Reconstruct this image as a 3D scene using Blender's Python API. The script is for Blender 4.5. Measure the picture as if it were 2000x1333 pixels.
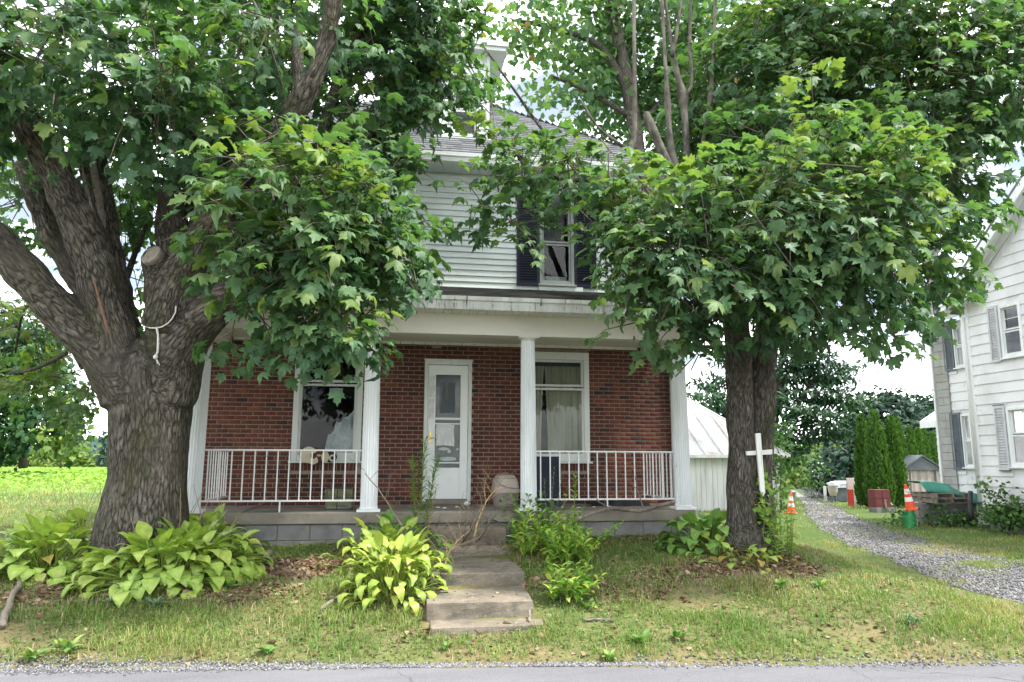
import bpy, math, random
import numpy as np
from mathutils import Vector, Matrix, noise as mnoise

R_ = math.radians
scene = bpy.context.scene
for o in list(bpy.data.objects):
    bpy.data.objects.remove(o)
col = scene.collection
rnd = random.Random(7)
rng = np.random.default_rng(11)

# ------------------------------------------------------------------ camera
FPX, CX, CY = 1450.0, 1000.0, 666.5
PITCH, YAW, ROLL = R_(9.2), R_(8.98), R_(0.157)
EYE = np.array([0.0, 0.0, 1.6])
_f = np.array([math.sin(YAW) * math.cos(PITCH), math.cos(YAW) * math.cos(PITCH), math.sin(PITCH)])
_r = np.array([math.cos(YAW), -math.sin(YAW), 0.0])
_u = np.cross(_r, _f)
_c, _s = math.cos(ROLL), math.sin(ROLL)
XR = _c * _r + _s * _u
YD = _s * _r - _c * _u
CM = np.array([XR, YD, _f])
cam_d = bpy.data.cameras.new("camera")
cam = bpy.data.objects.new("camera", cam_d)
col.objects.link(cam)
scene.camera = cam
cam_d.sensor_width = 36.0
cam_d.lens = 36.0 * FPX / 2000.0
cam_d.clip_start = 0.05
cam_d.clip_end = 3000.0
cam.matrix_world = Matrix(((XR[0], -YD[0], -_f[0], EYE[0]), (XR[1], -YD[1], -_f[1], EYE[1]), (XR[2], -YD[2], -_f[2], EYE[2]), (0, 0, 0, 1)))

# ------------------------------------------------------------------ sky, sun, exposure
SUN_EL, SUN_AZ = R_(64), R_(118)
world = bpy.data.worlds.new("World")
scene.world = world
world.use_nodes = True
wn, wl = world.node_tree.nodes, world.node_tree.links
wn.clear()
w_out = wn.new("ShaderNodeOutputWorld")
w_bg = wn.new("ShaderNodeBackground")
w_sky = wn.new("ShaderNodeTexSky")
w_sky.sky_type = 'NISHITA'
w_sky.sun_disc = False
w_sky.sun_elevation = SUN_EL
w_sky.sun_rotation = SUN_AZ
w_tc = wn.new("ShaderNodeTexCoord")
w_map = wn.new("ShaderNodeMapping")
w_map.inputs['Scale'].default_value = (1.0, 1.0, 3.2)
w_no = wn.new("ShaderNodeTexNoise")
w_no.inputs['Scale'].default_value = 2.3
w_no.inputs['Detail'].default_value = 8
w_no.inputs['Roughness'].default_value = 0.55
w_rp = wn.new("ShaderNodeValToRGB")
w_rp.color_ramp.elements[0].position = 0.33
w_rp.color_ramp.elements[0].color = (0.45, 0.45, 0.45, 1)
w_rp.color_ramp.elements[1].position = 0.58
w_rp.color_ramp.elements[1].color = (1, 1, 1, 1)
w_no2 = wn.new("ShaderNodeTexNoise")
w_no2.inputs['Scale'].default_value = 4.0
w_no2.inputs['Detail'].default_value = 6
w_cl = wn.new("ShaderNodeMix")
w_cl.data_type = 'RGBA'
w_cl.inputs[6].default_value = (2.3, 2.6, 3.0, 1)
w_cl.inputs[7].default_value = (16.0, 16.2, 16.4, 1)
w_mx = wn.new("ShaderNodeMix")
w_mx.data_type = 'RGBA'
wl.new(w_tc.outputs['Generated'], w_map.inputs['Vector'])
wl.new(w_map.outputs[0], w_no.inputs['Vector'])
wl.new(w_map.outputs[0], w_no2.inputs['Vector'])
wl.new(w_no.outputs['Fac'], w_rp.inputs[0])
w_rp2 = wn.new("ShaderNodeValToRGB")
w_rp2.color_ramp.elements[0].position = 0.40
w_rp2.color_ramp.elements[1].position = 0.58
wl.new(w_no2.outputs['Fac'], w_rp2.inputs[0])
wl.new(w_rp2.outputs[0], w_cl.inputs[0])
wl.new(w_rp.outputs[0], w_mx.inputs[0])
wl.new(w_sky.outputs[0], w_mx.inputs[6])
wl.new(w_cl.outputs[2], w_mx.inputs[7])
wl.new(w_mx.outputs[2], w_bg.inputs['Color'])
w_bg.inputs['Strength'].default_value = 0.115
wl.new(w_bg.outputs[0], w_out.inputs[0])

sun_d = bpy.data.lights.new("sun", 'SUN')
sun_d.energy = 2.8
sun_d.angle = R_(5.0)
sun_d.color = (1.0, 0.95, 0.86)
sun = bpy.data.objects.new("sun", sun_d)
col.objects.link(sun)
_sd = Vector((math.sin(SUN_AZ) * math.cos(SUN_EL), math.cos(SUN_AZ) * math.cos(SUN_EL), math.sin(SUN_EL)))
sun.rotation_euler = _sd.to_track_quat('Z', 'Y').to_euler()
sun.location = (30, 20, 40)

vs = scene.view_settings
vs.view_transform = 'Standard'
vs.look = 'None'
vs.exposure = 1.6
vs.gamma = 1.0
vs.use_curve_mapping = False
scene.cycles.max_bounces = 7
scene.cycles.diffuse_bounces = 4
scene.cycles.transparent_max_bounces = 8
scene.cycles.sample_clamp_indirect = 6.0

# ------------------------------------------------------------------ point helpers
def ray(px, py):
    return np.array([(px - CX) / FPX, (py - CY) / FPX, 1.0]) @ CM

def aty(px, py, Y):
    d = ray(px, py)
    return EYE + d * (Y / d[1])

def atz(px, py, Z):
    d = ray(px, py)
    return EYE + d * ((Z - EYE[2]) / d[2])

def project(P):
    v = (np.atleast_2d(P) - EYE) @ CM.T
    return np.stack([CX + FPX * v[:, 0] / v[:, 2], CY + FPX * v[:, 1] / v[:, 2], v[:, 2]], 1)

def sstep(a, b, x):
    t = np.clip((np.asarray(x, float) - a) / (b - a), 0, 1)
    return t * t * (3 - 2 * t)

def road_edge(X):
    return 6.22 - 0.121 * np.asarray(X, float)

_E1 = [-50, 0, 0.12, 0.6, 1.5, 2.6, 3.6, 5, 30, 200, 2000]
_Z1 = [0, 0, 0.05, 0.17, 0.36, 0.47, 0.55, 0.60, 0.60, 0.1, 0.0]
_E2 = [-50, 0, 2.0, 4.5, 13, 18, 28, 120, 400, 2000]
_Z2 = [0, 0, 0.06, 0.12, 0.12, 0.02, -0.35, -2.7, -3.5, -3.0]

def G(X, Y):
    X = np.asarray(X, float)
    Y = np.asarray(Y, float)
    e = Y - road_edge(X)
    a = np.interp(e, _E1, _Z1)
    b = np.interp(e, _E2, _Z2)
    w = sstep(4.3, 7.2, X - np.clip(Y - 12, 0, 60) * 0.12)
    bump = 0.018 * np.sin(X * 2.1 + 1.3) * np.sin(Y * 2.7) * sstep(0.2, 1.0, e) * (1 - sstep(20, 40, e))
    return a * (1 - w) + b * w + bump

def gat(px, py):
    d = ray(px, py)
    t, last = 0.5, 0.5
    while t < 900:
        p = EYE + d * t
        if p[2] < float(G(p[0], p[1])):
            lo, hi = last, t
            for _ in range(30):
                m = (lo + hi) / 2
                p = EYE + d * m
                if p[2] < float(G(p[0], p[1])):
                    hi = m
                else:
                    lo = m
            return EYE + d * hi
        last = t
        t *= 1.01
    return EYE + d * 900

# ------------------------------------------------------------------ object helpers
WLOC = {}

def tag(o, label=None, cat=None, group=None, kind=None):
    if label: o['label'] = label
    if cat: o['category'] = cat
    if group: o['group'] = group
    if kind: o['kind'] = kind
    return o

def thing(name, label, cat, loc, group=None):
    o = bpy.data.objects.new(name, None)
    o.empty_display_size = 0.2
    o.location = [float(v) for v in loc]
    col.objects.link(o)
    WLOC[o.name] = Vector([float(v) for v in loc])
    return tag(o, label, cat, group)

def link(name, me, parent=None, wloc=None):
    o = bpy.data.objects.new(name, me)
    col.objects.link(o)
    w = Vector((0, 0, 0)) if wloc is None else Vector([float(v) for v in wloc])
    if parent is not None:
        o.parent = parent
        o.location = w - WLOC[parent.name]
    else:
        o.location = w
    WLOC[o.name] = w
    return o

def bulk_mesh(name, V, T, mats, tint=None, uv=None, smooth=False, midx=None, extra=None):
    V = np.ascontiguousarray(V, dtype=np.float32)
    T = np.ascontiguousarray(T, dtype=np.int32)
    k = T.shape[1]
    me = bpy.data.meshes.new(name)
    me.vertices.add(len(V))
    me.vertices.foreach_set("co", V.ravel())
    me.loops.add(T.size)
    me.loops.foreach_set("vertex_index", T.ravel())
    me.polygons.add(len(T))
    me.polygons.foreach_set("loop_start", np.arange(0, T.size, k, dtype=np.int32))
    try:
        me.polygons.foreach_set("loop_total", np.full(len(T), k, dtype=np.int32))
    except Exception:
        pass
    if smooth:
        me.polygons.foreach_set("use_smooth", np.ones(len(T), dtype=bool))
    if not isinstance(mats, (list, tuple)):
        mats = [mats]
    for m in mats:
        me.materials.append(m)
    if midx is not None:
        me.polygons.foreach_set("material_index", np.ascontiguousarray(midx, dtype=np.int32))
    if tint is not None:
        a = me.attributes.new("tint", 'FLOAT', 'POINT')
        a.data.foreach_set("value", np.ascontiguousarray(tint, dtype=np.float32))
    if extra:
        for nm, arr in extra.items():
            arr = np.ascontiguousarray(arr, dtype=np.float32)
            if arr.ndim == 1:
                a = me.attributes.new(nm, 'FLOAT', 'POINT')
                a.data.foreach_set("value", arr)
            else:
                a = me.attributes.new(nm, 'FLOAT_VECTOR', 'POINT')
                a.data.foreach_set("vector", arr.ravel())
    me.update(calc_edges=True)
    me.validate()
    return me

class MB:
    def __init__(self):
        self.v, self.f, self.m, self.t = [], [], [], []

    def add(self, vs, fs, mi=0, tint=0.5):
        b = len(self.v)
        self.v += [tuple(float(c) for c in p) for p in vs]
        self.t += [tint] * len(vs)
        for f in fs:
            self.f.append(tuple(b + i for i in f))
            self.m.append(mi)
        return self

    def box(self, x0, y0, z0, x1, y1, z1, mi=0, tint=0.5):
        if x1 < x0: x0, x1 = x1, x0
        if y1 < y0: y0, y1 = y1, y0
        if z1 < z0: z0, z1 = z1, z0
        vs = [(x0, y0, z0), (x1, y0, z0), (x1, y1, z0), (x0, y1, z0), (x0, y0, z1), (x1, y0, z1), (x1, y1, z1), (x0, y1, z1)]
        return self.add(vs, [(0, 3, 2, 1), (4, 5, 6, 7), (0, 1, 5, 4), (1, 2, 6, 5), (2, 3, 7, 6), (3, 0, 4, 7)], mi, tint)

    def hexa(self, p, mi=0, tint=0.5):
        return self.add(p, [(0, 3, 2, 1), (4, 5, 6, 7), (0, 1, 5, 4), (1, 2, 6, 5), (2, 3, 7, 6), (3, 0, 4, 7)], mi, tint)

    def obox(self, c, ax, ay, az, mi=0, tint=0.5):
        c, ax, ay, az = Vector(c), Vector(ax), Vector(ay), Vector(az)
        vs = [c - ax - ay - az, c + ax - ay - az, c + ax + ay - az, c - ax + ay - az, c - ax - ay + az, c + ax - ay + az, c + ax + ay + az, c - ax + ay + az]
        return self.hexa(vs, mi, tint)

    def quad(self, a, b, c, d, mi=0, tint=0.5):
        return self.add([a, b, c, d], [(0, 1, 2, 3)], mi, tint)

    def tube(self, pts, rad, n=8, mi=0, cap=True, tint=0.5, twist=0.0, ell=None):
        pts = [Vector([float(c) for c in p]) for p in pts]
        if not hasattr(rad, '__len__'):
            rad = [rad] * len(pts)
        vs, fs = [], []
        up = Vector((0.13, 0.21, 0.97))
        d0 = (pts[1] - pts[0]).normalized()
        if abs(d0.dot(up)) > 0.97:
            up = Vector((1, 0.1, 0))
        x = d0.cross(up).normalized()
        for i, p in enumerate(pts):
            if i == 0: d = pts[1] - pts[0]
            elif i == len(pts) - 1: d = pts[i] - pts[i - 1]
            else: d = (pts[i + 1] - pts[i]).normalized() + (pts[i] - pts[i - 1]).normalized()
            d.normalize()
            x = (x - d * x.dot(d))
            if x.length < 1e-6: x = d.orthogonal()
            x.normalize()
            y = d.cross(x)
            for k in range(n):
                a = 2 * math.pi * k / n
                vs.append(p + x * (math.cos(a) * rad[i]) + y * (math.sin(a) * rad[i]))
        for i in range(len(pts) - 1):
            for k in range(n):
                a, b = i * n + k, i * n + (k + 1) % n
                fs.append((a, b, b + n, a + n))
        if cap:
            fs.append(tuple(range(n - 1, -1, -1)))
            fs.append(tuple(range((len(pts) - 1) * n, len(pts) * n)))
        return self.add(vs, fs, mi, tint)

    def lathe(self, c, prof, n=16, mi=0, axis=None, tint=0.5):
        # prof: list of (radius, height)
        vs, fs = [], []
        A = Vector((0, 0, 1)) if axis is None else Vector(axis).normalized()
        X = A.orthogonal().normalized() if axis is not None else Vector((1, 0, 0))
        Y = A.cross(X)
        c = Vector([float(v) for v in c])
        for r, h in prof:
            for k in range(n):
                a = 2 * math.pi * k / n
                vs.append(c + A * h + X * (r * math.cos(a)) + Y * (r * math.sin(a)))
        for i in range(len(prof) - 1):
            for k in range(n):
                a, b = i * n + k, i * n + (k + 1) % n
                fs.append((a, b, b + n, a + n))
        fs.append(tuple(range(n - 1, -1, -1)))
        fs.append(tuple(range((len(prof) - 1) * n, len(prof) * n)))
        return self.add(vs, fs, mi, tint)

    def prism(self, poly, y0, y1, mi=0):
        # poly in (x,z), extruded along y
        n = len(poly)
        vs = [(x, y0, z) for x, z in poly] + [(x, y1, z) for x, z in poly]
        fs = [tuple(range(n)), tuple(range(2 * n - 1, n - 1, -1))]
        for i in range(n):
            j = (i + 1) % n
            fs.append((i, i + n, j + n, j))
        return self.add(vs, fs, mi)

    def prism_x(self, poly, x0, x1, mi=0):
        # poly in (y,z), extruded along x
        n = len(poly)
        vs = [(x0, y, z) for y, z in poly] + [(x1, y, z) for y, z in poly]
        fs = [tuple(range(n)), tuple(range(2 * n - 1, n - 1, -1))]
        for i in range(n):
            j = (i + 1) % n
            fs.append((i, i + n, j + n, j))
        return self.add(vs, fs, mi)

    XF = None        # optional (x, y, z) -> world map used while building a wall that faces -x

    def build(self, name, mats, parent=None, smooth=False, origin=None, bevel=0.0, kind=None, label=None, raw=False):
        if MB.XF is not None and not raw:
            self.v = [MB.XF(*p) for p in self.v]
        if origin is None:
            origin = WLOC[parent.name] if parent is not None else (0, 0, 0)
        og = Vector([float(v) for v in origin])
        me = bpy.data.meshes.new(name)
        me.from_pydata([tuple(Vector(p) - og) for p in self.v], [], self.f)
        if not isinstance(mats, (list, tuple)): mats = [mats]
        for m in mats: me.materials.append(m)
        if len(mats) > 1: me.polygons.foreach_set("material_index", self.m)
        if smooth: me.polygons.foreach_set("use_smooth", [True] * len(self.f))
        a = me.attributes.new("tint", 'FLOAT', 'POINT')
        a.data.foreach_set("value", self.t)
        me.update()
        fix_normals(me)
        o = link(name, me, parent, og)
        if bevel:
            b = o.modifiers.new("edge", 'BEVEL')
            b.width = bevel
            b.segments = 2
            b.limit_method = 'ANGLE'
        if kind: o['kind'] = kind
        if label: o['label'] = label
        return o

def link_piece(name, me, parent, wloc):
    if MB.XF is None:
        return link(name, me, parent, wloc)
    o = link(name, me, parent, MB.XF(*wloc))
    o.rotation_euler = (0, 0, -math.pi / 2)
    return o

def fix_normals(me):
    import bmesh
    bm = bmesh.new()
    bm.from_mesh(me)
    bmesh.ops.recalc_face_normals(bm, faces=bm.faces)
    bm.to_mesh(me)
    bm.free()

# ------------------------------------------------------------------ materials
def lin(r, g, b):
    return (r, g, b, 1.0)

class NT:
    def __init__(self, name):
        self.m = bpy.data.materials.new(name)
        self.m.use_nodes = True
        self.n, self.l = self.m.node_tree.nodes, self.m.node_tree.links
        self.n.clear()
        self.out = self.n.new("ShaderNodeOutputMaterial")
        self.tc = None

    def new(self, t, **kw):
        nd = self.n.new(t)
        for k, v in kw.items():
            setattr(nd, k, v)
        return nd

    def vec(self, stretch=(1, 1, 1), attr=None, world=False):
        mp = self.new("ShaderNodeMapping")
        mp.inputs['Scale'].default_value = stretch
        if attr:
            a = self.new("ShaderNodeAttribute", attribute_name=attr)
            self.l.new(a.outputs['Vector'], mp.inputs['Vector'])
        elif world:
            g = self.new("ShaderNodeNewGeometry")
            self.l.new(g.outputs['Position'], mp.inputs['Vector'])
        else:
            if self.tc is None: self.tc = self.new("ShaderNodeTexCoord")
            self.l.new(self.tc.outputs['Object'], mp.inputs['Vector'])
        return mp.outputs[0]

    def noise(self, scale, stretch=(1, 1, 1), detail=5, rough=0.6, attr=None, world=False):
        nd = self.new("ShaderNodeTexNoise")
        nd.inputs['Scale'].default_value = scale
        nd.inputs['Detail'].default_value = detail
        nd.inputs['Roughness'].default_value = rough
        self.l.new(self.vec(stretch, attr, world), nd.inputs['Vector'])
        return nd.outputs['Fac']

    def ramp(self, fac, stops):
        nd = self.new("ShaderNodeValToRGB")
        cr = nd.color_ramp
        while len(cr.elements) < len(stops): cr.elements.new(0.5)
        for e, (p, c) in zip(cr.elements, stops):
            e.position = p
            e.color = c if len(c) == 4 else (*c, 1)
        self.l.new(fac, nd.inputs[0])
        return nd.outputs[0]

    def mask(self, fac, lo, hi):
        nd = self.new("ShaderNodeMapRange")
        nd.inputs['From Min'].default_value = lo
        nd.inputs['From Max'].default_value = hi
        self.l.new(fac, nd.inputs['Value'])
        return nd.outputs[0]

    def mix(self, fac, a, b, mode='MIX'):
        nd = self.new("ShaderNodeMix", data_type='RGBA', blend_type=mode)
        for sock, v in ((nd.inputs[0], fac), (nd.inputs[6], a), (nd.inputs[7], b)):
            if hasattr(v, 'links') or isinstance(v, bpy.types.NodeSocket): self.l.new(v, sock)
            elif isinstance(v, (int, float)): sock.default_value = v
            else: sock.default_value = v if len(v) == 4 else (*v, 1)
        return nd.outputs[2]

    def math(self, op, a, b=0.0):
        nd = self.new("ShaderNodeMath", operation=op)
        for s, v in ((nd.inputs[0], a), (nd.inputs[1], b)):
            if isinstance(v, bpy.types.NodeSocket): self.l.new(v, s)
            else: s.default_value = v
        return nd.outputs[0]

    def attr(self, name):
        return self.new("ShaderNodeAttribute", attribute_name=name).outputs['Fac']

    def objrand(self):
        return self.new("ShaderNodeObjectInfo").outputs['Random']

    def bsdf(self, colr, rough=0.7, spec=0.3, bump=None, bstr=0.3, bdist=0.01, metallic=0.0):
        p = self.new("ShaderNodeBsdfPrincipled")
        if isinstance(colr, bpy.types.NodeSocket): self.l.new(colr, p.inputs['Base Color'])
        else: p.inputs['Base Color'].default_value = colr if len(colr) == 4 else (*colr, 1)
        if isinstance(rough, bpy.types.NodeSocket): self.l.new(rough, p.inputs['Roughness'])
        else: p.inputs['Roughness'].default_value = rough
        p.inputs['Specular IOR Level'].default_value = spec
        p.inputs['Metallic'].default_value = metallic
        if bump is not None:
            b = self.new("ShaderNodeBump")
            b.inputs['Strength'].default_value = bstr
            b.inputs['Distance'].default_value = bdist
            self.l.new(bump, b.inputs['Height'])
            self.l.new(b.outputs[0], p.inputs['Normal'])
        return p

    def done(self, shader):
        self.l.new(shader.outputs[0], self.out.inputs['Surface'])
        return self.m

def layered(name, base, layers=(), rough=0.7, spec=0.3, bump=0.0, bscale=60, bstretch=(1, 1, 1), bdist=0.005, metallic=0.0, var=None, world=True):
    """base colour, then (colour, noise scale, lo, hi, stretch) layers of wear on top."""
    t = NT(name)
    c = base
    first = True
    if var:
        c = t.mix(t.mask(t.objrand(), 0, 1), base, var)
    for (cc, sc, lo, hi, st) in layers:
        c = t.mix(t.mask(t.noise(sc, st, 6, 0.62, world=world), lo, hi), c, cc)
    h = t.noise(bscale, bstretch, 5, world=world) if bump else None
    return t.done(t.bsdf(c, rough, spec, h, bump, bdist, metallic))

U = (1, 1, 1)
VST = (1, 1, 0.12)
m_white = layered("white_paint_weathered", (0.74, 0.76, 0.76), [((0.52, 0.54, 0.52), 3.0, 0.5, 0.8, VST), ((0.22, 0.24, 0.2), 9, 0.66, 0.82, VST)], 0.5, 0.35, 0.05, 90)
m_column = layered("white_column_paint", (0.72, 0.75, 0.77), [((0.5, 0.54, 0.53), 4.0, 0.5, 0.78, (1, 1, .2)), ((0.16, 0.2, 0.16), 14, 0.64, 0.78, (1, 1, .25))], 0.42, 0.4)
m_cream = layered("cream_painted_beam", (0.66, 0.645, 0.57), [((0.5, 0.48, 0.40), 2.2, 0.5, 0.85, (0.4, 1, 1))], 0.5, 0.3)
m_gutter = layered("grimy_white_gutter", (0.66, 0.67, 0.65), [((0.40, 0.41, 0.38), 2.5, 0.42, 0.7, (1.5, 1, .2)), ((0.09, 0.1, 0.07), 18, 0.56, 0.7, (1.6, 1, .12))], 0.5, 0.35, 0.06, 60)
m_siding = layered("pale_siding_paint", (0.68, 0.735, 0.71), [((0.46, 0.52, 0.49), 1.6, 0.45, 0.8, (0.5, 1, 1.5)), ((0.36, 0.4, 0.36), 7, 0.66, 0.85, U)], 0.5, 0.3, 0.04, 30)
m_nsiding = layered("white_siding_weathered", (0.72, 0.72, 0.735), [((0.53, 0.53, 0.53), 1.3, 0.45, 0.75, (1, 1, .6)), ((0.34, 0.33, 0.28), 5.5, 0.62, 0.8, (1, 1, .7))], 0.55, 0.3, 0.05, 25)
m_trim = layered("window_trim_paint", (0.60, 0.63, 0.60), [((0.42, 0.44, 0.41), 4.0, 0.5, 0.8, (1, 1, .3))], 0.5, 0.3)
m_storm = layered("gray_storm_window_metal", (0.27, 0.29, 0.27), [((0.18, 0.19, 0.18), 5, 0.5, 0.8, U)], 0.5, 0.35)
m_door = layered("door_paint", (0.70, 0.73, 0.71), [((0.58, 0.61, 0.58), 2.0, 0.5, 0.8, U)], 0.4, 0.4)
m_navy = layered("navy_shutter_paint", (0.007, 0.010, 0.026), [((0.014, 0.018, 0.036), 4, 0.5, 0.8, U)], 0.5, 0.3)
m_gray_shut = layered("gray_shutter_paint", (0.10, 0.12, 0.15), [((0.16, 0.18, 0.2), 4, 0.5, 0.8, U)], 0.5, 0.3)
m_lilac_shut = layered("faded_white_shutter", (0.55, 0.55, 0.58), [((0.38, 0.38, 0.4), 5, 0.5, 0.8, U)], 0.6, 0.25)
m_mortar = layered("mortar", (0.26, 0.22, 0.18), [((0.17, 0.14, 0.12), 12, 0.45, 0.7, U)], 0.9, 0.1, 0.3, 200)
m_concrete = layered("porch_concrete", (0.235, 0.212, 0.175), [((0.14, 0.127, 0.105), 2.3, 0.42, 0.68, U), ((0.10, 0.095, 0.08), 7, 0.58, 0.78, U)], 0.85, 0.2, 0.25, 120)
m_step = layered("aggregate_step_concrete", (0.205, 0.175, 0.135), [((0.145, 0.125, 0.098), 3.0, 0.42, 0.65, U), ((0.085, 0.08, 0.065), 3.4, 0.48, 0.66, U), ((0.30, 0.265, 0.21), 60, 0.55, 0.75, U)], 0.88, 0.2, 0.5, 140)
m_block = layered("gray_block", (0.20, 0.20, 0.195), [((0.12, 0.12, 0.112), 4, 0.45, 0.7, U)], 0.9, 0.15, 0.3, 150)
m_chim = layered("chimney_block", (0.36, 0.36, 0.35), [((0.26, 0.255, 0.24), 2.5, 0.42, 0.7, U), ((0.33, 0.28, 0.2), 1.2, 0.58, 0.8, U)], 0.9, 0.15, 0.3, 120)
m_rail = layered("white_iron_rail", (0.66, 0.67, 0.66), [((0.35, 0.3, 0.26), 25, 0.62, 0.75, U)], 0.4, 0.4)
m_wood_old = layered("gray_weathered_wood", (0.24, 0.21, 0.18), [((0.13, 0.11, 0.09), 9, 0.45, 0.7, (.3, 1, 1))], 0.9, 0.15, 0.3, 80)
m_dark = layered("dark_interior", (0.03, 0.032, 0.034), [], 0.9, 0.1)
m_black = layered("black_plastic", (0.015, 0.017, 0.02), [((0.04, 0.04, 0.04), 9, .5, .8, U)], 0.45, 0.4)
def asphalt_mat():
    t = NT("worn_asphalt")
    c = t.ramp(t.noise(1.1, (.35, 1.6, 1), 6, world=True), [(.3, (0.098, 0.098, 0.108)), (.5, (0.13, 0.13, 0.142)), (.7, (0.165, 0.165, 0.178))])
    c = t.mix(t.mask(t.noise(150, U, 3, world=True), .52, .72), c, (0.27, 0.27, 0.285))
    c = t.mix(t.mask(t.noise(170, U, 3, world=True), .60, .75), c, (0.05, 0.05, 0.055))
    w = t.new("ShaderNodeTexNoise"); w.inputs['Scale'].default_value = 3.0; w.inputs['Detail'].default_value = 6
    t.l.new(t.vec(U, world=True), w.inputs['Vector'])
    ad = t.new("ShaderNodeVectorMath", operation='ADD')
    sc = t.new("ShaderNodeVectorMath", operation='SCALE'); sc.inputs['Scale'].default_value = .35
    t.l.new(w.outputs['Color'], sc.inputs[0]); t.l.new(sc.outputs[0], ad.inputs[0]); t.l.new(t.vec(U, world=True), ad.inputs[1])
    vo = t.new("ShaderNodeTexVoronoi", feature='DISTANCE_TO_EDGE'); vo.inputs['Scale'].default_value = .9
    t.l.new(ad.outputs[0], vo.inputs['Vector'])
    c = t.mix(t.math('MULTIPLY', t.mask(vo.outputs['Distance'], .010, .003), t.mask(t.noise(.8, U, 4, world=True), .5, .65)), c, (0.06, 0.06, 0.062))
    return t.done(t.bsdf(c, .92, .2, t.noise(220, U, 4, world=True), .5, .005))
m_asphalt = asphalt_mat()
m_curtain = layered("cream_curtain", (0.46, 0.43, 0.33), [((0.34, 0.31, 0.23), 5, 0.4, 0.7, (1, 1, .1))], 0.95, 0.05)
m_cloth = layered("gray_white_sheet", (0.52, 0.54, 0.55), [((0.3, 0.32, 0.33), 6, 0.45, 0.7, U)], 0.95, 0.05)
m_brass = layered("brass", (0.5, 0.38, 0.14), [], 0.35, 0.5, metallic=0.8)
m_beige = layered("beige_plastic", (0.42, 0.36, 0.315), [((0.33, 0.28, 0.24), 3, 0.4, 0.75, U)], 0.45, 0.4)
m_taupe = layered("taupe_plastic", (0.27, 0.23, 0.20), [((0.2, 0.17, 0.15), 3, 0.4, 0.75, U)], 0.5, 0.35)
m_tin = layered("rusty_tin_roof", (0.50, 0.50, 0.49), [((0.42, 0.41, 0.395), 1.4, 0.45, 0.7, U), ((0.38, 0.25, 0.19), 2.2, 0.54, 0.72, (1, 1, 0.7)), ((0.30, 0.14, 0.095), 7, 0.65, 0.78, U)], 0.6, 0.3, 0.1, 20)
m_oldwhite = layered("old_white_boards", (0.70, 0.70, 0.68), [((0.5, 0.5, 0.47), 3, 0.45, 0.7, VST), ((0.28, 0.27, 0.24), 11, 0.62, 0.8, VST)], 0.7, 0.2, 0.1, 40)
m_tan_metal = layered("tan_corrugated_metal", (0.33, 0.275, 0.255), [((0.26, 0.22, 0.2), 2, 0.45, 0.75, VST)], 0.5, 0.4)
m_char = layered("charcoal_metal", (0.06, 0.07, 0.08), [((0.1, 0.11, 0.12), 3, 0.45, 0.75, U)], 0.5, 0.35)
m_orange = layered("orange_cone_plastic", (0.78, 0.09, 0.025), [((0.55, 0.06, 0.02), 6, 0.5, 0.75, U)], 0.45, 0.4)
m_reflect = layered("white_reflective_band", (0.75, 0.75, 0.73), [((0.78, 0.2, 0.1), 9, 0.56, 0.66, U)], 0.35, 0.4)
m_greenpl = layered("green_bucket_plastic", (0.02, 0.22, 0.065), [((0.01, 0.13, 0.04), 4, 0.5, 0.75, U)], 0.4, 0.4)
m_tarp = layered("green_tarp", (0.03, 0.17, 0.115), [((0.06, 0.26, 0.19), 2.5, 0.45, 0.7, U)], 0.4, 0.4, 0.2, 8, bdist=.03)
m_maroon = layered("maroon_rusty_metal", (0.13, 0.032, 0.036), [((0.2, 0.07, 0.05), 4, 0.5, 0.75, U)], 0.6, 0.3)
m_red = layered("red_board", (0.42, 0.045, 0.025), [((0.28, 0.05, 0.03), 5, 0.5, 0.75, U)], 0.6, 0.3)
m_shingle_m = None
m_paper = layered("white_paper", (0.68, 0.69, 0.68), [((0.5, 0.51, 0.5), 9, 0.5, 0.8, U)], 0.9, 0.1)
m_rope = layered("white_rope", (0.62, 0.6, 0.56), [((0.4, 0.38, 0.34), 40, 0.5, 0.8, U)], 0.9, 0.1)
m_carpaint = layered("white_car_paint", (0.7, 0.72, 0.74), [], 0.25, 0.5)
m_tyre = layered("tyre_rubber", (0.02, 0.02, 0.02), [], 0.8, 0.2)
m_silver = layered("dull_silver", (0.4, 0.42, 0.44), [((0.25, 0.26, 0.27), 6, .5, .8, U)], 0.4, 0.5, metallic=0.5)
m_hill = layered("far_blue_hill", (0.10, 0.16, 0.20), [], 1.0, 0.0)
m_twig = layered("twig_bark", (0.10, 0.085, 0.07), [((0.17, 0.15, 0.125), 20, .45, .7, U)], 0.9, 0.15)
m_palebark = layered("pale_sucker_bark", (0.15, 0.138, 0.115), [((0.055, 0.05, 0.043), 10, .40, .62, (1, 1, .5)), ((0.26, 0.245, 0.21), 7, .58, .75, (1, 1, .2))], 0.9, 0.15, 0.4, 60)
m_cutwood = layered("gray_cut_wood", (0.24, 0.21, 0.18), [((0.13, 0.11, 0.09), 20, .45, .7, U)], 0.9, 0.1, 0.4, 60)
m_deadwood = layered("dead_gray_branch", (0.22, 0.19, 0.155), [((0.11, 0.095, 0.08), 15, .45, .7, U)], 0.9, 0.1, 0.3, 80)
m_drystem = layered("dry_tan_stem", (0.36, 0.27, 0.14), [((0.22, 0.15, 0.08), 20, .45, .7, U)], 0.9, 0.1)
m_greenstem = layered("green_stem", (0.12, 0.19, 0.045), [((0.2, 0.22, 0.07), 10, .45, .7, U)], 0.7, 0.2)

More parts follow.
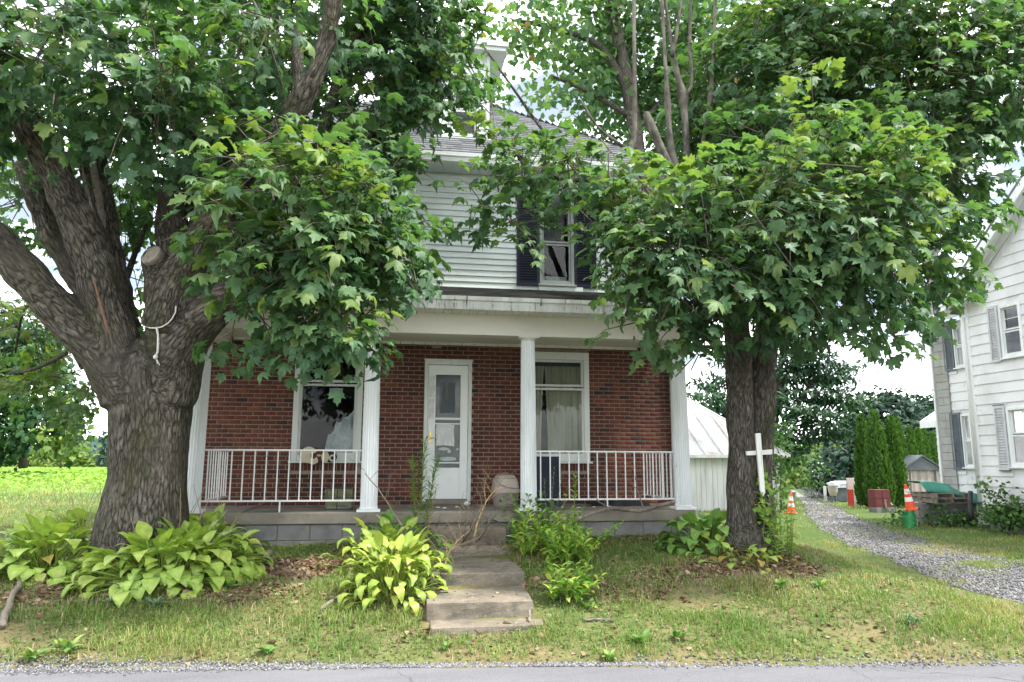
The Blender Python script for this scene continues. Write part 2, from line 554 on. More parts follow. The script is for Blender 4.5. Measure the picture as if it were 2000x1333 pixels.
def glass_mat(name, tint=(0.75, 0.82, 0.82), refl=0.09, dirt=0.06, wav=0.004):
    t = NT(name)
    tr = t.new("ShaderNodeBsdfTransparent")
    tr.inputs[0].default_value = (*tint, 1)
    gl = t.new("ShaderNodeBsdfGlossy")
    gl.inputs['Roughness'].default_value = 0.02
    b = t.new("ShaderNodeBump")
    b.inputs['Strength'].default_value = 0.25
    b.inputs['Distance'].default_value = wav
    t.l.new(t.noise(2.4, U, 2, world=True), b.inputs['Height'])
    t.l.new(b.outputs[0], gl.inputs['Normal'])
    fr = t.new("ShaderNodeFresnel")
    fr.inputs[0].default_value = 1.5
    fac = t.math('ADD', t.math('MULTIPLY', fr.outputs[0], .62), refl)
    mx = t.new("ShaderNodeMixShader")
    t.l.new(fac, mx.inputs[0])
    t.l.new(tr.outputs[0], mx.inputs[1])
    t.l.new(gl.outputs[0], mx.inputs[2])
    df = t.new("ShaderNodeBsdfDiffuse")
    df.inputs[0].default_value = (0.5, 0.5, 0.47, 1)
    mx2 = t.new("ShaderNodeMixShader")
    t.l.new(t.math('MULTIPLY', t.mask(t.noise(5, (1, 1, .5), 6, world=True), 0.4, 0.8), dirt), mx2.inputs[0])
    t.l.new(mx.outputs[0], mx2.inputs[1])
    t.l.new(df.outputs[0], mx2.inputs[2])
    return t.done(mx2)

m_glass = glass_mat("window_glass", dirt=.05, refl=.0)
m_glass_n = glass_mat("neighbour_glass", (0.6, 0.66, 0.66), 0.10, 0.18)
m_tank = glass_mat("dirty_tank_glass", (0.8, 0.85, 0.82), 0.04, 0.16)

def brick_mat(name, src):
    t = NT(name)
    f = t.objrand() if src == 'obj' else t.attr('tint')
    c = t.ramp(f, [(0.0, (0.112, 0.040, 0.026)), (0.3, (0.152, 0.052, 0.033)), (0.55, (0.120, 0.040, 0.028)), (0.78, (0.19, 0.076, 0.045)), (0.90, (0.16, 0.054, 0.036)), (0.93, (0.04, 0.03, 0.032)), (1.0, (0.022, 0.025, 0.030))])
    c = t.mix(t.mask(t.noise(9, U, 6, world=True), 0.35, 0.75), c, (0.075, 0.026, 0.022))
    c = t.mix(t.mask(t.noise(45, U, 4, world=True), 0.62, 0.78), c, (0.22, 0.10, 0.075))
    c = t.mix(t.mask(t.noise(1.1, (1, 1, .6), 6, world=True), 0.48, 0.72), c, (0.055, 0.024, 0.02))
    return t.done(t.bsdf(c, 0.85, 0.2, t.noise(120, U, 5, world=True), 0.5, 0.004))

m_brick_o, m_brick_t = brick_mat("red_brick_single", 'obj'), brick_mat("red_brick_mass", 'tint')

def shingle_mat(name, c0, c1, c2):
    t = NT(name)
    f = t.attr('tint')
    c = t.ramp(f, [(0, c0), (0.5, c1), (1, c2)])
    c = t.mix(t.mask(t.noise(70, U, 4, world=True), .45, .7), c, c0)
    return t.done(t.bsdf(c, 0.9, 0.15, t.noise(150, U, 3, world=True), 0.4, 0.004))

m_shingle = shingle_mat("gray_asphalt_shingle", (0.10, 0.105, 0.115), (0.155, 0.16, 0.17), (0.21, 0.215, 0.225))
m_shingle_dk = shingle_mat("dark_porch_shingle", (0.02, 0.022, 0.02), (0.035, 0.037, 0.033), (0.05, 0.05, 0.045))

def leaf_mat(name, stops, src='tint', trans=0.40, rough=0.5, spec=0.28, tcol=(1.25, 1.45, 0.55), mid=None):
    t = NT(name)
    f = t.objrand() if src == 'obj' else t.attr('tint')
    c = t.ramp(f, stops)
    if mid is not None:
        c = t.mix(t.math('MULTIPLY', t.attr('mid'), 0.75), c, mid)
    c = t.mix(t.mask(t.noise(16, U, 4, world=True), 0.35, 0.8), c, (0.55, 0.6, 0.5), 'MULTIPLY')
    p = t.bsdf(c, rough, spec)
    tr = t.new("ShaderNodeBsdfTranslucent")
    t.l.new(t.mix(1.0, c, tcol, 'MULTIPLY'), tr.inputs[0])
    mx = t.new("ShaderNodeMixShader")
    mx.inputs[0].default_value = trans
    t.l.new(p.outputs[0], mx.inputs[1])
    t.l.new(tr.outputs[0], mx.inputs[2])
    return t.done(mx)

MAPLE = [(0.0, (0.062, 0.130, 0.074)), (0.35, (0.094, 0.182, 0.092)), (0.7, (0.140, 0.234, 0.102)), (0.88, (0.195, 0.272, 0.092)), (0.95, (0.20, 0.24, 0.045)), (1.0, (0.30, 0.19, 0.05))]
m_maple_t, m_maple_o = leaf_mat("maple_leaf_mass", MAPLE), leaf_mat("maple_leaf_single", [(0, (0.084, 0.168, 0.084)), (0.6, (0.132, 0.222, 0.098)), (0.93, (0.19, 0.268, 0.09)), (1, (0.24, 0.3, 0.07))], 'obj')
BG = [(0.0, (0.018, 0.05, 0.03)), (0.4, (0.032, 0.085, 0.035)), (0.75, (0.06, 0.13, 0.04)), (1.0, (0.12, 0.18, 0.05))]
m_bgleaf = leaf_mat("distant_foliage", BG, trans=.25, rough=.6, spec=.2)
m_yleaf = leaf_mat("distant_yellow_green_foliage", [(0, (0.07, 0.13, 0.03)), (.6, (0.13, 0.20, 0.045)), (1, (0.22, 0.26, 0.06))], trans=.3, rough=.6, spec=.2)
m_dkleaf = leaf_mat("dark_blue_green_foliage", [(0, (0.014, 0.04, 0.03)), (.6, (0.026, 0.068, 0.045)), (.95, (0.05, 0.10, 0.055)), (1, (0.13, 0.12, 0.08))], trans=.18, rough=.55, spec=.3)
m_pine = leaf_mat("pine_needles", [(0, (0.02, 0.055, 0.03)), (.6, (0.035, 0.09, 0.04)), (1, (0.065, 0.13, 0.045))], trans=.15, rough=.6, spec=.2)
m_arbor = leaf_mat("arborvitae_sprays", [(0, (0.045, 0.11, 0.02)), (.5, (0.075, 0.165, 0.028)), (1, (0.13, 0.23, 0.045))], trans=.2, rough=.6, spec=.2)
m_weed = leaf_mat("weed_leaves", [(0, (0.04, 0.10, 0.03)), (.5, (0.07, 0.155, 0.04)), (1, (0.14, 0.22, 0.06))], trans=.25, rough=.6, spec=.2)
m_bluegreen = leaf_mat("gray_green_weed", [(0, (0.11, 0.2, 0.13)), (.6, (0.18, 0.28, 0.18)), (1, (0.26, 0.36, 0.22))], 'obj', trans=.2, rough=.6, spec=.2)
m_weed_o = leaf_mat("weed_leaf_single", [(0, (0.10, 0.22, 0.06)), (.6, (0.17, 0.30, 0.08)), (1, (0.3, 0.38, 0.11))], 'obj', trans=.25, rough=.55, spec=.25)
m_hosta_g = leaf_mat("hosta_green", [(0, (0.22, 0.37, 0.065)), (.5, (0.32, 0.48, 0.09)), (.9, (0.42, 0.54, 0.10)), (1, (0.5, 0.5, 0.14))], 'obj', trans=.3, rough=.38, spec=.4, mid=(0.47, 0.56, 0.14))
m_hosta_d = leaf_mat("hosta_deep_green", [(0, (0.12, 0.27, 0.06)), (.6, (0.19, 0.36, 0.075)), (1, (0.28, 0.43, 0.10))], 'obj', trans=.28, rough=.42, spec=.35, mid=(0.17, 0.31, 0.07))
m_hosta_y = leaf_mat("hosta_gold", [(0, (0.17, 0.29, 0.045)), (.5, (0.27, 0.37, 0.06)), (.85, (0.36, 0.42, 0.07)), (1, (0.44, 0.43, 0.12))], 'obj', trans=.22, rough=.4, spec=.35, mid=(0.34, 0.41, 0.085))
m_phlox = leaf_mat("lance_leaf_green", [(0, (0.16, 0.34, 0.06)), (.5, (0.28, 0.45, 0.08)), (.85, (0.44, 0.54, 0.09)), (1, (0.55, 0.53, 0.13))], 'obj', trans=.3, rough=.5, spec=.3)
m_browned = leaf_mat("browning_leaf", [(0, (0.30, 0.21, 0.07)), (.4, (0.24, 0.28, 0.06)), (.7, (0.42, 0.33, 0.09)), (1, (0.22, 0.11, 0.05))], 'obj', trans=.25, rough=.7, spec=.15)
m_litter = leaf_mat("dry_leaf_litter", [(0, (0.10, 0.05, 0.03)), (.4, (0.20, 0.12, 0.08)), (.8, (0.30, 0.21, 0.15)), (1, (0.40, 0.31, 0.22))], trans=.1, rough=.85, spec=.1)
GRS = [(0.0, (0.06, 0.125, 0.042)), (0.3, (0.125, 0.215, 0.06)), (0.55, (0.20, 0.28, 0.078)), (0.72, (0.27, 0.31, 0.10)), (0.76, (0.36, 0.30, 0.155)), (0.9, (0.45, 0.36, 0.21)), (1.0, (0.5, 0.41, 0.27))]
m_grass = leaf_mat("grass_blades", GRS, trans=.3, rough=.6, spec=.2)
m_flower = layered("white_flower", (0.75, 0.74, 0.68), [((0.55, 0.45, 0.4), 9, .5, .8, U)], 0.8, 0.1)

def bark_mat(name, ridge, furrow, moss, scale=16.0):
    t = NT(name)
    w = t.noise(9, (1, 1, 1), 4, attr='bark')
    mp = t.new("ShaderNodeMapping")
    a = t.new("ShaderNodeAttribute", attribute_name='bark')
    va = t.new("ShaderNodeVectorMath", operation='ADD')
    nn = t.new("ShaderNodeTexNoise")
    nn.inputs['Scale'].default_value = 7
    nn.inputs['Detail'].default_value = 3
    t.l.new(a.outputs['Vector'], nn.inputs['Vector'])
    vs_ = t.new("ShaderNodeVectorMath", operation='SCALE')
    vs_.inputs['Scale'].default_value = 0.10
    t.l.new(nn.outputs['Color'], vs_.inputs[0])
    t.l.new(a.outputs['Vector'], va.inputs[0])
    t.l.new(vs_.outputs[0], va.inputs[1])
    vo = t.new("ShaderNodeTexVoronoi", feature='DISTANCE_TO_EDGE')
    vo.inputs['Scale'].default_value = scale
    t.l.new(va.outputs[0], vo.inputs['Vector'])
    def warped(sc, det):
        nd = t.new("ShaderNodeTexNoise")
        nd.inputs['Scale'].default_value = sc
        nd.inputs['Detail'].default_value = det
        nd.inputs['Roughness'].default_value = 0.65
        t.l.new(va.outputs[0], nd.inputs['Vector'])
        return nd.outputs['Fac']
    rdg = t.math('ABSOLUTE', t.math('SUBTRACT', warped(scale * .75, 4), 0.5))
    h = t.math('ADD', t.math('MULTIPLY', t.mask(rdg, 0.0, 0.13), 0.32), t.math('MULTIPLY', t.mask(vo.outputs['Distance'], 0.0, 0.26), 0.43))
    h = t.math('ADD', h, t.math('MULTIPLY', t.mask(warped(scale * 2.4, 6), .3, .7), 0.35))
    c = t.ramp(h, [(0.15, furrow), (0.5, tuple(.5 * r + .5 * f for r, f in zip(ridge, furrow))), (0.78, ridge), (1.0, tuple(min(1, r * 1.45) for r in ridge))])
    c = t.mix(t.mask(t.noise(5, U, 6, world=True), 0.58, 0.75), c, tuple(min(1, x * 1.5) for x in ridge))
    c = t.mix(t.mask(t.noise(1.6, U, 5, world=True), 0.5, 0.72), c, tuple(x * 0.55 for x in ridge))
    c = t.mix(t.mask(t.noise(2.3, (1, 1, .5), 6, world=True), 0.50, 0.74), c, moss)
    return t.done(t.bsdf(c, 0.92, 0.15, h, 1.0, 0.03))

m_bark = bark_mat("maple_bark", (0.15, 0.135, 0.112), (0.014, 0.012, 0.010), (0.05, 0.055, 0.02), 26.0)
m_bark2 = bark_mat("maple_bark_gray", (0.17, 0.152, 0.132), (0.024, 0.021, 0.019), (0.045, 0.05, 0.025), 32.0)

def ground_mat():
    t = NT("lawn_soil")
    n1 = t.noise(0.9, U, 6, world=True)
    n2 = t.noise(14, U, 6, world=True)
    n3 = t.noise(60, U, 4, world=True)
    soil = t.ramp(n2, [(0.3, (0.10, 0.068, 0.045)), (0.7, (0.22, 0.155, 0.11))])
    green = t.ramp(n2, [(0.3, (0.075, 0.10, 0.033)), (0.7, (0.15, 0.17, 0.06))])
    dry = t.ramp(n2, [(0.3, (0.12, 0.105, 0.05)), (0.7, (0.21, 0.175, 0.09))])
    lawn = t.mix(t.mask(n1, 0.4, 0.62), green, dry)
    lawn = t.mix(t.mask(n3, 0.5, 0.8), lawn, soil)
    far = t.ramp(n2, [(0.3, (0.045, 0.08, 0.02)), (0.7, (0.095, 0.135, 0.038))])
    c = t.mix(t.attr('dirt'), lawn, soil)
    c = t.mix(t.attr('far'), c, far)
    fld = t.ramp(t.noise(1.3, (0.25, 2, 1), 5, world=True), [(0.3, (0.10, 0.19, 0.03)), (0.7, (0.16, 0.26, 0.05))])
    c = t.mix(t.attr('field'), c, fld)
    return t.done(t.bsdf(c, 0.95, 0.1, n3, 0.6, 0.02))

m_ground = ground_mat()

def gravel_mat():
    t = NT("driveway_gravel")
    vo = t.new("ShaderNodeTexVoronoi")
    vo.inputs['Scale'].default_value = 58
    t.l.new(t.vec(U, world=True), vo.inputs['Vector'])
    sep = t.new("ShaderNodeSeparateColor")
    t.l.new(vo.outputs['Color'], sep.inputs[0])
    c = t.ramp(sep.outputs[0], [(0, (0.12, 0.12, 0.128)), (.5, (0.22, 0.22, 0.232)), (1, (0.38, 0.38, 0.40))])
    c = t.mix(t.mask(t.noise(1.1, U, 5, world=True), .45, .7), c, (0.22, 0.2, 0.17))
    d = t.math('SUBTRACT', 1.0, vo.outputs['Distance'])
    return t.done(t.bsdf(c, 0.95, 0.15, d, 0.9, 0.03))

m_gravel = gravel_mat()
m_stone = NT("gravel_stone")
_c = m_stone.ramp(m_stone.attr('tint'), [(0, (0.08, 0.08, 0.085)), (.6, (0.17, 0.168, 0.17)), (1, (0.30, 0.30, 0.31))])
m_stone = m_stone.done(m_stone.bsdf(_c, 0.9, 0.2))

# ------------------------------------------------------------------ scatter helpers
def unit(a):
    return a / np.maximum(np.linalg.norm(a, axis=-1, keepdims=True), 1e-9)

def frames(tip, nor):
    tip = unit(tip)
    nor = nor - tip * (nor * tip).sum(-1, keepdims=True)
    nor = unit(nor)
    x = np.cross(tip, nor)
    return np.stack([x, tip, nor], axis=-1)      # columns x,y,z

def scatter(templates, pos, tip, nor, size, tint, pick=None):
    """many copies of small template meshes joined into arrays"""
    K = len(pos)
    Fm = frames(tip, nor)
    if pick is None: pick = rng.integers(0, len(templates), K)
    Vs, Ts, Tn, base = [], [], [], 0
    for i, (tv, tt) in enumerate(templates):
        sel = np.nonzero(pick == i)[0]
        if not len(sel): continue
        v = np.einsum('kij,nj->kni', Fm[sel], tv) * size[sel][:, None, None] + pos[sel][:, None, :]
        n = len(tv)
        f = tt[None] + (np.arange(len(sel)) * n)[:, None, None] + base
        Vs.append(v.reshape(-1, 3))
        Ts.append(f.reshape(-1, 3))
        Tn.append(np.repeat(tint[sel], n))
        base += len(sel) * n
    return np.concatenate(Vs), np.concatenate(Ts), np.concatenate(Tn)

def maple_template(curl, fold, wob, seed):
    r = np.random.default_rng(seed)
    half = [(0.28, -0.10), (0.34, 0.10), (0.56, 0.22), (0.43, 0.32), (0.54, 0.52), (0.20, 0.50), (0.25, 0.72), (0.09, 0.82)]
    out = [(0, 0.02)] + half + [(0, 1.0)] + [(-x, y) for x, y in reversed(half)]
    P = np.array([(0, 0.36)] + out, float)
    P[1:] += r.normal(0, 0.024, (len(out), 2))
    rr = np.hypot(P[:, 0], P[:, 1] - 0.36)
    z = -curl * rr ** 2 * 1.7 + fold * np.abs(P[:, 0]) + wob * np.sin(P[:, 0] * 9 + seed) * rr
    V = np.column_stack([P[:, 0], P[:, 1], z])
    n = len(out)
    T = [(0, 1 + i, 1 + (i + 1) % n) for i in range(n)]
    b = len(V)                                         # a thin stalk behind the blade
    V = np.vstack([V, [(-0.012, 0.02, 0), (0.012, 0.02, 0), (0.0, -0.42, 0.13)]])
    T.append((b, b + 2, b + 1))
    return V, np.array(T, int)

MT = [maple_template(0.32, 0.18, 0.03, 1), maple_template(0.55, 0.30, 0.05, 2), maple_template(0.20, 0.05, 0.05, 3), maple_template(0.45, -0.10, 0.05, 4), maple_template(0.75, 0.22, 0.04, 5), maple_template(1.05, 0.35, 0.09, 6), maple_template(0.15, 0.45, 0.08, 7), maple_template(0.6, -0.25, 0.10, 8)]

def simple_leaf(w, curl):
    V = np.array([(0, 0, 0), (w, .35, -.05), (w * .8, .7, -.12 - curl * .5), (0, 1, -.2 - curl), (-w * .8, .7, -.12 - curl * .5), (-w, .35, -.05), (0, .45, .03)])
    T = np.array([(6, 0, 1), (6, 1, 2), (6, 2, 3), (6, 3, 4), (6, 4, 5), (6, 5, 0)])
    return V, T

def lobe_leaf():
    V = np.array([(0, .3, .04), (0, 0, 0), (.38, .0, -.05), (.5, .4, -.1), (.25, .55, -.05), (0, 1, -.18), (-.25, .55, -.05), (-.5, .4, -.1), (-.38, .0, -.05)])
    T = np.array([(0, i, i + 1) for i in range(1, 8)] + [(0, 8, 1)])
    return V, T

BL = [lobe_leaf(), simple_leaf(.32, .1)]
NEEDLE = [simple_leaf(.06, .05)]
SPRAY = [simple_leaf(.22, -.05), simple_leaf(.16, .05)]

# ------------------------------------------------------------------ the ground, road, driveway
def spaced(a, b, fine0, fine1, step, coarse):
    xs = list(np.arange(fine0, fine1 + 1e-6, step))
    x, s = fine0, step
    while x > a:
        s *= coarse
        x -= s
        xs.insert(0, max(x, a))
    x, s = fine1, step
    while x < b:
        s *= coarse
        x += s
        xs.append(min(x, b))
    return np.array(xs)

DRV_L = [(2300, 1270), (2000, 1180), (1880, 1152), (1760, 1102), (1660, 1066), (1600, 1032), (1578, 1005), (1570, 985), (1560, 972), (1545, 961), (1534, 956)]
DRV_R = [(2300, 1150), (2000, 1108), (1900, 1083), (1820, 1062), (1740, 1040), (1680, 1018), (1634, 994), (1594, 979), (1572, 969), (1552, 959), (1540, 955)]
drvL = np.array([gat(*p)[:2] for p in DRV_L])
drvR = np.array([gat(*p)[:2] for p in DRV_R])
_a, _b = drvL[0], drvR[0]
drvL = np.vstack([[_a[0] + 1.6, float(road_edge(_a[0] + 1.6)) - .1], drvL])
drvR = np.vstack([[_b[0] + 4.5, float(road_edge(_b[0] + 4.5)) - .1], drvR])

def dirt_mask(X, Y):
    d = np.zeros_like(np.asarray(X, float))
    def blob(px, py, rx, ry, s=1.0):
        c = gat(px, py)
        q = ((X - c[0]) / rx) ** 2 + ((Y - c[1]) / ry) ** 2
        return s * (1 - sstep(0.5, 1.15, q))
    for b in ((240, 1160, 1.6, .3, .5), (60, 1170, .8, .3, .35), (480, 1160, .7, .3, .5), (900, 1235, .7, .12, .4), (1230, 1150, .6, .4, .4), (1650, 1190, .9, .35, .18), (1900, 1270, .5, .18, .25), (590, 1110, .75, .5), (560, 1045, 1.2, .28, .95), (330, 1120, 1.6, .5, .8), (700, 1075, .35, .5, .6), (1470, 1110, 1.0, .45, .9), (1100, 1140, .5, .35, .7), (1250, 1055, 1.3, .22, .6), (1330, 1120, .6, .4, .55), (1480, 1085, .6, .5, .8)):
        d = np.maximum(d, blob(*b))
    return d

gx = spaced(-900, 1100, -7, 11, 0.16, 1.17)
gy = spaced(-60, 1500, 4.6, 12.6, 0.16, 1.16)
GX, GY = np.meshgrid(gx, gy)
GZ = G(GX, GY)
nx, ny = len(gx), len(gy)
ii, jj = np.meshgrid(np.arange(nx - 1), np.arange(ny - 1))
a0 = (jj * nx + ii).ravel()
quads = np.stack([a0, a0 + 1, a0 + 1 + nx, a0 + nx], 1)
e_ = GY - road_edge(GX)
far_m = sstep(3.5, 9, e_) * (1 - 0.0 * GX)
far_m = np.maximum(far_m, sstep(5.2, 7.5, GX) * sstep(0.5, 3, e_) * .8)
left_y = 24 + 0.1 * GX
field_m = ((GY > left_y + 2.0) & (GX < 3) & (GY < 140)).astype(float) * sstep(left_y + 1, left_y + 4, GY)
gme = bulk_mesh("ground", np.column_stack([GX.ravel(), GY.ravel(), GZ.ravel()]), quads, m_ground, smooth=True,
                extra={'dirt': dirt_mask(GX, GY).ravel(), 'far': far_m.ravel(), 'field': field_m.ravel()})
tag(link("ground", gme), "lawn and soil sloping up from the road to the porch", kind='structure')

# road: one sheet 4 mm above the ground whose far edge is a little ragged
xs = np.arange(-60, 60.1, 0.12)
ed = road_edge(xs) + np.array([0.07 * mnoise.noise(Vector((x * 1.1, 3.1, 0))) + 0.06 * mnoise.noise(Vector((x * 4, 8.1, 0))) + .03 * mnoise.noise(Vector((x * 13, 1.1, 0))) for x in xs])
V = np.concatenate([np.column_stack([xs, ed, np.full_like(xs, 0.008)]), np.column_stack([xs, road_edge(xs) - 7.2, np.full_like(xs, 0.004)])])
n = len(xs)
T = np.array([(i, n + i, n + i + 1, i + 1) for i in range(n - 1)])
tag(link("road", bulk_mesh("road", V, T, m_asphalt)), "gray asphalt road along the bottom of the picture", kind='structure')

# driveway sheet
def resample(P, m):
    d = np.concatenate([[0], np.cumsum(np.linalg.norm(np.diff(P, axis=0), axis=1))])
    s = np.concatenate([np.linspace(0, d[-1] * .35, m)[:-1], np.linspace(d[-1] * .35, d[-1], m // 2)])
    return np.column_stack([np.interp(s, d, P[:, k]) for k in range(2)])

dl = np.array([np.interp(np.linspace(0, 11, 120), np.arange(12), drvL[:, k]) for k in range(2)]).T
dr = np.array([np.interp(np.linspace(0, 11, 120), np.arange(12), drvR[:, k]) for k in range(2)]).T
NW = 12
rows = []
for i in range(120):
    jl = 0.16 * mnoise.noise(Vector((i * .45, 1.0, 0)))
    jr = 0.16 * mnoise.noise(Vector((i * .45, 7.0, 0)))
    for k in range(NW + 1):
        u = k / NW
        if k == 0: u += jl * .5
        if k == NW: u += jr * .5
        p = dl[i] * (1 - u) + dr[i] * u
        rows.append((p[0], p[1], float(G(p[0], p[1])) + (0.022 if 0 < k < NW else 0.004)))
V = np.array(rows)
T = np.array([(i * (NW + 1) + k, i * (NW + 1) + k + 1, (i + 1) * (NW + 1) + k + 1, (i + 1) * (NW + 1) + k) for i in range(119) for k in range(NW)])
tag(link("driveway", bulk_mesh("driveway", V, T, m_gravel)), "gray gravel driveway curving back past the white house", kind='structure')

def in_drive(X, Y):
    ok = np.zeros(len(X), bool)
    best = np.full(len(X), 1e9)
    for i in range(0, 120, 1):
        c = (dl[i] + dr[i]) / 2
        w = np.linalg.norm(dl[i] - dr[i]) / 2
        d = np.hypot(X - c[0], Y - c[1]) / max(w, .3)
        best = np.minimum(best, d)
    return best

def drive_u(X, Y):
    best, u = np.full(len(X), 1e9), np.zeros(len(X))
    for i in range(120):
        c = (dl[i] + dr[i]) / 2
        v = dr[i] - dl[i]
        d = np.hypot(X - c[0], Y - c[1])
        q = ((X - dl[i][0]) * v[0] + (Y - dl[i][1]) * v[1]) / (v @ v)
        s = d < best
        best[s] = d[s]; u[s] = q[s]
    return u

# far hills
def hill(name, pts, dist_w, label):
    mb = MB()
    pts = [np.array(p) for p in pts]
    for a, b in zip(pts[:-1], pts[1:]):
        back = np.array([a[0] * .0 + (a[0] + b[0]) / 2, 0, 0])
        mb.add([(a[0], a[1], -15), (b[0], b[1], -15), tuple(b), tuple(a), (a[0] * 1.2, a[1] * 1.2, -15), (b[0] * 1.2, b[1] * 1.2, -15)], [(0, 1, 2, 3), (3, 2, 5, 4)])
    tag(mb.build(name, m_hill), label, kind='structure')

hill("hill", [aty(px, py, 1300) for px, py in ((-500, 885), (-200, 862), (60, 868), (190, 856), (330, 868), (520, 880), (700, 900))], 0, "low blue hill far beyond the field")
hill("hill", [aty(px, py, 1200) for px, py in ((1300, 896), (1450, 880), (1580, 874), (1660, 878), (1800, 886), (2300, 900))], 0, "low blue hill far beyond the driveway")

# ================================================================== BRICK HOUSE
W, P = 11.5, 10.1
HX0, HX1 = -2.9, 4.46
ZF, ZC = 0.95, 3.42
house = thing("brick_house", "two storey house with red brick below, pale siding above and a columned front porch", "house", (0.8, W, 0.6))
H = house

# openings in the brick wall: x0,x1,z0,z1
WIN = [(-1.49, -0.48, 1.60, 3.32), (2.05, 3.06, 1.60, 3.32)]
DOOR = (0.45, 1.18, 1.00, 3.15)

# mortar wall with real openings
mb = MB()
xs_ = [HX0, WIN[0][0], WIN[0][1], DOOR[0], DOOR[1], WIN[1][0], WIN[1][1], HX1]
tops = [(None), WIN[0], None, DOOR, None, WIN[1], None]
for i in range(7):
    x0, x1 = xs_[i], xs_[i + 1]
    o = tops[i]
    if o is None:
        mb.box(x0, W, 0.5, x1, W + .2, 4.2)
    else:
        if i == 3: mb.box(x0, W, 0.5, x1, W + .2, o[2])
        else: mb.box(x0, W, 0.5, x1, W + .2, o[2])
        mb.box(x0, W, o[3], x1, W + .2, 4.2)
wall = mb.build("front_wall", m_mortar, H)
# side and back walls, floors so that rooms are dark behind the glass
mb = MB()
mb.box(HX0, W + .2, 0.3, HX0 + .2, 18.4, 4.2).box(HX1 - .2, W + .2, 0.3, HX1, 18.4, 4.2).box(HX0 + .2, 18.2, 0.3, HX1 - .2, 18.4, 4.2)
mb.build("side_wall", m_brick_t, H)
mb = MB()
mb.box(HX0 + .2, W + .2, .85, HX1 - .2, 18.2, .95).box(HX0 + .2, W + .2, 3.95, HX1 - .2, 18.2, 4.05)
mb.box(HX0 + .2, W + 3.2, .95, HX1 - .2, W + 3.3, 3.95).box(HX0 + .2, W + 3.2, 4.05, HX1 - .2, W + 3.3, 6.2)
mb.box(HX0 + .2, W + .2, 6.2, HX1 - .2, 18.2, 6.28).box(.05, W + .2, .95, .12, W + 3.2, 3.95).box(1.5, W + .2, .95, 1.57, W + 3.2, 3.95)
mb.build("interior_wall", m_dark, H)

# bricks
def brick_mesh(w, h, d=0.008, ch=0.003):
    V = [(0, 0, 0), (w, 0, 0), (w, 0, h), (0, 0, h)]
    Vf = [(ch, -d, ch), (w - ch, -d, ch), (w - ch, -d, h - ch), (ch, -d, h - ch)]
    Vm = [(0, -d + ch, 0), (w, -d + ch, 0), (w, -d + ch, h), (0, -d + ch, h)]
    v = np.array(V + Vm + Vf, float)
    q = []
    for b in (0, 4):
        for i in range(4):
            j = (i + 1) % 4
            q.append((b + i, b + j, b + j + 4, b + i + 4))
    q.append((8, 9, 10, 11))
    t = []
    for a, b, c, d_ in q: t += [(a, b, c), (a, c, d_)]
    return v, np.array(t)

PZ, PX, BW, BH = 0.0655, 0.168, 0.156, 0.0535
cells = []
nz = int((ZC - ZF) / PZ) + 1
for r in range(nz):
    z = ZF + r * PZ + .004
    off = (r % 2) * PX / 2
    spans = [(HX0, HX1)]
    cuts = []
    for o in WIN + [DOOR]:
        if z + BH > o[2] - (0.15 if o in WIN else 0) and z < o[3]: cuts.append((o[0] - .0, o[1] + .0))
    edges = HX0
    segs = []
    for c in sorted(cuts):
        segs.append((edges, c[0]))
        edges = c[1]
    segs.append((edges, HX1))
    for s0, s1 in segs:
        k0 = math.floor((s0 - HX0 - off) / PX)
        x = HX0 + off + k0 * PX
        while x < s1:
            b0, b1 = max(x, s0 + .004), min(x + BW, s1 - .004)
            if b1 - b0 > .03: cells.append((b0, z, b1 - b0, BH))
            x += PX
for o in WIN:     # rowlock course under each window
    x = o[0] + .004
    while x + .052 < o[1] + .01:
        cells.append((x, o[2] - .145, .050, .115))
        x += .0605
full_me = {}
def shows(c):
    px, py, _ = project((c[0] + c[2] / 2, W, c[1] + c[3] / 2))[0]
    hid = (py > 872 and (px < 710 or px > 1040)) or px < 420 or (700 < px < 745) or (1015 < px < 1045) or (py < 735 and px < 760) or (py < 770 and px > 1190)
    return 0 if hid else 1
order = sorted(range(len(cells)), key=lambda i: (-shows(cells[i]), -(cells[i][2] * cells[i][3] > .008), rnd.random()))
single = set(order[:299])
Vs, Ts, Tn, base = [], [], [], 0
for i, (x, z, w, h) in enumerate(cells):
    proud = rnd.uniform(-.003, .003)
    key = (round(w, 2), round(h, 2))
    if i in single:
        if key not in full_me:
            v, t = brick_mesh(key[0] - 0.001, h)
            full_me[key] = bulk_mesh("brick", v, t, m_brick_o)
        link("brick", full_me[key], wall, (x, W + proud * .8 - .0, z))
    else:
        v, t = brick_mesh(w, h)
        v = v + np.array([x, W + proud, z]) - np.array(WLOC[wall.name])
        Vs.append(v); Ts.append(t + base); Tn.append(np.full(len(v), rnd.random())); base += len(v)
b_ = link("bricks", bulk_mesh("bricks", np.concatenate(Vs), np.concatenate(Ts), m_brick_t, np.concatenate(Tn)), wall, WLOC[wall.name])
b_['kind'] = "stuff"

# white downspout and corner post at the right end
mb = MB()
mb.box(HX1 - .05, W - .045, ZF + .02, HX1 + .02, W - .022, 3.4)
mb.build("corner_trim", m_white, H)
mb = MB()
mb.tube([(HX1 - .02, W - .09, 3.36), (HX1 - .02, W - .10, 3.2), (HX1 - .03, W - .08, 3.08), (HX1 - .03, W - .08, ZF + .12), (HX1 - .03, W - .16, ZF + .05)], .035, 8)
mb.build("downspout", m_white, H, smooth=True)

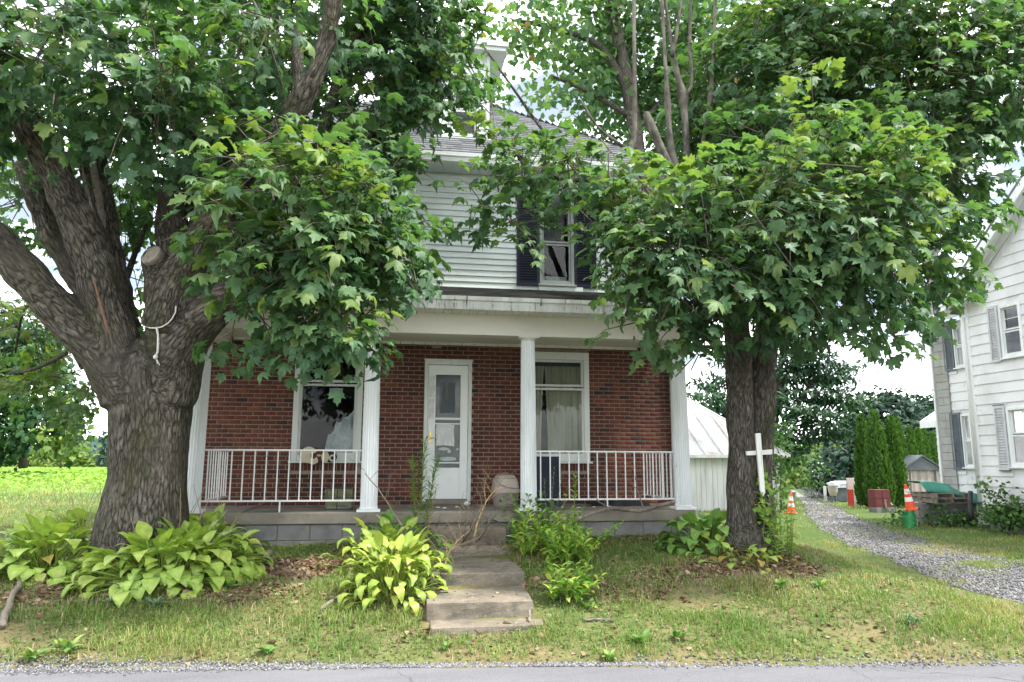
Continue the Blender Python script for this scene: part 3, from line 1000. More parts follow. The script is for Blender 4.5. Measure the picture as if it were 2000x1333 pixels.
# ground floor windows
def window(parent, x0, x1, z0, z1, y, tm, gm, rail=None, fr=.055, sash=.04, name="window", deep=.10, sill=True, panes=None, trim_top=None):
    """frame proud of the wall (towards -y) with two sashes set back; panes are single sheets of glass"""
    tt = trim_top or fr
    mb = MB()
    mb.box(x0, y - .045, z0, x0 + fr, y + deep, z1).box(x1 - fr, y - .045, z0, x1, y + deep, z1)
    mb.box(x0 + fr, y - .045, z1 - tt, x1 - fr, y + deep, z1).box(x0 + fr, y - .04, z0, x1 - fr, y + deep, z0 + fr)
    f = mb.build(name, tm, parent, bevel=.004)
    ix0, ix1, iz0, iz1 = x0 + fr, x1 - fr, z0 + fr, z1 - tt
    zr = rail if rail is not None else (iz0 + iz1) / 2
    for k, (a, b, yy) in enumerate(((iz0, zr + .01, y - .012), (zr - .01 + .045, iz1, y + .018))):
        m2 = MB()
        m2.box(ix0, yy, a, ix0 + sash, yy + .035, b).box(ix1 - sash, yy, a, ix1, yy + .035, b)
        m2.box(ix0 + sash, yy, a, ix1 - sash, yy + .035, a + sash).box(ix0 + sash, yy, b - sash, ix1 - sash, yy + .035, b)
        if panes and k == 1:
            for q in range(1, panes):
                zz = a + (b - a) * q / panes
                m2.box(ix0 + sash, yy, zz - .008, ix1 - sash, yy + .03, zz + .008)
        m2.build("sash", tm, f)
        m3 = MB()
        m3.quad((ix0 + sash, yy + .015, a + sash), (ix1 - sash, yy + .015, a + sash), (ix1 - sash, yy + .015, b - sash), (ix0 + sash, yy + .015, b - sash))
        m3.build("pane", gm, f)
    if sill:
        m4 = MB()
        m4.box(x0 - .03, y - .085, z0 - .032, x1 + .03, y + .02, z0 - .001)
        m4.build("sill", tm, f, bevel=.004)
    return f

w1 = window(H, *WIN[0][:2], WIN[0][2], WIN[0][3], W, m_trim, m_glass, rail=2.74, fr=.085, sash=.035, trim_top=.12)
w2 = window(H, *WIN[1][:2], WIN[1][2], WIN[1][3], W, m_trim, m_glass, rail=2.74, fr=.085, sash=.035, trim_top=.12)
# sash latches (two little pairs on each meeting rail)
for w_, o in ((w1, WIN[0]), (w2, WIN[1])):
    for fx in (.22, .78):
        mb = MB()
        cx = o[0] + (o[1] - o[0]) * fx
        mb.box(cx - .022, W - .022, 2.748, cx - .008, W - .011, 2.764).box(cx + .006, W - .022, 2.740, cx + .02, W - .011, 2.756)
        mb.build("latch", m_dark, w_)

# curtains behind the right-hand window, parted near the left
def curtain(x0, x1, z0, z1, y, top_x0=None, top_x1=None, folds=7, amp=.03, mat=m_curtain, parent=None, name="curtain", label=None, nz=14):
    nx_ = folds * 8
    rows = []
    for j in range(nz + 1):
        v = j / nz
        z = z0 + (z1 - z0) * v
        e = v ** 1.6
        a0 = x0 + ((top_x0 if top_x0 is not None else x0) - x0) * e
        a1 = x1 + ((top_x1 if top_x1 is not None else x1) - x1) * e
        for i in range(nx_ + 1):
            u = i / nx_
            rows.append((a0 + (a1 - a0) * u, y + amp * math.sin(u * folds * 2 * math.pi + .6 * math.sin(v * 3 + u * 5)) * (1.1 - .4 * v), z))
    V = np.array(rows) - np.array(WLOC[parent.name])
    T = np.array([(j * (nx_ + 1) + i, j * (nx_ + 1) + i + 1, (j + 1) * (nx_ + 1) + i + 1, (j + 1) * (nx_ + 1) + i) for j in range(nz) for i in range(nx_)])
    o = link(name, bulk_mesh(name, V, T, mat, smooth=True), parent, WLOC[parent.name])
    if label: o['label'] = label
    return o

curtain(2.12, 2.30, 1.66, 3.12, W + .12, 2.12, 2.36, 3, .02, parent=w2)
curtain(2.42, 3.00, 1.66, 3.12, W + .12, 2.365, 3.0, 6, .022, parent=w2)
mb = MB()
mb.box(2.08, W + .08, 3.115, 3.03, W + .15, 3.24)
mb.build("valance", layered("slate_blue_valance", (0.06, 0.075, 0.09), [], 0.9, 0.1), w2)
# crumpled pale sheet low in the left window
pts = []
sx0, sx1, sz0 = -.98, -.56, 1.72
NX_, NZ_ = 22, 18
for j in range(NZ_ + 1):
    for i in range(NX_ + 1):
        u, v = i / NX_, j / NZ_
        top = 1.98 + .42 * (u ** .8) + .10 * mnoise.noise(Vector((u * 5, 1, 7))) + .06 * mnoise.noise(Vector((u * 13, 4, 7)))
        x = sx0 + (sx1 - sx0) * u + .05 * (1 - v) * (u - 1)
        z = sz0 + (top - sz0) * v
        y = W + .10 + .05 * mnoise.noise(Vector((u * 4, v * 5, 2))) + .03 * mnoise.noise(Vector((u * 11, v * 13, 5)))
        pts.append((x, y, z))
V = np.array(pts) - np.array(WLOC[w1.name])
T = np.array([(j * (NX_ + 1) + i, j * (NX_ + 1) + i + 1, (j + 1) * (NX_ + 1) + i + 1, (j + 1) * (NX_ + 1) + i) for j in range(NZ_) for i in range(NX_)])
so = link("crumpled_sheet", bulk_mesh("crumpled_sheet", V, T, m_cloth, smooth=True), None, WLOC[w1.name])
tag(so, "crumpled pale sheet hanging inside the lower right of the left porch window", "sheet")
# small crinkled pale patches in the upper sash of the same window
for (x, z, sx, sz) in ((-1.0, 2.86, .10, .13), (-.70, 2.82, .06, .06), (-.88, 2.62, .11, .08)):
    pts = []
    for j in range(7):
        for i in range(7):
            u, v = i / 6 - .5, j / 6 - .5
            k = 1 - .5 * abs(mnoise.noise(Vector((x * 9, math.atan2(v, u) * 1.2, 3)))) * 2
            pts.append((x + u * sx * 2 * k, W + .09 + .03 * mnoise.noise(Vector((u * 5 + x * 7, v * 5, 2))), z + v * sz * 2 * k))
    V = np.array(pts) - np.array(WLOC[w1.name])
    T = np.array([(j * 7 + i, j * 7 + i + 1, (j + 1) * 7 + i + 1, (j + 1) * 7 + i) for j in range(6) for i in range(6)])
    link("pale_patch", bulk_mesh("pale_patch", V, T, m_cloth, smooth=True), w1, WLOC[w1.name])

# storm door
x0, x1, z0, z1 = DOOR
mb = MB()
mb.box(x0, W - .06, z0, x0 + .055, W + .1, z1).box(x1 - .055, W - .06, z0, x1, W + .1, z1).box(x0 + .055, W - .06, z1 - .075, x1 - .055, W + .1, z1)
mb.box(x0 - .01, W - .075, z1 - .018, x1 + .01, W - .055, z1 + .012)
mb.build("door_frame", m_trim, H, bevel=.005)
mb = MB()
mb.box(x0, W - .05, ZF + .005, x1, W + .12, z0 + .03)
mb.build("threshold", m_concrete, H)
dx0, dx1, dz0, dz1 = x0 + .058, x1 - .058, z0 + .035, z1 - .08
gx0, gx1, gz0, gz1 = dx0 + .115, dx1 - .115, 1.50, 2.92
yd = W - .035
mb = MB()
mb.box(dx0, yd, dz0, gx0, yd + .04, dz1).box(gx1, yd, dz0, dx1, yd + .04, dz1).box(gx0, yd, gz1, gx1, yd + .04, dz1).box(gx0, yd, dz0, gx1, yd + .04, gz0)
mb.box(gx0, yd - .004, 2.225, gx1, yd + .03, 2.258).box(gx0, yd + .004, 2.155, gx1, yd + .026, 2.175).box(gx0, yd + .004, 1.565, gx1, yd + .026, 1.583)
door = mb.build("storm_door", m_door, H, bevel=.004)
mb = MB()
for (a, b, c, d) in ((gx0 - .025, gx1 + .025, gz0 - .025, gz1 + .025),):
    mb.box(a, yd - .010, c, a + .025, yd - .001, d).box(b - .025, yd - .010, c, b, yd - .001, d).box(a + .025, yd - .010, c, b - .025, yd - .001, c + .025).box(a + .025, yd - .010, d - .025, b - .025, yd - .001, d)
px0, px1, pz0, pz1 = dx0 + .08, dx1 - .08, 1.13, 1.38
mb.box(px0, yd - .008, pz0, px0 + .014, yd - .001, pz1).box(px1 - .014, yd - .008, pz0, px1, yd - .001, pz1).box(px0 + .014, yd - .008, pz0, px1 - .014, yd - .001, pz0 + .014).box(px0 + .014, yd - .008, pz1 - .014, px1 - .014, yd - .001, pz1)
mb.build("moulding", m_door, door)
for (c, d) in ((gz0, 2.225), (2.258, gz1)):
    mb = MB()
    mb.quad((gx0, yd + .02, c), (gx1, yd + .02, c), (gx1, yd + .02, d), (gx0, yd + .02, d))
    mb.build("pane", m_glass, door)
mb = MB()
mb.box(gx0 - .1, W + .09, dz0, gx1 + .1, W + .13, 2.05).box(gx0 - .1, W + .09, 2.05, gx1 + .1, W + .13, dz1)
mb.build("inner_door", layered("gray_inner_door", (0.12, 0.135, 0.125), [((0.05, .055, .055), 3, .45, .65, U)], .6, .3), H)
mb = MB()
hx = dx0 + .045
mb.box(hx - .014, yd - .008, 1.86, hx + .014, yd - .001, 2.04)
mb.tube([(hx, yd - .005, 1.945), (hx, yd - .05, 1.945), (hx + .09, yd - .055, 1.955)], .009, 8)
mb.lathe((hx, yd - .006, 1.99), [(.011, 0), (.011, .012)], 10, axis=(0, -1, 0))
mb.build("handle", m_brass, door, smooth=False)

# paper notices on the door (print too small to read: grey lines)
def print_mat(name, rows, seed):
    t = NT(name)
    mp = t.vec((1, 1, 1))
    wv = t.new("ShaderNodeTexWave", wave_type='BANDS', bands_direction='Z')
    wv.inputs['Scale'].default_value = rows
    wv.inputs['Distortion'].default_value = 0.6
    t.l.new(mp, wv.inputs['Vector'])
    k = t.math('MULTIPLY', t.mask(wv.outputs['Fac'], .55, .75), t.mask(t.noise(18, (1, 1, .4)), .42, .52))
    return t.done(t.bsdf(t.mix(t.math('MULTIPLY', k, .55), (.66, .67, .66), (.16, .17, .18)), .9, .1))

def notice(x0, x1, z0, z1, y, label, lift=.012, mat=None):
    rows = []
    for j in range(9):
        for i in range(5):
            u, v = i / 4, j / 8
            rows.append((x0 + (x1 - x0) * u + .006 * math.sin(v * 7), y - lift * abs(math.sin(v * 6 + u * 2)) * .6 - .002, z0 + (z1 - z0) * v + .008 * math.sin(u * 4)))
    c = Vector(((x0 + x1) / 2, y, (z0 + z1) / 2))
    T = np.array([(j * 5 + i, j * 5 + i + 1, (j + 1) * 5 + i + 1, (j + 1) * 5 + i) for j in range(8) for i in range(4)])
    o = link("paper_notice", bulk_mesh("paper_notice", np.array(rows) - np.array(c), T, mat or print_mat("printed_paper", 22, 1), smooth=True), None, c)
    return tag(o, label, "notice")

notice(dx0 + .02, dx0 + .105, 2.56, 2.90, yd - .004, "long narrow paper taped high on the left stile of the storm door")
notice(dx0 + .012, dx0 + .10, 2.24, 2.54, yd - .004, "lower narrow paper taped above the door handle")
notice(gx0 + .02, gx1 - .09, 1.83, 2.15, yd + .014, "white printed notice taped to the lower glass of the storm door")
for (a, b, c, d) in ((gx0 + .05, gx0 + .24, 1.76, 1.81), (gx0 + .20, gx0 + .26, 1.72, 1.78), (gx1 - .05, gx1 - .005, 1.76, 1.80), (gx0 + .05, gx1 - .02, 1.60, 1.67)):
    mb = MB()
    n_ = 12
    cxx, czz = (a + b) / 2, (c + d) / 2
    ring = [(cxx + (b - a) / 2 * math.cos(k / n_ * 6.283) * rnd.uniform(.8, 1.05), W + .075, czz + (d - c) / 2 * math.sin(k / n_ * 6.283) * rnd.uniform(.8, 1.05)) for k in range(n_)]
    back = [(x, y + .004, z) for x, y, z in ring]
    mb.add(ring + back, [tuple(range(n_)), tuple(range(2 * n_ - 1, n_ - 1, -1))] + [(i, (i + 1) % n_, n_ + (i + 1) % n_, n_ + i) for i in range(n_)])
    mb.build("torn_paper", m_paper, door)
notice(gx0 + .075, gx1 - .08, 2.33, 2.80, yd + .014, "grayed paper poster with a blue line behind the upper door glass", mat=layered("grayed_poster", (0.10, 0.11, 0.115), [((0.2, 0.21, 0.21), 12, .5, .7, VST)], .9, .1))
mb = MB()
mb.box(gx0 + .10, yd + .006, 2.445, gx1 - .10, yd + .009, 2.475)
mb.build("blue_strip", layered("blue_print", (0.05, 0.11, 0.22), [], .7, .2), door)

# small brown vent / mailbox slot up on the brick near the soffit
mb = MB()
mb.box(.55, W - .05, 3.335, .70, W - .022, 3.385)
mb.build("vent", m_wood_old, H)

# ---------------------------------------------------------------- porch
mb = MB()
mb.box(-2.68, 9.99, .80, 4.16, W, .945)
slab = mb.build("porch_slab", m_concrete, H, bevel=.012)
mb = MB()
x = -2.62
mb.box(-2.64, 10.055, .15, 4.12, W, .795)
pf = mb.build("porch_foundation", m_mortar, H)
x, k = -2.63, 0
while x < 4.10:
    for (a, b) in ((.60, .793), (.40, .593)):
        xx = x + (0 if a > .5 else .2)
        w_ = min(.395, 4.11 - xx)
        if w_ > .1:
            m2 = MB()
            m2.box(xx, 10.04 - rnd.uniform(0, .004), a, xx + w_, 10.06, b)
            m2.build("block", m_block, pf, bevel=.006)
    x += .403
# columns
def column(x, lean=0.0):
    n = 40
    prof = [(0.0, 1.0), (.03, 1.0), (.06, .985), (.5, .97), (1.0, .90)]
    zb, zt = ZF + .055, 3.285
    V, Fc = [], []
    hs = np.linspace(0, 1, 9)
    for h in hs:
        rr = .112 * (1 - .13 * h ** 1.5)
        for k in range(n):
            a = 2 * math.pi * k / n
            q = rr * (1.0 if k % 2 == 0 else .925)
            V.append((x + q * math.cos(a) + lean * h, P + q * math.sin(a), zb + (zt - zb) * h))
    for i in range(len(hs) - 1):
        for k in range(n):
            a, b = i * n + k, i * n + (k + 1) % n
            Fc.append((a, b, b + n, a + n))
    mb = MB()
    mb.add(V, Fc)
    c = mb.build("porch_column", m_column, H)
    mb = MB()
    mb.box(x - .15, P - .115, ZF - .004, x + .15, P + .15, ZF + .028).lathe((x, P, ZF + .028), [(.118, 0), (.124, .012), (.118, .027)], 24)
    mb.build("plinth", m_white, c)
    mb = MB()
    mb.lathe((x + lean, P, 3.255), [(.100, 0), (.112, .02), (.13, .035)], 24)
    mb.box(x + lean - .145, P - .13, 3.29, x + lean + .145, P + .13, 3.312)
    mb.build("capital", m_cream, c)
for x, l in ((-2.50, .03), (-.295, -.01), (1.83, -.01), (4.03, -.015)):
    column(x, l)
# beams, ceiling, soffit, gutter
mb = MB()
mb.box(-2.66, 10.0, 3.312, 4.17, 10.2, 3.60)
mb.build("porch_beam", m_cream, H, bevel=.006)
mb = MB()
mb.box(-2.62, 10.2, 3.312, -2.42, W - .03, 3.60)
mb.build("side_beam", m_cream, H)
mb = MB()
mb.box(3.93, 10.2, 3.312, 4.13, W - .03, 3.60)
mb.build("side_beam", m_cream, H)
mb = MB()
mb.box(-2.42, 10.2, 3.425, 3.93, W - .026, 3.45)
mb.build("porch_ceiling", m_cream, H)
for i in range(34):     # perforated lip of the ceiling against the wall
    x = -2.4 + i * .19
    if x + .18 > 3.93: break
    mb = MB()
    mb.box(x, W - .06, 3.385, x + .182, W - .026, 3.424)
    mb.build("ceiling_strip", m_cream, H)
soff = MB()
soff.box(-2.8, 9.66, 3.612, 4.32, 10.0, 3.62)
sf = soff.build("soffit", m_cream, H)
x = -2.8
while x < 4.3:
    m2 = MB()
    m2.box(x + .004, 9.68, 3.594, min(x + .112, 4.31), 9.998, 3.611)
    m2.build("soffit_slat", m_cream, sf)
    x += .118
mb = MB()
mb.prism_x([(9.66, 3.57), (9.60, 3.585), (9.585, 3.66), (9.60, 3.668), (9.60, 3.69), (9.565, 3.705), (9.56, 3.755), (9.575, 3.755), (9.585, 3.72), (9.66, 3.72)], -2.85, 4.36)
gut = mb.build("gutter", m_gutter, H)
for gxp in (-2.1, -.05, .42, .9, 1.9, 3.18, 3.9):
    mb = MB()
    mb.box(gxp, 9.553, 3.66, gxp + .012, 9.60, 3.757)
    mb.build("gutter_clip", m_wood_old, gut)
mb = MB()
mb.prism_x([(9.665, 3.625), (9.665, 3.74), (W - .03, 4.31), (W - .03, 3.9), (10.0, 3.625)], -2.8, 4.32)
pr = mb.build("porch_roof", m_shingle_dk, H)
def shingle_rows(parent, a, b, up, rows, wmin, wmax, th, mat, name, clip=None):
    """overlapping shingle tabs between eave line a-b; up = vector from eave to ridge"""
    a, b, up = np.array(a, float), np.array(b, float), np.array(up, float)
    L = np.linalg.norm(b - a)
    ex = (b - a) / L
    nrm = np.cross(ex, up); nrm /= np.linalg.norm(nrm)
    Vs, Ts, Tn = [], [], []
    base = 0
    for r in range(rows):
        s0, s1 = r / rows, (r + 1.12) / rows
        x = -rnd.random() * wmax
        while x < L:
            w = rnd.uniform(wmin, wmax)
            xa, xb = max(x, 0), min(x + w - .006, L)
            ok = xb - xa > .02
            if ok and clip:
                lo, hi = clip(s0)
                xa, xb = max(xa, lo), min(xb, hi)
                ok = xb - xa > .02
            if ok:
                o = th * (1 + .5 * rnd.random())
                p = [a + ex * xa + up * s0 + nrm * o, a + ex * xb + up * s0 + nrm * o, a + ex * xb + up * min(s1, 1.0) + nrm * .002, a + ex * xa + up * min(s1, 1.0) + nrm * .002, a + ex * xa + up * s0, a + ex * xb + up * s0]
                Vs += p
                Ts += [(base, base + 1, base + 2), (base, base + 2, base + 3), (base + 4, base + 5, base + 1), (base + 4, base + 1, base)]
                Tn += [rnd.random()] * 6
                base += 6
            x += w
    o = link(name, bulk_mesh(name, np.array(Vs) - np.array(WLOC[parent.name]), np.array(Ts), mat, np.array(Tn)), parent, WLOC[parent.name])
    o['kind'] = 'stuff'
    return o
shingle_rows(pr, (-2.85, 9.62, 3.75), (4.36, 9.62, 3.75), (0, 1.85, .565), 13, .2, .34, .008, m_shingle_dk, "shingles")

# railings: two white iron railings with dense side returns
def railing(x0, x1, label, nb, side_x, leg_x):
    r = thing("porch_railing", label, "railing", ((x0 + x1) / 2, P, ZF), "white iron porch railings")
    zt, zb = 1.745, 1.09
    mb = MB(); mb.box(x0, P - .018, zt - .02, x1, P + .018, zt)
    mb.build("top_rail", m_rail, r)
    mb = MB(); mb.box(x0, P - .014, zb - .012, x1, P + .014, zb + .010)
    mb.build("bottom_rail", m_rail, r)
    mb = MB()
    mb.box(-.0075, -.0075, 0, .0075, .0075, zt - .02 - zb - .01)
    me0 = mb.build("baluster", m_rail, r, origin=(0, 0, 0))
    me = me0.data
    bpy.data.objects.remove(me0)
    for i in range(nb):
        x = x0 + (x1 - x0) * (i + .5) / nb
        link("baluster", me, r, (x, P, zb + .010))
    mb = MB(); mb.box(leg_x - .009, P - .009, ZF - .004, leg_x + .009, P + .009, zb - .012)
    mb.build("leg", m_rail, r)
    # return along the porch end to the wall
    mb = MB(); mb.box(side_x - .015, P + .02, zt - .02, side_x + .015, W - .03, zt)
    mb.build("top_rail", m_rail, r)
    mb = MB(); mb.box(side_x - .012, P + .02, zb - .012, side_x + .012, W - .03, zb + .008)
    mb.build("bottom_rail", m_rail, r)
    for i in range(9):
        link("baluster", me, r, (side_x, P + .13 + i * .142, zb + .010))
    return r
railing(-2.40, -.40, "white iron railing left of the door in front of the dark window", 14, -2.36, -1.42)
railing(1.93, 3.93, "white iron railing right of the door in front of the curtained window", 15, 3.90, 2.93)

# ---------------------------------------------------------------- upper storey
UW = (2.26, 2.83, 4.42, 5.98)
UW2 = (-1.24, -.67, 4.42, 5.98)
ZS0, ZS1 = 4.325, 6.22
mb = MB()
segs = [(HX0, UW2[0]), (UW2[1], UW[0]), (UW[1], HX1)]
for a, b in segs: mb.box(a, W, ZS0 - .1, b, W + .2, ZS1)
for o in (UW, UW2):
    mb.box(o[0], W, ZS0 - .1, o[1], W + .2, o[2]).box(o[0], W, o[3], o[1], W + .2, ZS1)
mb.box(HX0, W + .2, 4.2, HX0 + .2, 18.4, ZS1).box(HX1 - .2, W + .2, 4.2, HX1, 18.4, ZS1).box(HX0, 18.2, 4.2, HX1, 18.4, ZS1)
uw = mb.build("upper_wall", m_siding, H)
def plank_me(L, h, t0=.030, t1=.004, name="plank", mat=m_siding):
    V = [(0, 0, 0), (L, 0, 0), (L, -t0, 0), (0, -t0, 0), (0, 0, h), (L, 0, h), (L, -t1, h), (0, -t1, h)]
    mb = MB(); mb.hexa(V)
    o = mb.build(name, mat, None, origin=(0, 0, 0), raw=True)
    me = o.data
    bpy.data.objects.remove(o)
    return me
pitch = .0975
cache = {}
z = ZS0
while z < ZS1 - .03:
    h = min(pitch + .004, ZS1 - z)
    if z + pitch > UW[2] and z < UW[3]: sg = segs
    else: sg = [(HX0, HX1)]
    for a, b in sg:
        cutx = []
        if b - a > 3 and rnd.random() < .8: cutx = [a + rnd.uniform(.3, .7) * (b - a)]
        for aa, bb in zip([a] + cutx, cutx + [b]):
            k = (round(bb - aa, 3), round(h, 3))
            if k not in cache: cache[k] = plank_me(bb - aa - .003, h)
            link("plank", cache[k], uw, (aa, W - rnd.uniform(0, .002), z))
    z += pitch
def shutter(x0, x1, z0, z1, y, mat, parent, lou=.042, axis='x'):
    mb = MB()
    f = .038
    mb.box(x0, y - .035, z0, x0 + f, y, z1).box(x1 - f, y - .035, z0, x1, y, z1)
    mb.box(x0 + f, y - .035, z0, x1 - f, y, z0 + .06).box(x0 + f, y - .035, z1 - .06, x1 - f, y, z1).box(x0 + f, y - .008, z0 + .06, x1 - f, y, z1 - .06)
    s = mb.build("shutter", mat, parent)
    m2 = MB()
    L = x1 - x0 - 2 * f
    m2.hexa([(0, 0, .010), (L, 0, .010), (L, -.022, 0), (0, -.022, 0), (0, 0, .016), (L, 0, .016), (L, -.022, .006), (0, -.022, .006)])
    o = m2.build("slat", mat, None, origin=(0, 0, 0), raw=True)
    me = o.data
    bpy.data.objects.remove(o)
    zz = z0 + .07
    while zz < z1 - .08:
        link_piece("slat", me, s, (x0 + f, y - .008, zz))
        zz += lou
    return s
for o in (UW, UW2):
    f = window(H, o[0], o[1], o[2], o[3], W - .012, m_storm, m_glass, rail=5.10, fr=.05, sash=.03, panes=3)
    shutter(o[0] - .375, o[0] - .012, o[2] - .03, o[3], W - .024, m_navy, H)
    shutter(o[1] + .012, o[1] + .375, o[2] - .03, o[3], W - .024, m_navy, H)
    mb = MB()
    mb.box(o[0] - .02, W - .07, ZS0 - .01, o[1] + .14, W - .024, o[2] - .035)
    mb.build("flashing", m_siding, H)
# pale roller blind inside the lower sash of the right upper window
mb = MB(); mb.box(UW[0] + .09, W + .10, UW[2] + .07, UW[1] - .09, W + .105, UW[2] + .17)
mb.build("blind_hem", m_cloth, f)

# eaves
mb = MB()
mb.box(HX0 - .42, 11.08, 6.225, HX1 + .42, W - .002, 6.245)
es = mb.build("eave_soffit", m_cream, H)
x = HX0 - .4
while x < HX1 + .3:
    m2 = MB(); m2.box(x, 11.10, 6.212, x + .145, W - .024, 6.224)
    m2.build("soffit_board", m_siding, es)
    x += .152
mb = MB()
mb.prism_x([(11.08, 6.235), (11.04, 6.24), (11.03, 6.30), (11.045, 6.31), (11.02, 6.325), (11.015, 6.385), (11.03, 6.385), (11.08, 6.35)], HX0 - .45, HX1 + .45)
mb.build("eave_gutter", m_white, H)
# hip roof
ex0, ex1, ey0, ey1, ez = HX0 - .42, HX1 + .42, 11.06, 18.85, 6.33
slope = .80
hw = (ex1 - ex0) / 2
ry0, ry1 = ey0 + hw, max(ey0 + hw + .05, ey1 - hw)
rz = ez + hw * slope
rx = (ex0 + ex1) / 2
mb = MB()
A, B, C_, D = (ex0, ey0, ez), (ex1, ey0, ez), (ex1, ey1, ez), (ex0, ey1, ez)
R0, R1 = (rx, ry0, rz), (rx, ry1, rz)
mb.add([A, B, C_, D, R0, R1], [(0, 1, 4), (1, 2, 5, 4), (2, 3, 5), (3, 0, 4, 5), (0, 3, 2, 1)])
roof = mb.build("roof", m_shingle, H)
shingle_rows(roof, A, B, (0, hw, hw * slope), 40, .22, .34, .010, m_shingle, "shingles", clip=lambda s: (s * hw, 2 * hw - s * hw))
shingle_rows(roof, B, C_, (-hw, 0, hw * slope), 40, .22, .34, .010, m_shingle, "shingles", clip=lambda s: (s * hw, (ey1 - ey0) - s * hw))
# dormer
dxa, dxb, dyf = .58, 1.48, 12.0
zdb, zdt = ez + (dyf - ey0) * slope - .02, 8.62
mb = MB()
wx0, wx1, wz0, wz1 = .83, 1.30, zdb + .02, 8.25
mb.box(dxa, dyf, zdb - .25, wx0, dyf + .12, zdt).box(wx1, dyf, zdb - .25, dxb, dyf + .12, zdt).box(wx0, dyf, wz1, wx1, dyf + .12, zdt).box(wx0, dyf, zdb - .25, wx1, dyf + .12, wz0)
mb.box(dxa, dyf + .12, zdb - .25, dxa + .1, dyf + 2.6, zdt).box(dxb - .1, dyf + .12, zdb - .25, dxb, dyf + 2.6, zdt).box(dxa + .1, dyf + 1.2, zdb, dxb - .1, dyf + 1.25, zdt)
dm = mb.build("dormer", m_siding, H)
z = zdb
while z < wz1:
    for a, b in ((dxa + .045, wx0 - .01), (wx1 + .01, dxb - .045)):
        k = (round(b - a, 3), .19)
        if k not in cache: cache[k] = plank_me(b - a, .187, t0=.02)
        link("plank", cache[k], dm, (a, dyf - .001, z))
    z += .185
window(dm, wx0, wx1, wz0, wz1, dyf, m_trim, m_glass, rail=7.56, fr=.04, sash=.03, name="dormer_window", sill=False)
mb = MB()
for a in (dxa - .005, dxb - .045): mb.box(a, dyf - .035, zdb - .02, a + .05, dyf - .001, zdt)
mb.box(dxa - .05, dyf - .06, zdb - .05, dxb + .05, dyf - .001, zdb - .005)
mb.build("corner_board", m_trim, dm)
mb = MB()
mb.box(dxa - .26, dyf - .22, zdt, dxb + .26, dyf + 2.9, zdt + .07).box(dxa - .30, dyf - .26, zdt + .07, dxb + .30, dyf + 2.9, zdt + .15)
mb.build("dormer_eave", m_trim, dm)
mb = MB()
cxm = (dxa + dxb) / 2
mb.add([(dxa - .3, dyf - .26, zdt + .15), (dxb + .3, dyf - .26, zdt + .15), (dxb + .3, dyf + 3.2, zdt + .15), (dxa - .3, dyf + 3.2, zdt + .15), (cxm, dyf + .4, zdt + .62), (cxm, dyf + 3.2, zdt + .62)], [(0, 1, 4), (1, 2, 5, 4), (3, 0, 4, 5), (2, 3, 5), (0, 3, 2, 1)])
mb.build("dormer_roof", m_shingle, dm)

# ---------------------------------------------------------------- steps and path
steps = thing("front_steps", "worn concrete steps and path leading from the grass up to the porch", "steps", (1.0, 8.0, .2))
def step(x0l, x0r, x1l, x1r, y0, y1, zt, zb, name="step"):
    mb = MB()
    def fr(y, xl, xr, z): return [(xl, y, z), (xr, y, z)]
    mb.hexa([(x0l, y0, zb), (x0r, y0, zb), (x1r, y1, zb), (x1l, y1, zb), (x0l, y0, zt), (x0r, y0, zt), (x1r, y1, zt), (x1l, y1, zt)])
    # roughen: subdivide and jitter
    o = mb.build(name, m_step, steps)
    sd = o.modifiers.new("rough", 'SUBSURF'); sd.subdivision_type = 'SIMPLE'; sd.levels = sd.render_levels = 4
    tx = bpy.data.textures.new("wear", 'CLOUDS'); tx.noise_scale = .12
    dp = o.modifiers.new("wear", 'DISPLACE'); dp.texture = tx; dp.strength = .03; dp.mid_level = .5
    bv = o.modifiers.new("edge", 'BEVEL'); bv.width = .006; bv.limit_method = 'ANGLE'; bv.angle_limit = R_(50)
    return o
def sx(px, py, z): return atz(px, py, z)
step(.36, 1.33, .36, 1.40, 6.62, 7.2, .205, .0, "base_pad")
s1 = [sx(832, 1171, .355), sx(1049, 1181, .355)]
step(s1[0][0], s1[1][0], s1[0][0] + .02, s1[1][0] + .06, (s1[0][1] + s1[1][1]) / 2, 7.95, .355, .05)
s2 = [sx(838, 1117, .49), sx(1030, 1123, .49)]
step(s2[0][0], s2[1][0], s2[0][0] + .05, s2[1][0] + .06, (s2[0][1] + s2[1][1]) / 2, 9.0, .49, .15)
step(s2[0][0] + .05, s2[1][0] + .06, s2[0][0] + .1, s2[1][0] + .09, 9.005, 9.62, .555, .2, "path_slab")
step(s2[0][0] + .1, s2[1][0] + .10, s2[0][0] + .1, s2[1][0] + .10, 9.62, 9.985, .76, .25)

# ================================================================== WHITE NEIGHBOUR HOUSE
NX, NYC = 13.21, 15.25
nb = thing("white_house", "white sided two storey house across the gravel driveway with a block chimney", "house", (16, 13, .2))
def xf(x, y, z): return (y, -x, z)
mb = MB()
gy0, ge, gs = 7.0, 5.32, .82
gp = ge + (NYC - gy0) / 2 * gs
ZN = .62
wy = [(13.60, 14.34, 1.51, 2.78), (13.70, 14.27, 3.86, 5.02)]
body = MB()
ycuts = sorted({gy0, wy[0][0], wy[1][0], wy[1][1], wy[0][1], NYC})
for a, b in zip(ycuts[:-1], ycuts[1:]):
    zz = [ZN - .02]
    holes = sorted([(o[2], o[3]) for o in wy if o[0] <= a + 1e-6 and b <= o[1] + 1e-6])
    lo = ZN - .02
    for h0, h1 in holes:
        body.box(NX, a, lo, NX + .2, b, h0); lo = h1
    body.box(NX, a, lo, NX + .2, b, ge)
body.box(NX + .2, gy0, ZN, 21, gy0 + .2, ge).box(NX + .2, NYC - .2, ZN, 21, NYC, ge).box(20.8, gy0 + .2, ZN, 21, NYC - .2, ge)
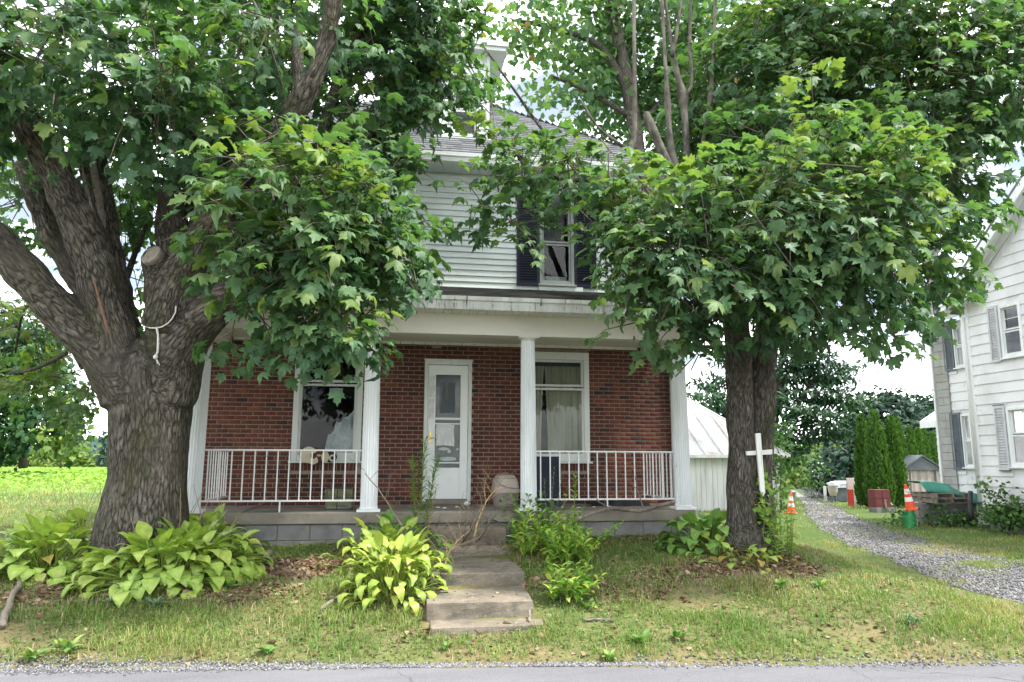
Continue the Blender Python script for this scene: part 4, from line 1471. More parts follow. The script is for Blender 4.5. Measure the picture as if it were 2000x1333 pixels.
body.add([(NX, gy0, ge), (NX, NYC, ge), (NX, (gy0 + NYC) / 2, gp), (NX + .2, gy0, ge), (NX + .2, NYC, ge), (NX + .2, (gy0 + NYC) / 2, gp)], [(0, 1, 2), (5, 4, 3), (0, 3, 4, 1), (1, 4, 5, 2), (2, 5, 3, 0)])
nw = body.build("gable_wall", m_nsiding, nb)
mb = MB()
mb.box(NX + 2.5, gy0 + .2, ZN, NX + 2.6, NYC - .2, ge).box(NX + .2, gy0 + .2, ZN, NX + 2.5, NYC - .2, ZN + .1).box(NX + .2, gy0 + .2, 3.1, NX + 2.5, NYC - .2, 3.2).box(NX + .2, gy0 + .2, ge - .1, NX + 2.5, NYC - .2, ge)
mb.build("interior_wall", m_dark, nb)
def nplank(Xw, ya, yb, z, h, parent):
    k = ('n', round(yb - ya, 2), round(h, 3))
    if k not in cache: cache[k] = plank_me(yb - ya, h, t0=.026, mat=m_nsiding)
    o = link("plank", cache[k], parent, (Xw - rnd.uniform(0, .003), yb, z))
    o.rotation_euler = (0, 0, -math.pi / 2)
z, np_ = ZN, .228
while z < gp - .3:
    yl, yh = gy0, NYC - .07
    if z + np_ > ge:
        q = (z + np_ - ge) / gs
        yl, yh = gy0 + q, NYC - q
    segs_ = [(yl, yh)]
    for o in wy:
        if z + np_ > o[2] - .02 and z < o[3] + .02:
            segs_ = [s for a, b in segs_ for s in ((a, min(b, o[0])), (max(a, o[1]), b)) if s[1] - s[0] > .03]
    for a, b in segs_: nplank(NX, a, b, z, min(np_ + .004, 10), nw)
    z += np_
MB.XF = xf
for i, o in enumerate(wy):
    window(nb, -o[1], -o[0], o[2], o[3], NX, m_white, m_glass_n, fr=.06, sash=.035, panes=2 if i else None, rail=2.18 if i == 0 else 4.43)
shutter(-14.66, -14.375, 1.44, 2.84, NX - .03, m_lilac_shut, nb, lou=.06)
shutter(-14.57, -14.30, 3.80, 5.06, NX - .03, m_lilac_shut, nb, lou=.06)
MB.XF = None
for (a, b, c, d) in ((14.375, 14.66, 1.415, 1.438), (14.375, 14.66, 2.842, 2.865)):
    mb = MB(); mb.box(NX - .07, a, c, NX - .028, b, d)
    mb.build("shutter_cap", m_gray_shut, nb)
mb = MB(); mb.box(NX - .03, NYC - .075, ZN, NX + .03, NYC + .012, ge)
mb.build("corner_board", m_white, nb)
mb = MB(); mb.tube([(NX - .03, NYC + .14, ge - .05), (NX - .06, NYC + .07, ge - .25), (NX - .06, NYC + .05, ge - .45), (NX - .06, NYC + .05, ZN + .1)], .04, 8)
mb.build("downspout", m_white, nb, smooth=True)
mb = MB(); mb.box(NX - .42, NYC - .55, ge - .06, NX + .1, NYC + .52, ge + .16)
mb.build("eave_return", m_white, nb, bevel=.01)
mb = MB(); mb.box(NX - .12, 14.55, 5.62, NX - .022, 14.68, 5.74)
mb.build("wall_vent", m_oldwhite, nb)
# roof with rakes
ov = .38
ym = (gy0 + NYC) / 2
mb = MB()
for sgn in (-1, 1):
    ye = ym + sgn * ((NYC - gy0) / 2 + .5)
    zl = ge - .5 * gs + .22
    zt_ = gp + .22
    mb.hexa([(NX - ov, ye, zl), (21, ye, zl), (21, ym, zt_), (NX - ov, ym, zt_), (NX - ov, ye, zl + .12), (21, ye, zl + .12), (21, ym, zt_ + .12), (NX - ov, ym, zt_ + .12)])
mb.build("roof", m_shingle, nb)
mb = MB()
for sgn in (-1, 1):
    ye = ym + sgn * ((NYC - gy0) / 2 + .48)
    zl = ge - .48 * gs + .20
    mb.hexa([(NX - ov + .02, ye, zl - .03), (NX - .06, ye, zl - .03), (NX - .06, ym, gp + .17), (NX - ov + .02, ym, gp + .17), (NX - ov + .02, ye, zl), (NX - .06, ye, zl), (NX - .06, ym, gp + .20), (NX - ov + .02, ym, gp + .20)])
mb.build("rake_soffit", m_white, nb)
mb = MB()
for sgn in (-1, 1):
    ye = ym + sgn * ((NYC - gy0) / 2 + .3)
    mb.hexa([(NX - ov - .02, ye, ge - .25), (NX - ov + .02, ye, ge - .25), (NX - ov + .02, ym, gp + .02), (NX - ov - .02, ym, gp + .02), (NX - ov - .02, ye, ge - .03), (NX - ov + .02, ye, ge - .03), (NX - ov + .02, ym, gp + .24), (NX - ov - .02, ym, gp + .24)])
    mb.hexa([(NX - .06, ye - .25, ge + .0), (NX - .002, ye - .25, ge + .0), (NX - .002, ym, gp - .06), (NX - .06, ym, gp - .06), (NX - .06, ye - .25, ge + .18), (NX - .002, ye - .25, ge + .18), (NX - .002, ym, gp + .12), (NX - .06, ym, gp + .12)])
mb.build("rake_board", m_white, nb)
mb = MB(); mb.box(NX + .06, gy0, -.1, 21, NYC - .05, ZN - .02)
mb.build("foundation", m_block, nb)
# ell set back, with windows
EX = 14.0
ey_a, ey_b, ez1 = NYC, 17.36, 5.15
ew = [(16.3, 16.62, 1.48, 2.78), (16.3, 16.62, 3.95, 5.0)]
mb = MB()
mb.box(EX, NYC + .002, ZN, EX + .2, 16.3, ez1)
mb.box(EX, 16.62, ZN, EX + .2, ey_b, ez1)
mb.box(EX, 16.3, ZN, EX + .2, 16.62, 1.48).box(EX, 16.3, 2.78, EX + .2, 16.62, 3.95).box(EX, 16.3, 5.0, EX + .2, 16.62, ez1)
mb.box(EX + .2, ey_b - .2, ZN, 20, ey_b, ez1).box(EX + .2, NYC + .002, -.1, 20, ey_b - .2, ZN)
el = mb.build("ell_wall", m_nsiding, nb)
z = ZN
while z < ez1 - .1:
    sg = [(NYC + .02, ey_b)]
    for o in ew:
        if z + np_ > o[2] - .02 and z < o[3] + .02:
            sg = [s for a, b in sg for s in ((a, min(b, o[0])), (max(a, o[1]), b)) if s[1] - s[0] > .03]
    for a, b in sg: nplank(EX, a, b, z, np_ + .004, el)
    z += np_
MB.XF = xf
for o in ew:
    window(nb, -o[1], -o[0], o[2], o[3], EX, m_white, m_glass_n, fr=.045, sash=.03)
shutter(-16.97, -16.63, 1.42, 2.84, EX - .03, m_gray_shut, nb, lou=.05)
shutter(-16.97, -16.63, 3.9, 5.06, EX - .03, m_gray_shut, nb, lou=.05)
MB.XF = None
mb = MB(); mb.hexa([(EX - .35, NYC + .53, ez1), (20, NYC + .53, ez1 + 3), (20, ey_b + .1, ez1 + 3), (EX - .35, ey_b + .1, ez1), (EX - .35, NYC + .53, ez1 + .16), (20, NYC + .53, ez1 + 3.16), (20, ey_b + .1, ez1 + 3.16), (EX - .35, ey_b + .1, ez1 + .16)])
mb.build("ell_roof", m_tin, nb)
# chimney of concrete blocks, and narrow metal flue cover beside it
c0 = aty(1866, 905, 16.9)
c1 = aty(1840, 905, 17.6)
cx0 = float(c0[0])
mb = MB()
mb.box(cx0 + .02, 16.92, .0, EX + .02, 17.33, 7.2)
ch = mb.build("chimney", m_mortar, nb)
z, k = .05, 0
while z < 6.9:
    for (ya, yb) in (((16.9, 17.1), (17.106, 17.35)) if k % 2 else ((16.9, 17.35),)):
        mb = MB(); mb.box(cx0 + rnd.uniform(-.004, .004), ya, z, EX - .03, yb, z + .192)
        mb.build("block", m_chim, ch, bevel=.006)
    z += .2; k += 1
mb = MB(); mb.box(cx0 - .03, 17.37, .2, cx0 + .05, 17.43, 6.3)
mb.build("corner_board", m_white, nb)
# low back addition with its own eave
ax = float(aty(1801, 833, 21.9)[0])
mb = MB(); mb.box(ax + .42, 20.9, -.2, 19, 21.8, 2.75)
ad = mb.build("back_addition", m_nsiding, nb)
z = .1
k = plank_me(1.9, .23, t0=.026, mat=m_nsiding)
k2 = plank_me(.9, .23, t0=.026, mat=m_nsiding)
while z < 2.7:
    link("plank", k, ad, (ax + .425, 20.9, z))
    o = link("plank", k2, ad, (ax + .42, 21.8, z)); o.rotation_euler = (0, 0, -math.pi / 2)
    z += .228
mb = MB(); mb.hexa([(ax, 20.6, 2.70), (18.5, 20.6, 3.6), (18.5, 22, 3.6), (ax, 22, 2.70), (ax, 20.6, 2.92), (18.5, 20.6, 3.82), (18.5, 22, 3.82), (ax, 22, 2.92)])
mb.build("addition_roof", m_white, nb)

# ================================================================== OUTBUILDING WITH RUSTY TIN ROOF
OY = 24.0
oR, oL = aty(1520, 900, OY), aty(1140, 900, OY)
ozt = float(aty(1400, 889, OY)[2])
ozb = float(G(9, OY)) - .15
ob = thing("outbuilding", "old white board outbuilding with a rust streaked tin roof behind the porch", "shed", ((oR[0] + oL[0]) / 2, OY + 3, ozb))
ox0, ox1 = float(oL[0]), float(oR[0])
mb = MB(); mb.box(ox0, OY, ozb, ox1, OY + 7, ozt)
obw = mb.build("wall", m_dark, ob)
x = ox0
k_ = {}
while x < ox1 - .02:
    w_ = min(rnd.choice((.17, .19, .21, .24)), ox1 - x)
    key = round(w_, 2)
    if key not in k_:
        m2 = MB(); m2.box(0, -.022, 0, w_ - .012, 0, ozt - ozb)
        o = m2.build("plank", m_oldwhite, None, origin=(0, 0, 0)); k_[key] = o.data; bpy.data.objects.remove(o)
    link("plank", k_[key], obw, (x, OY - rnd.uniform(0, .008), ozb))
    x += w_
mb = MB(); mb.box(ox1 - .12, OY - .05, ozb, ox1 + .02, OY - .031, ozt)
mb.build("corner_board", m_oldwhite, ob)
ap = aty(1330, 772, OY + 3.2)
mb = MB()
A, B = (ox0 - .25, OY - .3, ozt - .02), (ox1 + .28, OY - .3, ozt - .02)
C2, D2 = (ox1 + .28, OY + 7.3, ozt - .02), (ox0 - .25, OY + 7.3, ozt - .02)
apx = tuple(float(v) for v in ap)
R2 = (float(ap[0]) - 3.0, float(ap[1]), float(ap[2]))
mb.add([A, B, C2, D2, apx, R2], [(0, 1, 4, 5), (1, 2, 4), (2, 3, 5, 4), (3, 0, 5), (0, 3, 2, 1)])
orf = mb.build("roof", m_tin, ob)
mb = MB(); mb.box(A[0], OY - .33, ozt - .10, B[0], OY - .302, ozt)
mb.build("fascia", m_oldwhite, ob)
# raised seams running down the roof
for i in range(14):
    x = B[0] - .55 - i * .62
    if x < ox0: break
    t = 0
    top = Vector(apx) if x > ap[0] else Vector((x, ap[1], ap[2]))
    fr = (B[0] - x) / max(B[0] - ap[0], .01)
    fr = min(max(fr, 0), 1)
    e0 = Vector((x, OY - .3, ozt))
    hipP = Vector(B).lerp(Vector(apx), fr)
    if x > ap[0]:
        # line of steepest fall on this face meets the hip
        e1 = Vector((x, hipP.y, hipP.z))
    else:
        e1 = Vector((x, ap[1], ap[2]))
    if (e1 - e0).length < .2: continue
    mb = MB(); mb.tube([e0 + Vector((0, 0, .02)), e1 + Vector((0, 0, .02))], .022, 5)
    mb.build("seam", m_tin, orf)
mb = MB(); mb.tube([B, apx], .05, 6)
mb.build("hip_cap", m_tin, orf)

# ================================================================== TAN SHED
SY = 27.0
sl, sr_ = aty(1768, 960, SY), aty(1838, 960, SY)
s_top = float(aty(1800, 918, SY)[2]); s_pk = aty(1810, 893, SY)
szb = float(G(20, SY)) - .1
shed = thing("storage_shed", "small tan corrugated metal shed with a charcoal gable roof beside the white house", "shed", ((sl[0] + sr_[0]) / 2, SY + 1, szb))
mb = MB()
x0, x1 = float(sl[0]), float(sr_[0])
n = int((x1 - x0) / .075)
prof = []
for i in range(n + 1):
    prof.append((x0 + (x1 - x0) * i / n, SY - (.03 if i % 4 in (1, 2) else 0)))
top = [(x, y, s_top) for x, y in prof]; bot = [(x, y, szb) for x, y in prof]
mb.add(bot + top, [(i, i + 1, n + 2 + i, n + 1 + i) for i in range(n)])
mb.build("front_panel", m_tan_metal, shed)
mb = MB(); mb.box(x0, SY + .01, szb, x1, SY + 2.2, s_top)
mb.build("wall", m_tan_metal, shed)
for fx in (.18, .86):
    mb = MB(); xx = x0 + (x1 - x0) * fx; mb.box(xx - .03, SY - .06, szb, xx + .03, SY - .032, s_top)
    mb.build("door_edge", m_char if fx > .5 else m_tan_metal, shed)
mb = MB()
pkx, pkz = float((x0 + x1) / 2), float(s_pk[2])
mb.prism([(x0 - .12, s_top - .02), (x1 + .12, s_top - .02), (pkx, pkz)], SY - .10, SY - .04)
mb.build("gable_panel", m_char, shed)
mb = MB()
for sg in (-1, 1):
    xe = pkx + sg * ((x1 - x0) / 2 + .16)
    mb.hexa([(xe, SY - .14, s_top - .03), (pkx, SY - .14, pkz + .02), (pkx, SY + 2.3, pkz + .02), (xe, SY + 2.3, s_top - .03), (xe, SY - .14, s_top + .03), (pkx, SY - .14, pkz + .08), (pkx, SY + 2.3, pkz + .08), (xe, SY + 2.3, s_top + .03)])
mb.build("roof", m_char, shed)

# ================================================================== SMALL THINGS NEAR THE WHITE HOUSE
# low block wall, pallets, tarp
bw0, bw1 = aty(1796, 985, 16.3), aty(1888, 985, 16.3)
bz = float(aty(1840, 983, 16.3)[2])
bwall = thing("block_wall", "low gray block wall edging the cellar entry beside the white house", "wall", ((bw0[0] + bw1[0]) / 2, 16.5, 0))
mb = MB(); mb.box(bw0[0], 16.32, -.1, 13.85, 16.55, bz)
mb.build("fill", m_concrete, bwall)
z = -.1
k = 0
while z < bz - .05:
    h = min(.19, bz - z - .006)
    x = float(bw0[0]) - (.2 if k % 2 else 0)
    while x < bw1[0] + .2:
        mb = MB(); mb.box(max(x, bw0[0]), 16.30, z, min(x + .39, 13.9), 16.34, z + h)
        mb.build("block", m_block, bwall, bevel=.005)
        x += .4
    z += .2; k += 1
def pallet(c, ang, label, z):
    p = thing("wood_pallet", label, "pallet", (c[0], c[1], z), "wooden pallets on the block wall")
    ca, sa = math.cos(ang), math.sin(ang)
    def ob_(cx, cy, cz, a, b, h, nm):
        mb = MB()
        mb.obox((c[0] + cx * ca - cy * sa, c[1] + cx * sa + cy * ca, z + cz), (a * ca, a * sa, 0), (-b * sa, b * ca, 0), (0, 0, h))
        mb.build(nm, m_wood_old, p)
    for i in (-1, 0, 1): ob_(i * .44, 0, .055, .022, .5, .042, "runner")
    for i in range(5): ob_(0, -.42 + i * .21, .108, .5, .045, .009, "deck_board")
    for i in (-1, 0, 1): ob_(0, i * .42, .006, .5, .045, .007, "deck_board")
pc = aty(1832, 978, 16.55)
pallet((float(pc[0]) - .05, 16.52), .05, "weathered pallet lying on the block wall, lower of two", bz + .003)
pallet((float(pc[0]), 16.53), .02, "weathered pallet directly under the green tarp", bz + .125)
# tarp: an undulating sheet draped from the pallets to the right
tp = []
TU, TV = 36, 10
tpx = [(1797, 943), (1815, 944), (1840, 946), (1858, 952), (1875, 962), (1893, 966), (1930, 968), (1975, 972)]
tl = [aty(px, py, 16.35) for px, py in tpx]
for j in range(TV + 1):
    for i in range(TU + 1):
        u = i / TU * (len(tl) - 1)
        a = int(min(u, len(tl) - 2)); f_ = u - a
        p = tl[a] * (1 - f_) + tl[a + 1] * f_
        v = j / TV
        drop = .20 * max(0, .28 - v) / .28
        wob = .03 * mnoise.noise(Vector((u * 1.3, v * 3, 1))) + .015 * mnoise.noise(Vector((u * 4, v * 8, 4)))
        tp.append((p[0] + .02 * mnoise.noise(Vector((u * 3, v * 5, 9))), 16.15 + v * .75, p[2] - drop + wob + .04 * math.sin(v * 3)))
c = tl[3]
me = bulk_mesh("green_tarp", np.array(tp) - c, np.array([(j * (TU + 1) + i, j * (TU + 1) + i + 1, (j + 1) * (TU + 1) + i + 1, (j + 1) * (TU + 1) + i) for j in range(TV) for i in range(TU)]), m_tarp, smooth=True)
to = link("green_tarp", me, None, c)
sol = to.modifiers.new("thick", 'SOLIDIFY'); sol.thickness = .012
tag(to, "wavy dark green tarp draped over the pallets by the white house", "tarp")
# black downspout elbow / hose at the house corner, white broken piece
hp = aty(1908, 985, 15.6)
mb = MB()
mb.tube([(NX - .06, NYC + .30, .95), (NX - .10, NYC + .30, .7), (NX - .16, NYC + .24, .5), (NX - .2, NYC + .18, .3)], [.05, .055, .06, .065], 10)
tag(mb.build("drain_hose", m_black, None, smooth=True, origin=(NX - .2, NYC + .18, .3)), "black flexible drain hose at the corner of the white house", "hose")

def cone(base, tip, label, r0=.15, sq=.19):
    base, tip = Vector([float(v) for v in base]), Vector([float(v) for v in tip])
    ax_ = (tip - base).normalized()
    hgt = (tip - base).length
    t = thing("traffic_cone", label, "traffic cone", base, "orange traffic cones")
    x = ax_.orthogonal().normalized(); y = ax_.cross(x)
    mb = MB(); mb.obox(base + ax_ * .015, x * sq, y * sq, ax_ * .015)
    mb.build("base", m_orange, t, bevel=.01)
    def rad(h): return r0 * (1 - h) + .03 * h
    hs = [.04, .1, .33, .34, .52, .53, .62, .63, .84, .85, .96, 1.0]
    mb = MB()
    mb.lathe(base, [(rad(h), h * hgt) for h in (.03, .33)], 20, axis=ax_)
    mb.lathe(base, [(rad(h), h * hgt) for h in (.50, .62)], 20, axis=ax_)
    mb.lathe(base, [(rad(h), h * hgt) for h in (.82, .93, .985, 1.0)][:3] + [(.018, hgt)], 20, axis=ax_)
    mb.build("body", m_orange, t, smooth=False)
    for a, b in ((.33, .50), (.62, .82)):
        mb = MB(); mb.lathe(base, [(rad(a) + .002, a * hgt), (rad(b) + .002, b * hgt)], 20, axis=ax_)
        mb.build("reflective_band", m_reflect, t)
    return t
YB = 15.9
bb = aty(1775, 1021, YB)
bz0 = float(G(bb[0], YB)) - .01
bt = aty(1777, 997, YB)
bk = thing("green_bucket", "upturned green plastic bucket in the grass under a leaning cone", "bucket", (bb[0], YB, bz0))
hb = float(bt[2]) - bz0
mb = MB(); mb.lathe((bb[0], YB, bz0), [(.165, 0), (.17, .02), (.16, .03), (.15, hb * .6), (.155, hb * .62), (.145, hb * .66), (.13, hb)], 20)
mb.build("pail", m_greenpl, bk)
mb = MB(); mb.tube([(bb[0] + .16, YB, bz0 + hb * .7), (bb[0] + .17, YB - .08, bz0 + hb * .45), (bb[0] + .10, YB - .17, bz0 + hb * .33), (bb[0] - .05, YB - .18, bz0 + hb * .32)], .006, 5)
mb.build("handle", m_silver, bk)
cb, ct = aty(1781, 996, YB), aty(1768, 946, YB)
cone((cb[0] - .02, YB, cb[2] + .0), ct, "orange traffic cone with white bands leaning on a green bucket", r0=.118, sq=.145)
c2 = aty(1545, 1004, 21.5)
z2 = float(G(c2[0], 21.5)) - .01
t2 = aty(1545, 966, 21.5)
cone((c2[0], 21.5, z2), (t2[0], 21.5, z2 + .62), "orange traffic cone standing in weeds at the edge of the driveway", r0=.13, sq=.16)
# short wooden post by the second cone
pp = aty(1549, 965, 22.5)
mb = MB(); mb.box(pp[0] - .05, 22.45, -.5, pp[0] + .05, 22.55, float(pp[2]) + .02).box(pp[0] - .14, 22.42, float(pp[2]) + .02, pp[0] + .07, 22.58, float(pp[2]) + .06)
tag(mb.build("wood_post", m_wood_old, None, origin=(pp[0], 22.5, -.5)), "short gray wooden post behind the far traffic cone", "post")

# maroon metal cabinet on blocks
MY = 22.0
m0, m1 = aty(1711, 985, MY), aty(1740, 985, MY)
mz0, mz1 = float(aty(1725, 992, MY)[2]), float(aty(1725, 957, MY)[2])
mr = thing("maroon_panel", "dull maroon metal barrel sheet standing on blocks before the arborvitae", "metal panel", ((m0[0] + m1[0]) / 2, MY, mz0 - .1))
mb = MB()
for (a, b) in ((mz0, (mz0 + mz1) / 2 - .008), ((mz0 + mz1) / 2 + .008, mz1)):
    mb.box(m0[0], MY, a, m1[0], MY + .4, b)
mb.box(m0[0] + .01, MY + .01, (mz0 + mz1) / 2 - .008, m1[0] - .01, MY + .39, (mz0 + mz1) / 2 + .008)
mb.box((m0[0] + m1[0]) / 2 - .01, MY - .012, mz0 + .02, (m0[0] + m1[0]) / 2 + .01, MY - .001, mz1 - .02)
mb.build("sheet", m_maroon, mr, bevel=.01)
mb = MB()
gzz = float(G(m0[0], MY))
mb.box(m0[0] - .06, MY - .12, gzz - .1, m0[0] + .2, MY + .3, mz0).box(m1[0] - .2, MY - .1, gzz - .1, m1[0] + .1, MY + .3, mz0)
mb.build("block", m_block, mr)
mb = MB()
q = (m0[0] + m1[0]) / 2 - .05
mb.tube([(q, MY - .2, gzz - .05), (q + .01, MY - .15, mz0 + .28)], [.03, .025], 7)
tag(mb.build("wood_stake", m_wood_old, None, origin=(q, MY - .2, gzz)), "pale wooden stake in front of the maroon metal sheet", "stake")
mb = MB()
mb.tube([(m1[0] + .35, MY, gzz - .05), (m1[0] + .05, MY + .35, mz0 + .30)], .018, 6)
tag(mb.build("white_stick", m_white, None, origin=(m1[0] + .35, MY, gzz)), "thin white stick leaning beside the maroon metal sheet", "stick")

# red board, pink board, white posts and junk further down the drive
RY = 30.0
def px_box(name, px0, py0, px1, py1, Y, d, mat, label, cat, group=None, toground=True, bev=.01):
    a, b = aty(px0, py1, Y), aty(px1, py0, Y)
    zb = float(G((a[0] + b[0]) / 2, Y)) - .05 if toground else float(a[2])
    mb = MB(); mb.box(a[0], Y, zb, b[0], Y + d, b[2])
    return tag(mb.build(name, mat, None, origin=((a[0] + b[0]) / 2, Y, zb), bevel=bev), label, cat, group)
px_box("red_board", 1658, 956, 1671, 982, RY, .08, m_red, "faded red board standing upright left of the tall arborvitae", "board")
px_box("pink_board", 1655, 934, 1670, 955, RY + .4, .06, layered("pinkish_board", (.5, .42, .40), [((.4, .3, .28), 4, .5, .8, U)], .8, .2), "pinkish white board showing above the red board", "board")
px_box("white_post", 1671, 941, 1675, 985, RY - .3, .09, m_oldwhite, "white post between the red board and the arborvitae", "post", "white posts beside the drive")
px_box("white_post", 1611, 950, 1614, 974, 38, .1, m_oldwhite, "white post left of the tan tub beside the drive", "post", "white posts beside the drive")
TY = 36.0
tc = aty(1627, 962, TY)
tg = float(G(tc[0], TY))
tub = thing("tan_tub", "tan tub on a low stand heaped with white sacks by the drive", "tub", (tc[0], TY, tg))
s_ = 8.0 * TY / 1450 * 1.15
mb = MB(); mb.lathe((tc[0], TY, tg + .35), [(s_ * .65, 0), (s_ * .95, .18), (s_ * 1.1, .42), (s_ * 1.16, .43), (s_ * 1.15, .47)], 16)
mb.build("basin", m_beige, tub)
for k in range(4):
    mb = MB(); a = k * math.pi / 2 + .5
    mb.tube([(tc[0] + s_ * .75 * math.cos(a), TY + s_ * .75 * math.sin(a), tg - .05), (tc[0] + s_ * .6 * math.cos(a), TY + s_ * .6 * math.sin(a), tg + .36)], .035, 6)
    mb.build("leg", m_char, tub)
def lump(name, c, r, mat, label, cat, sq=(1, 1, 1), seed=0, parent=None):
    import bmesh
    bm = bmesh.new(); bmesh.ops.create_icosphere(bm, subdivisions=3, radius=1)
    for v in bm.verts:
        d = 1 + .28 * mnoise.noise(v.co * 1.6 + Vector((seed, 0, 0))) + .1 * mnoise.noise(v.co * 4 + Vector((seed, 3, 0)))
        v.co = Vector((v.co.x * r * sq[0], v.co.y * r * sq[1], v.co.z * r * sq[2])) * d
    me = bpy.data.meshes.new(name); bm.to_mesh(me); bm.free()
    me.polygons.foreach_set("use_smooth", [True] * len(me.polygons)); me.materials.append(mat)
    return tag(link(name, me, parent, c), label, cat)
lump("white_sack", (tc[0], TY, tg + .92), .27, m_cloth, "white sack lying in the tan tub by the drive", "sack", (1.1, 1, .6), 3)
gk = aty(1644, 960, TY + 1)
gg = float(G(gk[0], TY + 1))
gr = thing("covered_grill", "dark cart grill with a silver lid behind the tan tub", "grill", (gk[0], TY + 1, gg))
mb = MB(); mb.box(gk[0] - .38, TY + .8, gg + .05, gk[0] + .38, TY + 1.3, gg + .75)
mb.build("cart", m_char, gr, bevel=.03)
mb = MB(); mb.prism_x([(TY + .75, gg + .755), (TY + .8, gg + 1.0), (TY + 1.0, gg + 1.12), (TY + 1.25, gg + 1.0), (TY + 1.3, gg + .755)], gk[0] - .42, gk[0] + .42)
mb.build("lid", m_silver, gr)
mb = MB(); mb.tube([(gk[0] - .2, TY + .72, gg + .92), (gk[0] + .2, TY + .72, gg + .92)], .02, 6)
mb.build("handle", m_char, gr)

# far white car
CYD = 95.0
cc = aty(1553, 957, CYD)
cz = float(cc[2])
cz = float(G(cc[0], CYD))
car = thing("parked_car", "small white car parked far down the gravel driveway", "car", (cc[0], CYD, cz))
mb = MB()
w2_ = .9
prof = [(0, .35), (0, .75), (.15, .9), (1.0, 1.0), (1.7, 1.45), (3.2, 1.45), (4.0, 1.0), (4.4, .9), (4.4, .35)]
mb.prism_x([(CYD + y, cz + z) for y, z in prof], cc[0] - w2_, cc[0] + w2_)
mb.build("body", m_carpaint, car, bevel=.06)
mb = MB(); mb.quad((cc[0] - .75, CYD + 1.0 + .04, cz + 1.07), (cc[0] + .75, CYD + 1.04, cz + 1.07), (cc[0] + .68, CYD + 1.58, cz + 1.43), (cc[0] - .68, CYD + 1.58, cz + 1.43))
mb.build("windscreen", m_char, car)
for sx_ in (-1, 1):
    for yy in (.85, 3.5):
        mb = MB(); mb.lathe((cc[0] + sx_ * .8, CYD + yy, cz + .33), [(.33, -.1), (.33, .12)], 16, axis=(sx_, 0, 0))
        mb.build("wheel", m_tyre, car)
    mb = MB(); mb.box(cc[0] + sx_ * .62 - .16, CYD - .012, cz + .62, cc[0] + sx_ * .62 + .16, CYD - .002, cz + .76)
    mb.build("headlight", m_silver, car)
mb = MB(); mb.box(cc[0] - .4, CYD - .012, cz + .5, cc[0] + .4, CYD - .002, cz + .62)
mb.build("grille", m_char, car)

# ================================================================== THINGS ON THE PORCH
# covered litter box
lx, ly, lz = float(aty(985, 980, 11.2)[0]), 11.12, .946
lb = thing("litter_box", "beige covered plastic litter box with a domed lid beside the door", "litter box", (lx, ly, lz))
def rounded(cx, cy, z0, z1, a0, b0, a1, b1, steps=3):
    mb = MB(); ring = []
    n = 24
    def se(a, b, z):
        out = []
        for k in range(n):
            t = 2 * math.pi * k / n
            c_, s__ = math.cos(t), math.sin(t)
            out.append((cx + a * math.copysign(abs(c_) ** .45, c_), cy + b * math.copysign(abs(s__) ** .45, s__), z))
        return out
    vs = []
    for i in range(steps + 1):
        u = i / steps
        vs.append(se(a0 + (a1 - a0) * u, b0 + (b1 - b0) * u, z0 + (z1 - z0) * u))
    V = [p for r in vs for p in r]
    F = [(i * n + k, i * n + (k + 1) % n, (i + 1) * n + (k + 1) % n, (i + 1) * n + k) for i in range(steps) for k in range(n)]
    F += [tuple(range(n - 1, -1, -1)), tuple(range(steps * n, steps * n + n))]
    mb.add(V, F)
    return mb
rounded(lx, ly, lz, lz + .20, .165, .20, .190, .23).build("tray", m_taupe, lb, bevel=.008)
rounded(lx, ly, lz + .201, lz + .245, .203, .24, .203, .24, 1).build("rim", m_beige, lb)
d_ = rounded(lx, ly, lz + .246, lz + .40, .195, .23, .168, .20)
d_.build("lid", m_beige, lb)
rounded(lx, ly, lz + .402, lz + .455, .165, .195, .12, .14, 1).build("lid_top", m_beige, lb, bevel=.02)
mb = MB(); mb.tube([(lx - .05, ly, lz + .456), (lx - .04, ly, lz + .478), (lx + .04, ly, lz + .478), (lx + .05, ly, lz + .456)], .010, 6)
mb.build("handle", m_taupe, lb)
mb = MB(); mb.tube([(lx - .17, ly - .222, lz + .40), (lx - .11, ly - .232, lz + .32), (lx, ly - .243, lz + .275), (lx + .16, ly - .243, lz + .262)], .006, 5)
mb.tube([(lx - .14, ly - .21, lz + .06), (lx - .08, ly - .225, lz + .14), (lx + .02, ly - .235, lz + .185), (lx + .15, ly - .232, lz + .19)], .005, 5)
mb.build("trim_line", m_wood_old, lb)
# navy shutter leaning behind the right railing
sh0, sh1 = aty(1050, 980, 10.95), aty(1097, 980, 10.95)
t_ = thing("loose_shutter", "loose navy shutter leaning upright behind the right railing", "shutter", ((sh0[0] + sh1[0]) / 2, 10.95, .946))
zt_ = float(aty(1070, 892, 11.0)[2])
def lean(x, z): return (x, 10.9 + (z - .946) * .18, z)
xa, xb = float(sh0[0]), float(sh1[0])
def leanbox(x0, x1, z0, z1, d0, d1, nm):
    mb = MB()
    A_ = [lean(x0, z0), lean(x1, z0), lean(x1, z1), lean(x0, z1)]
    mb.hexa([(x, y + d0, z) for x, y, z in A_] + [(x, y + d1, z) for x, y, z in A_])
    mb.build(nm, m_navy, t_)
leanbox(xa, xa + .05, .947, zt_, 0, .03, "stile"); leanbox(xb - .05, xb, .947, zt_, 0, .03, "stile")
leanbox(xa + .05, xb - .05, .947, 1.03, 0, .03, "crosspiece"); leanbox(xa + .05, xb - .05, zt_ - .08, zt_, 0, .03, "crosspiece")
zz = 1.04
while zz < zt_ - .09:
    leanbox(xa + .05, xb - .05, zz, zz + .03, .004, .016, "slat"); zz += .038
leanbox(xa + .05, xb - .05, 1.03, zt_ - .08, .02, .028, "backing")
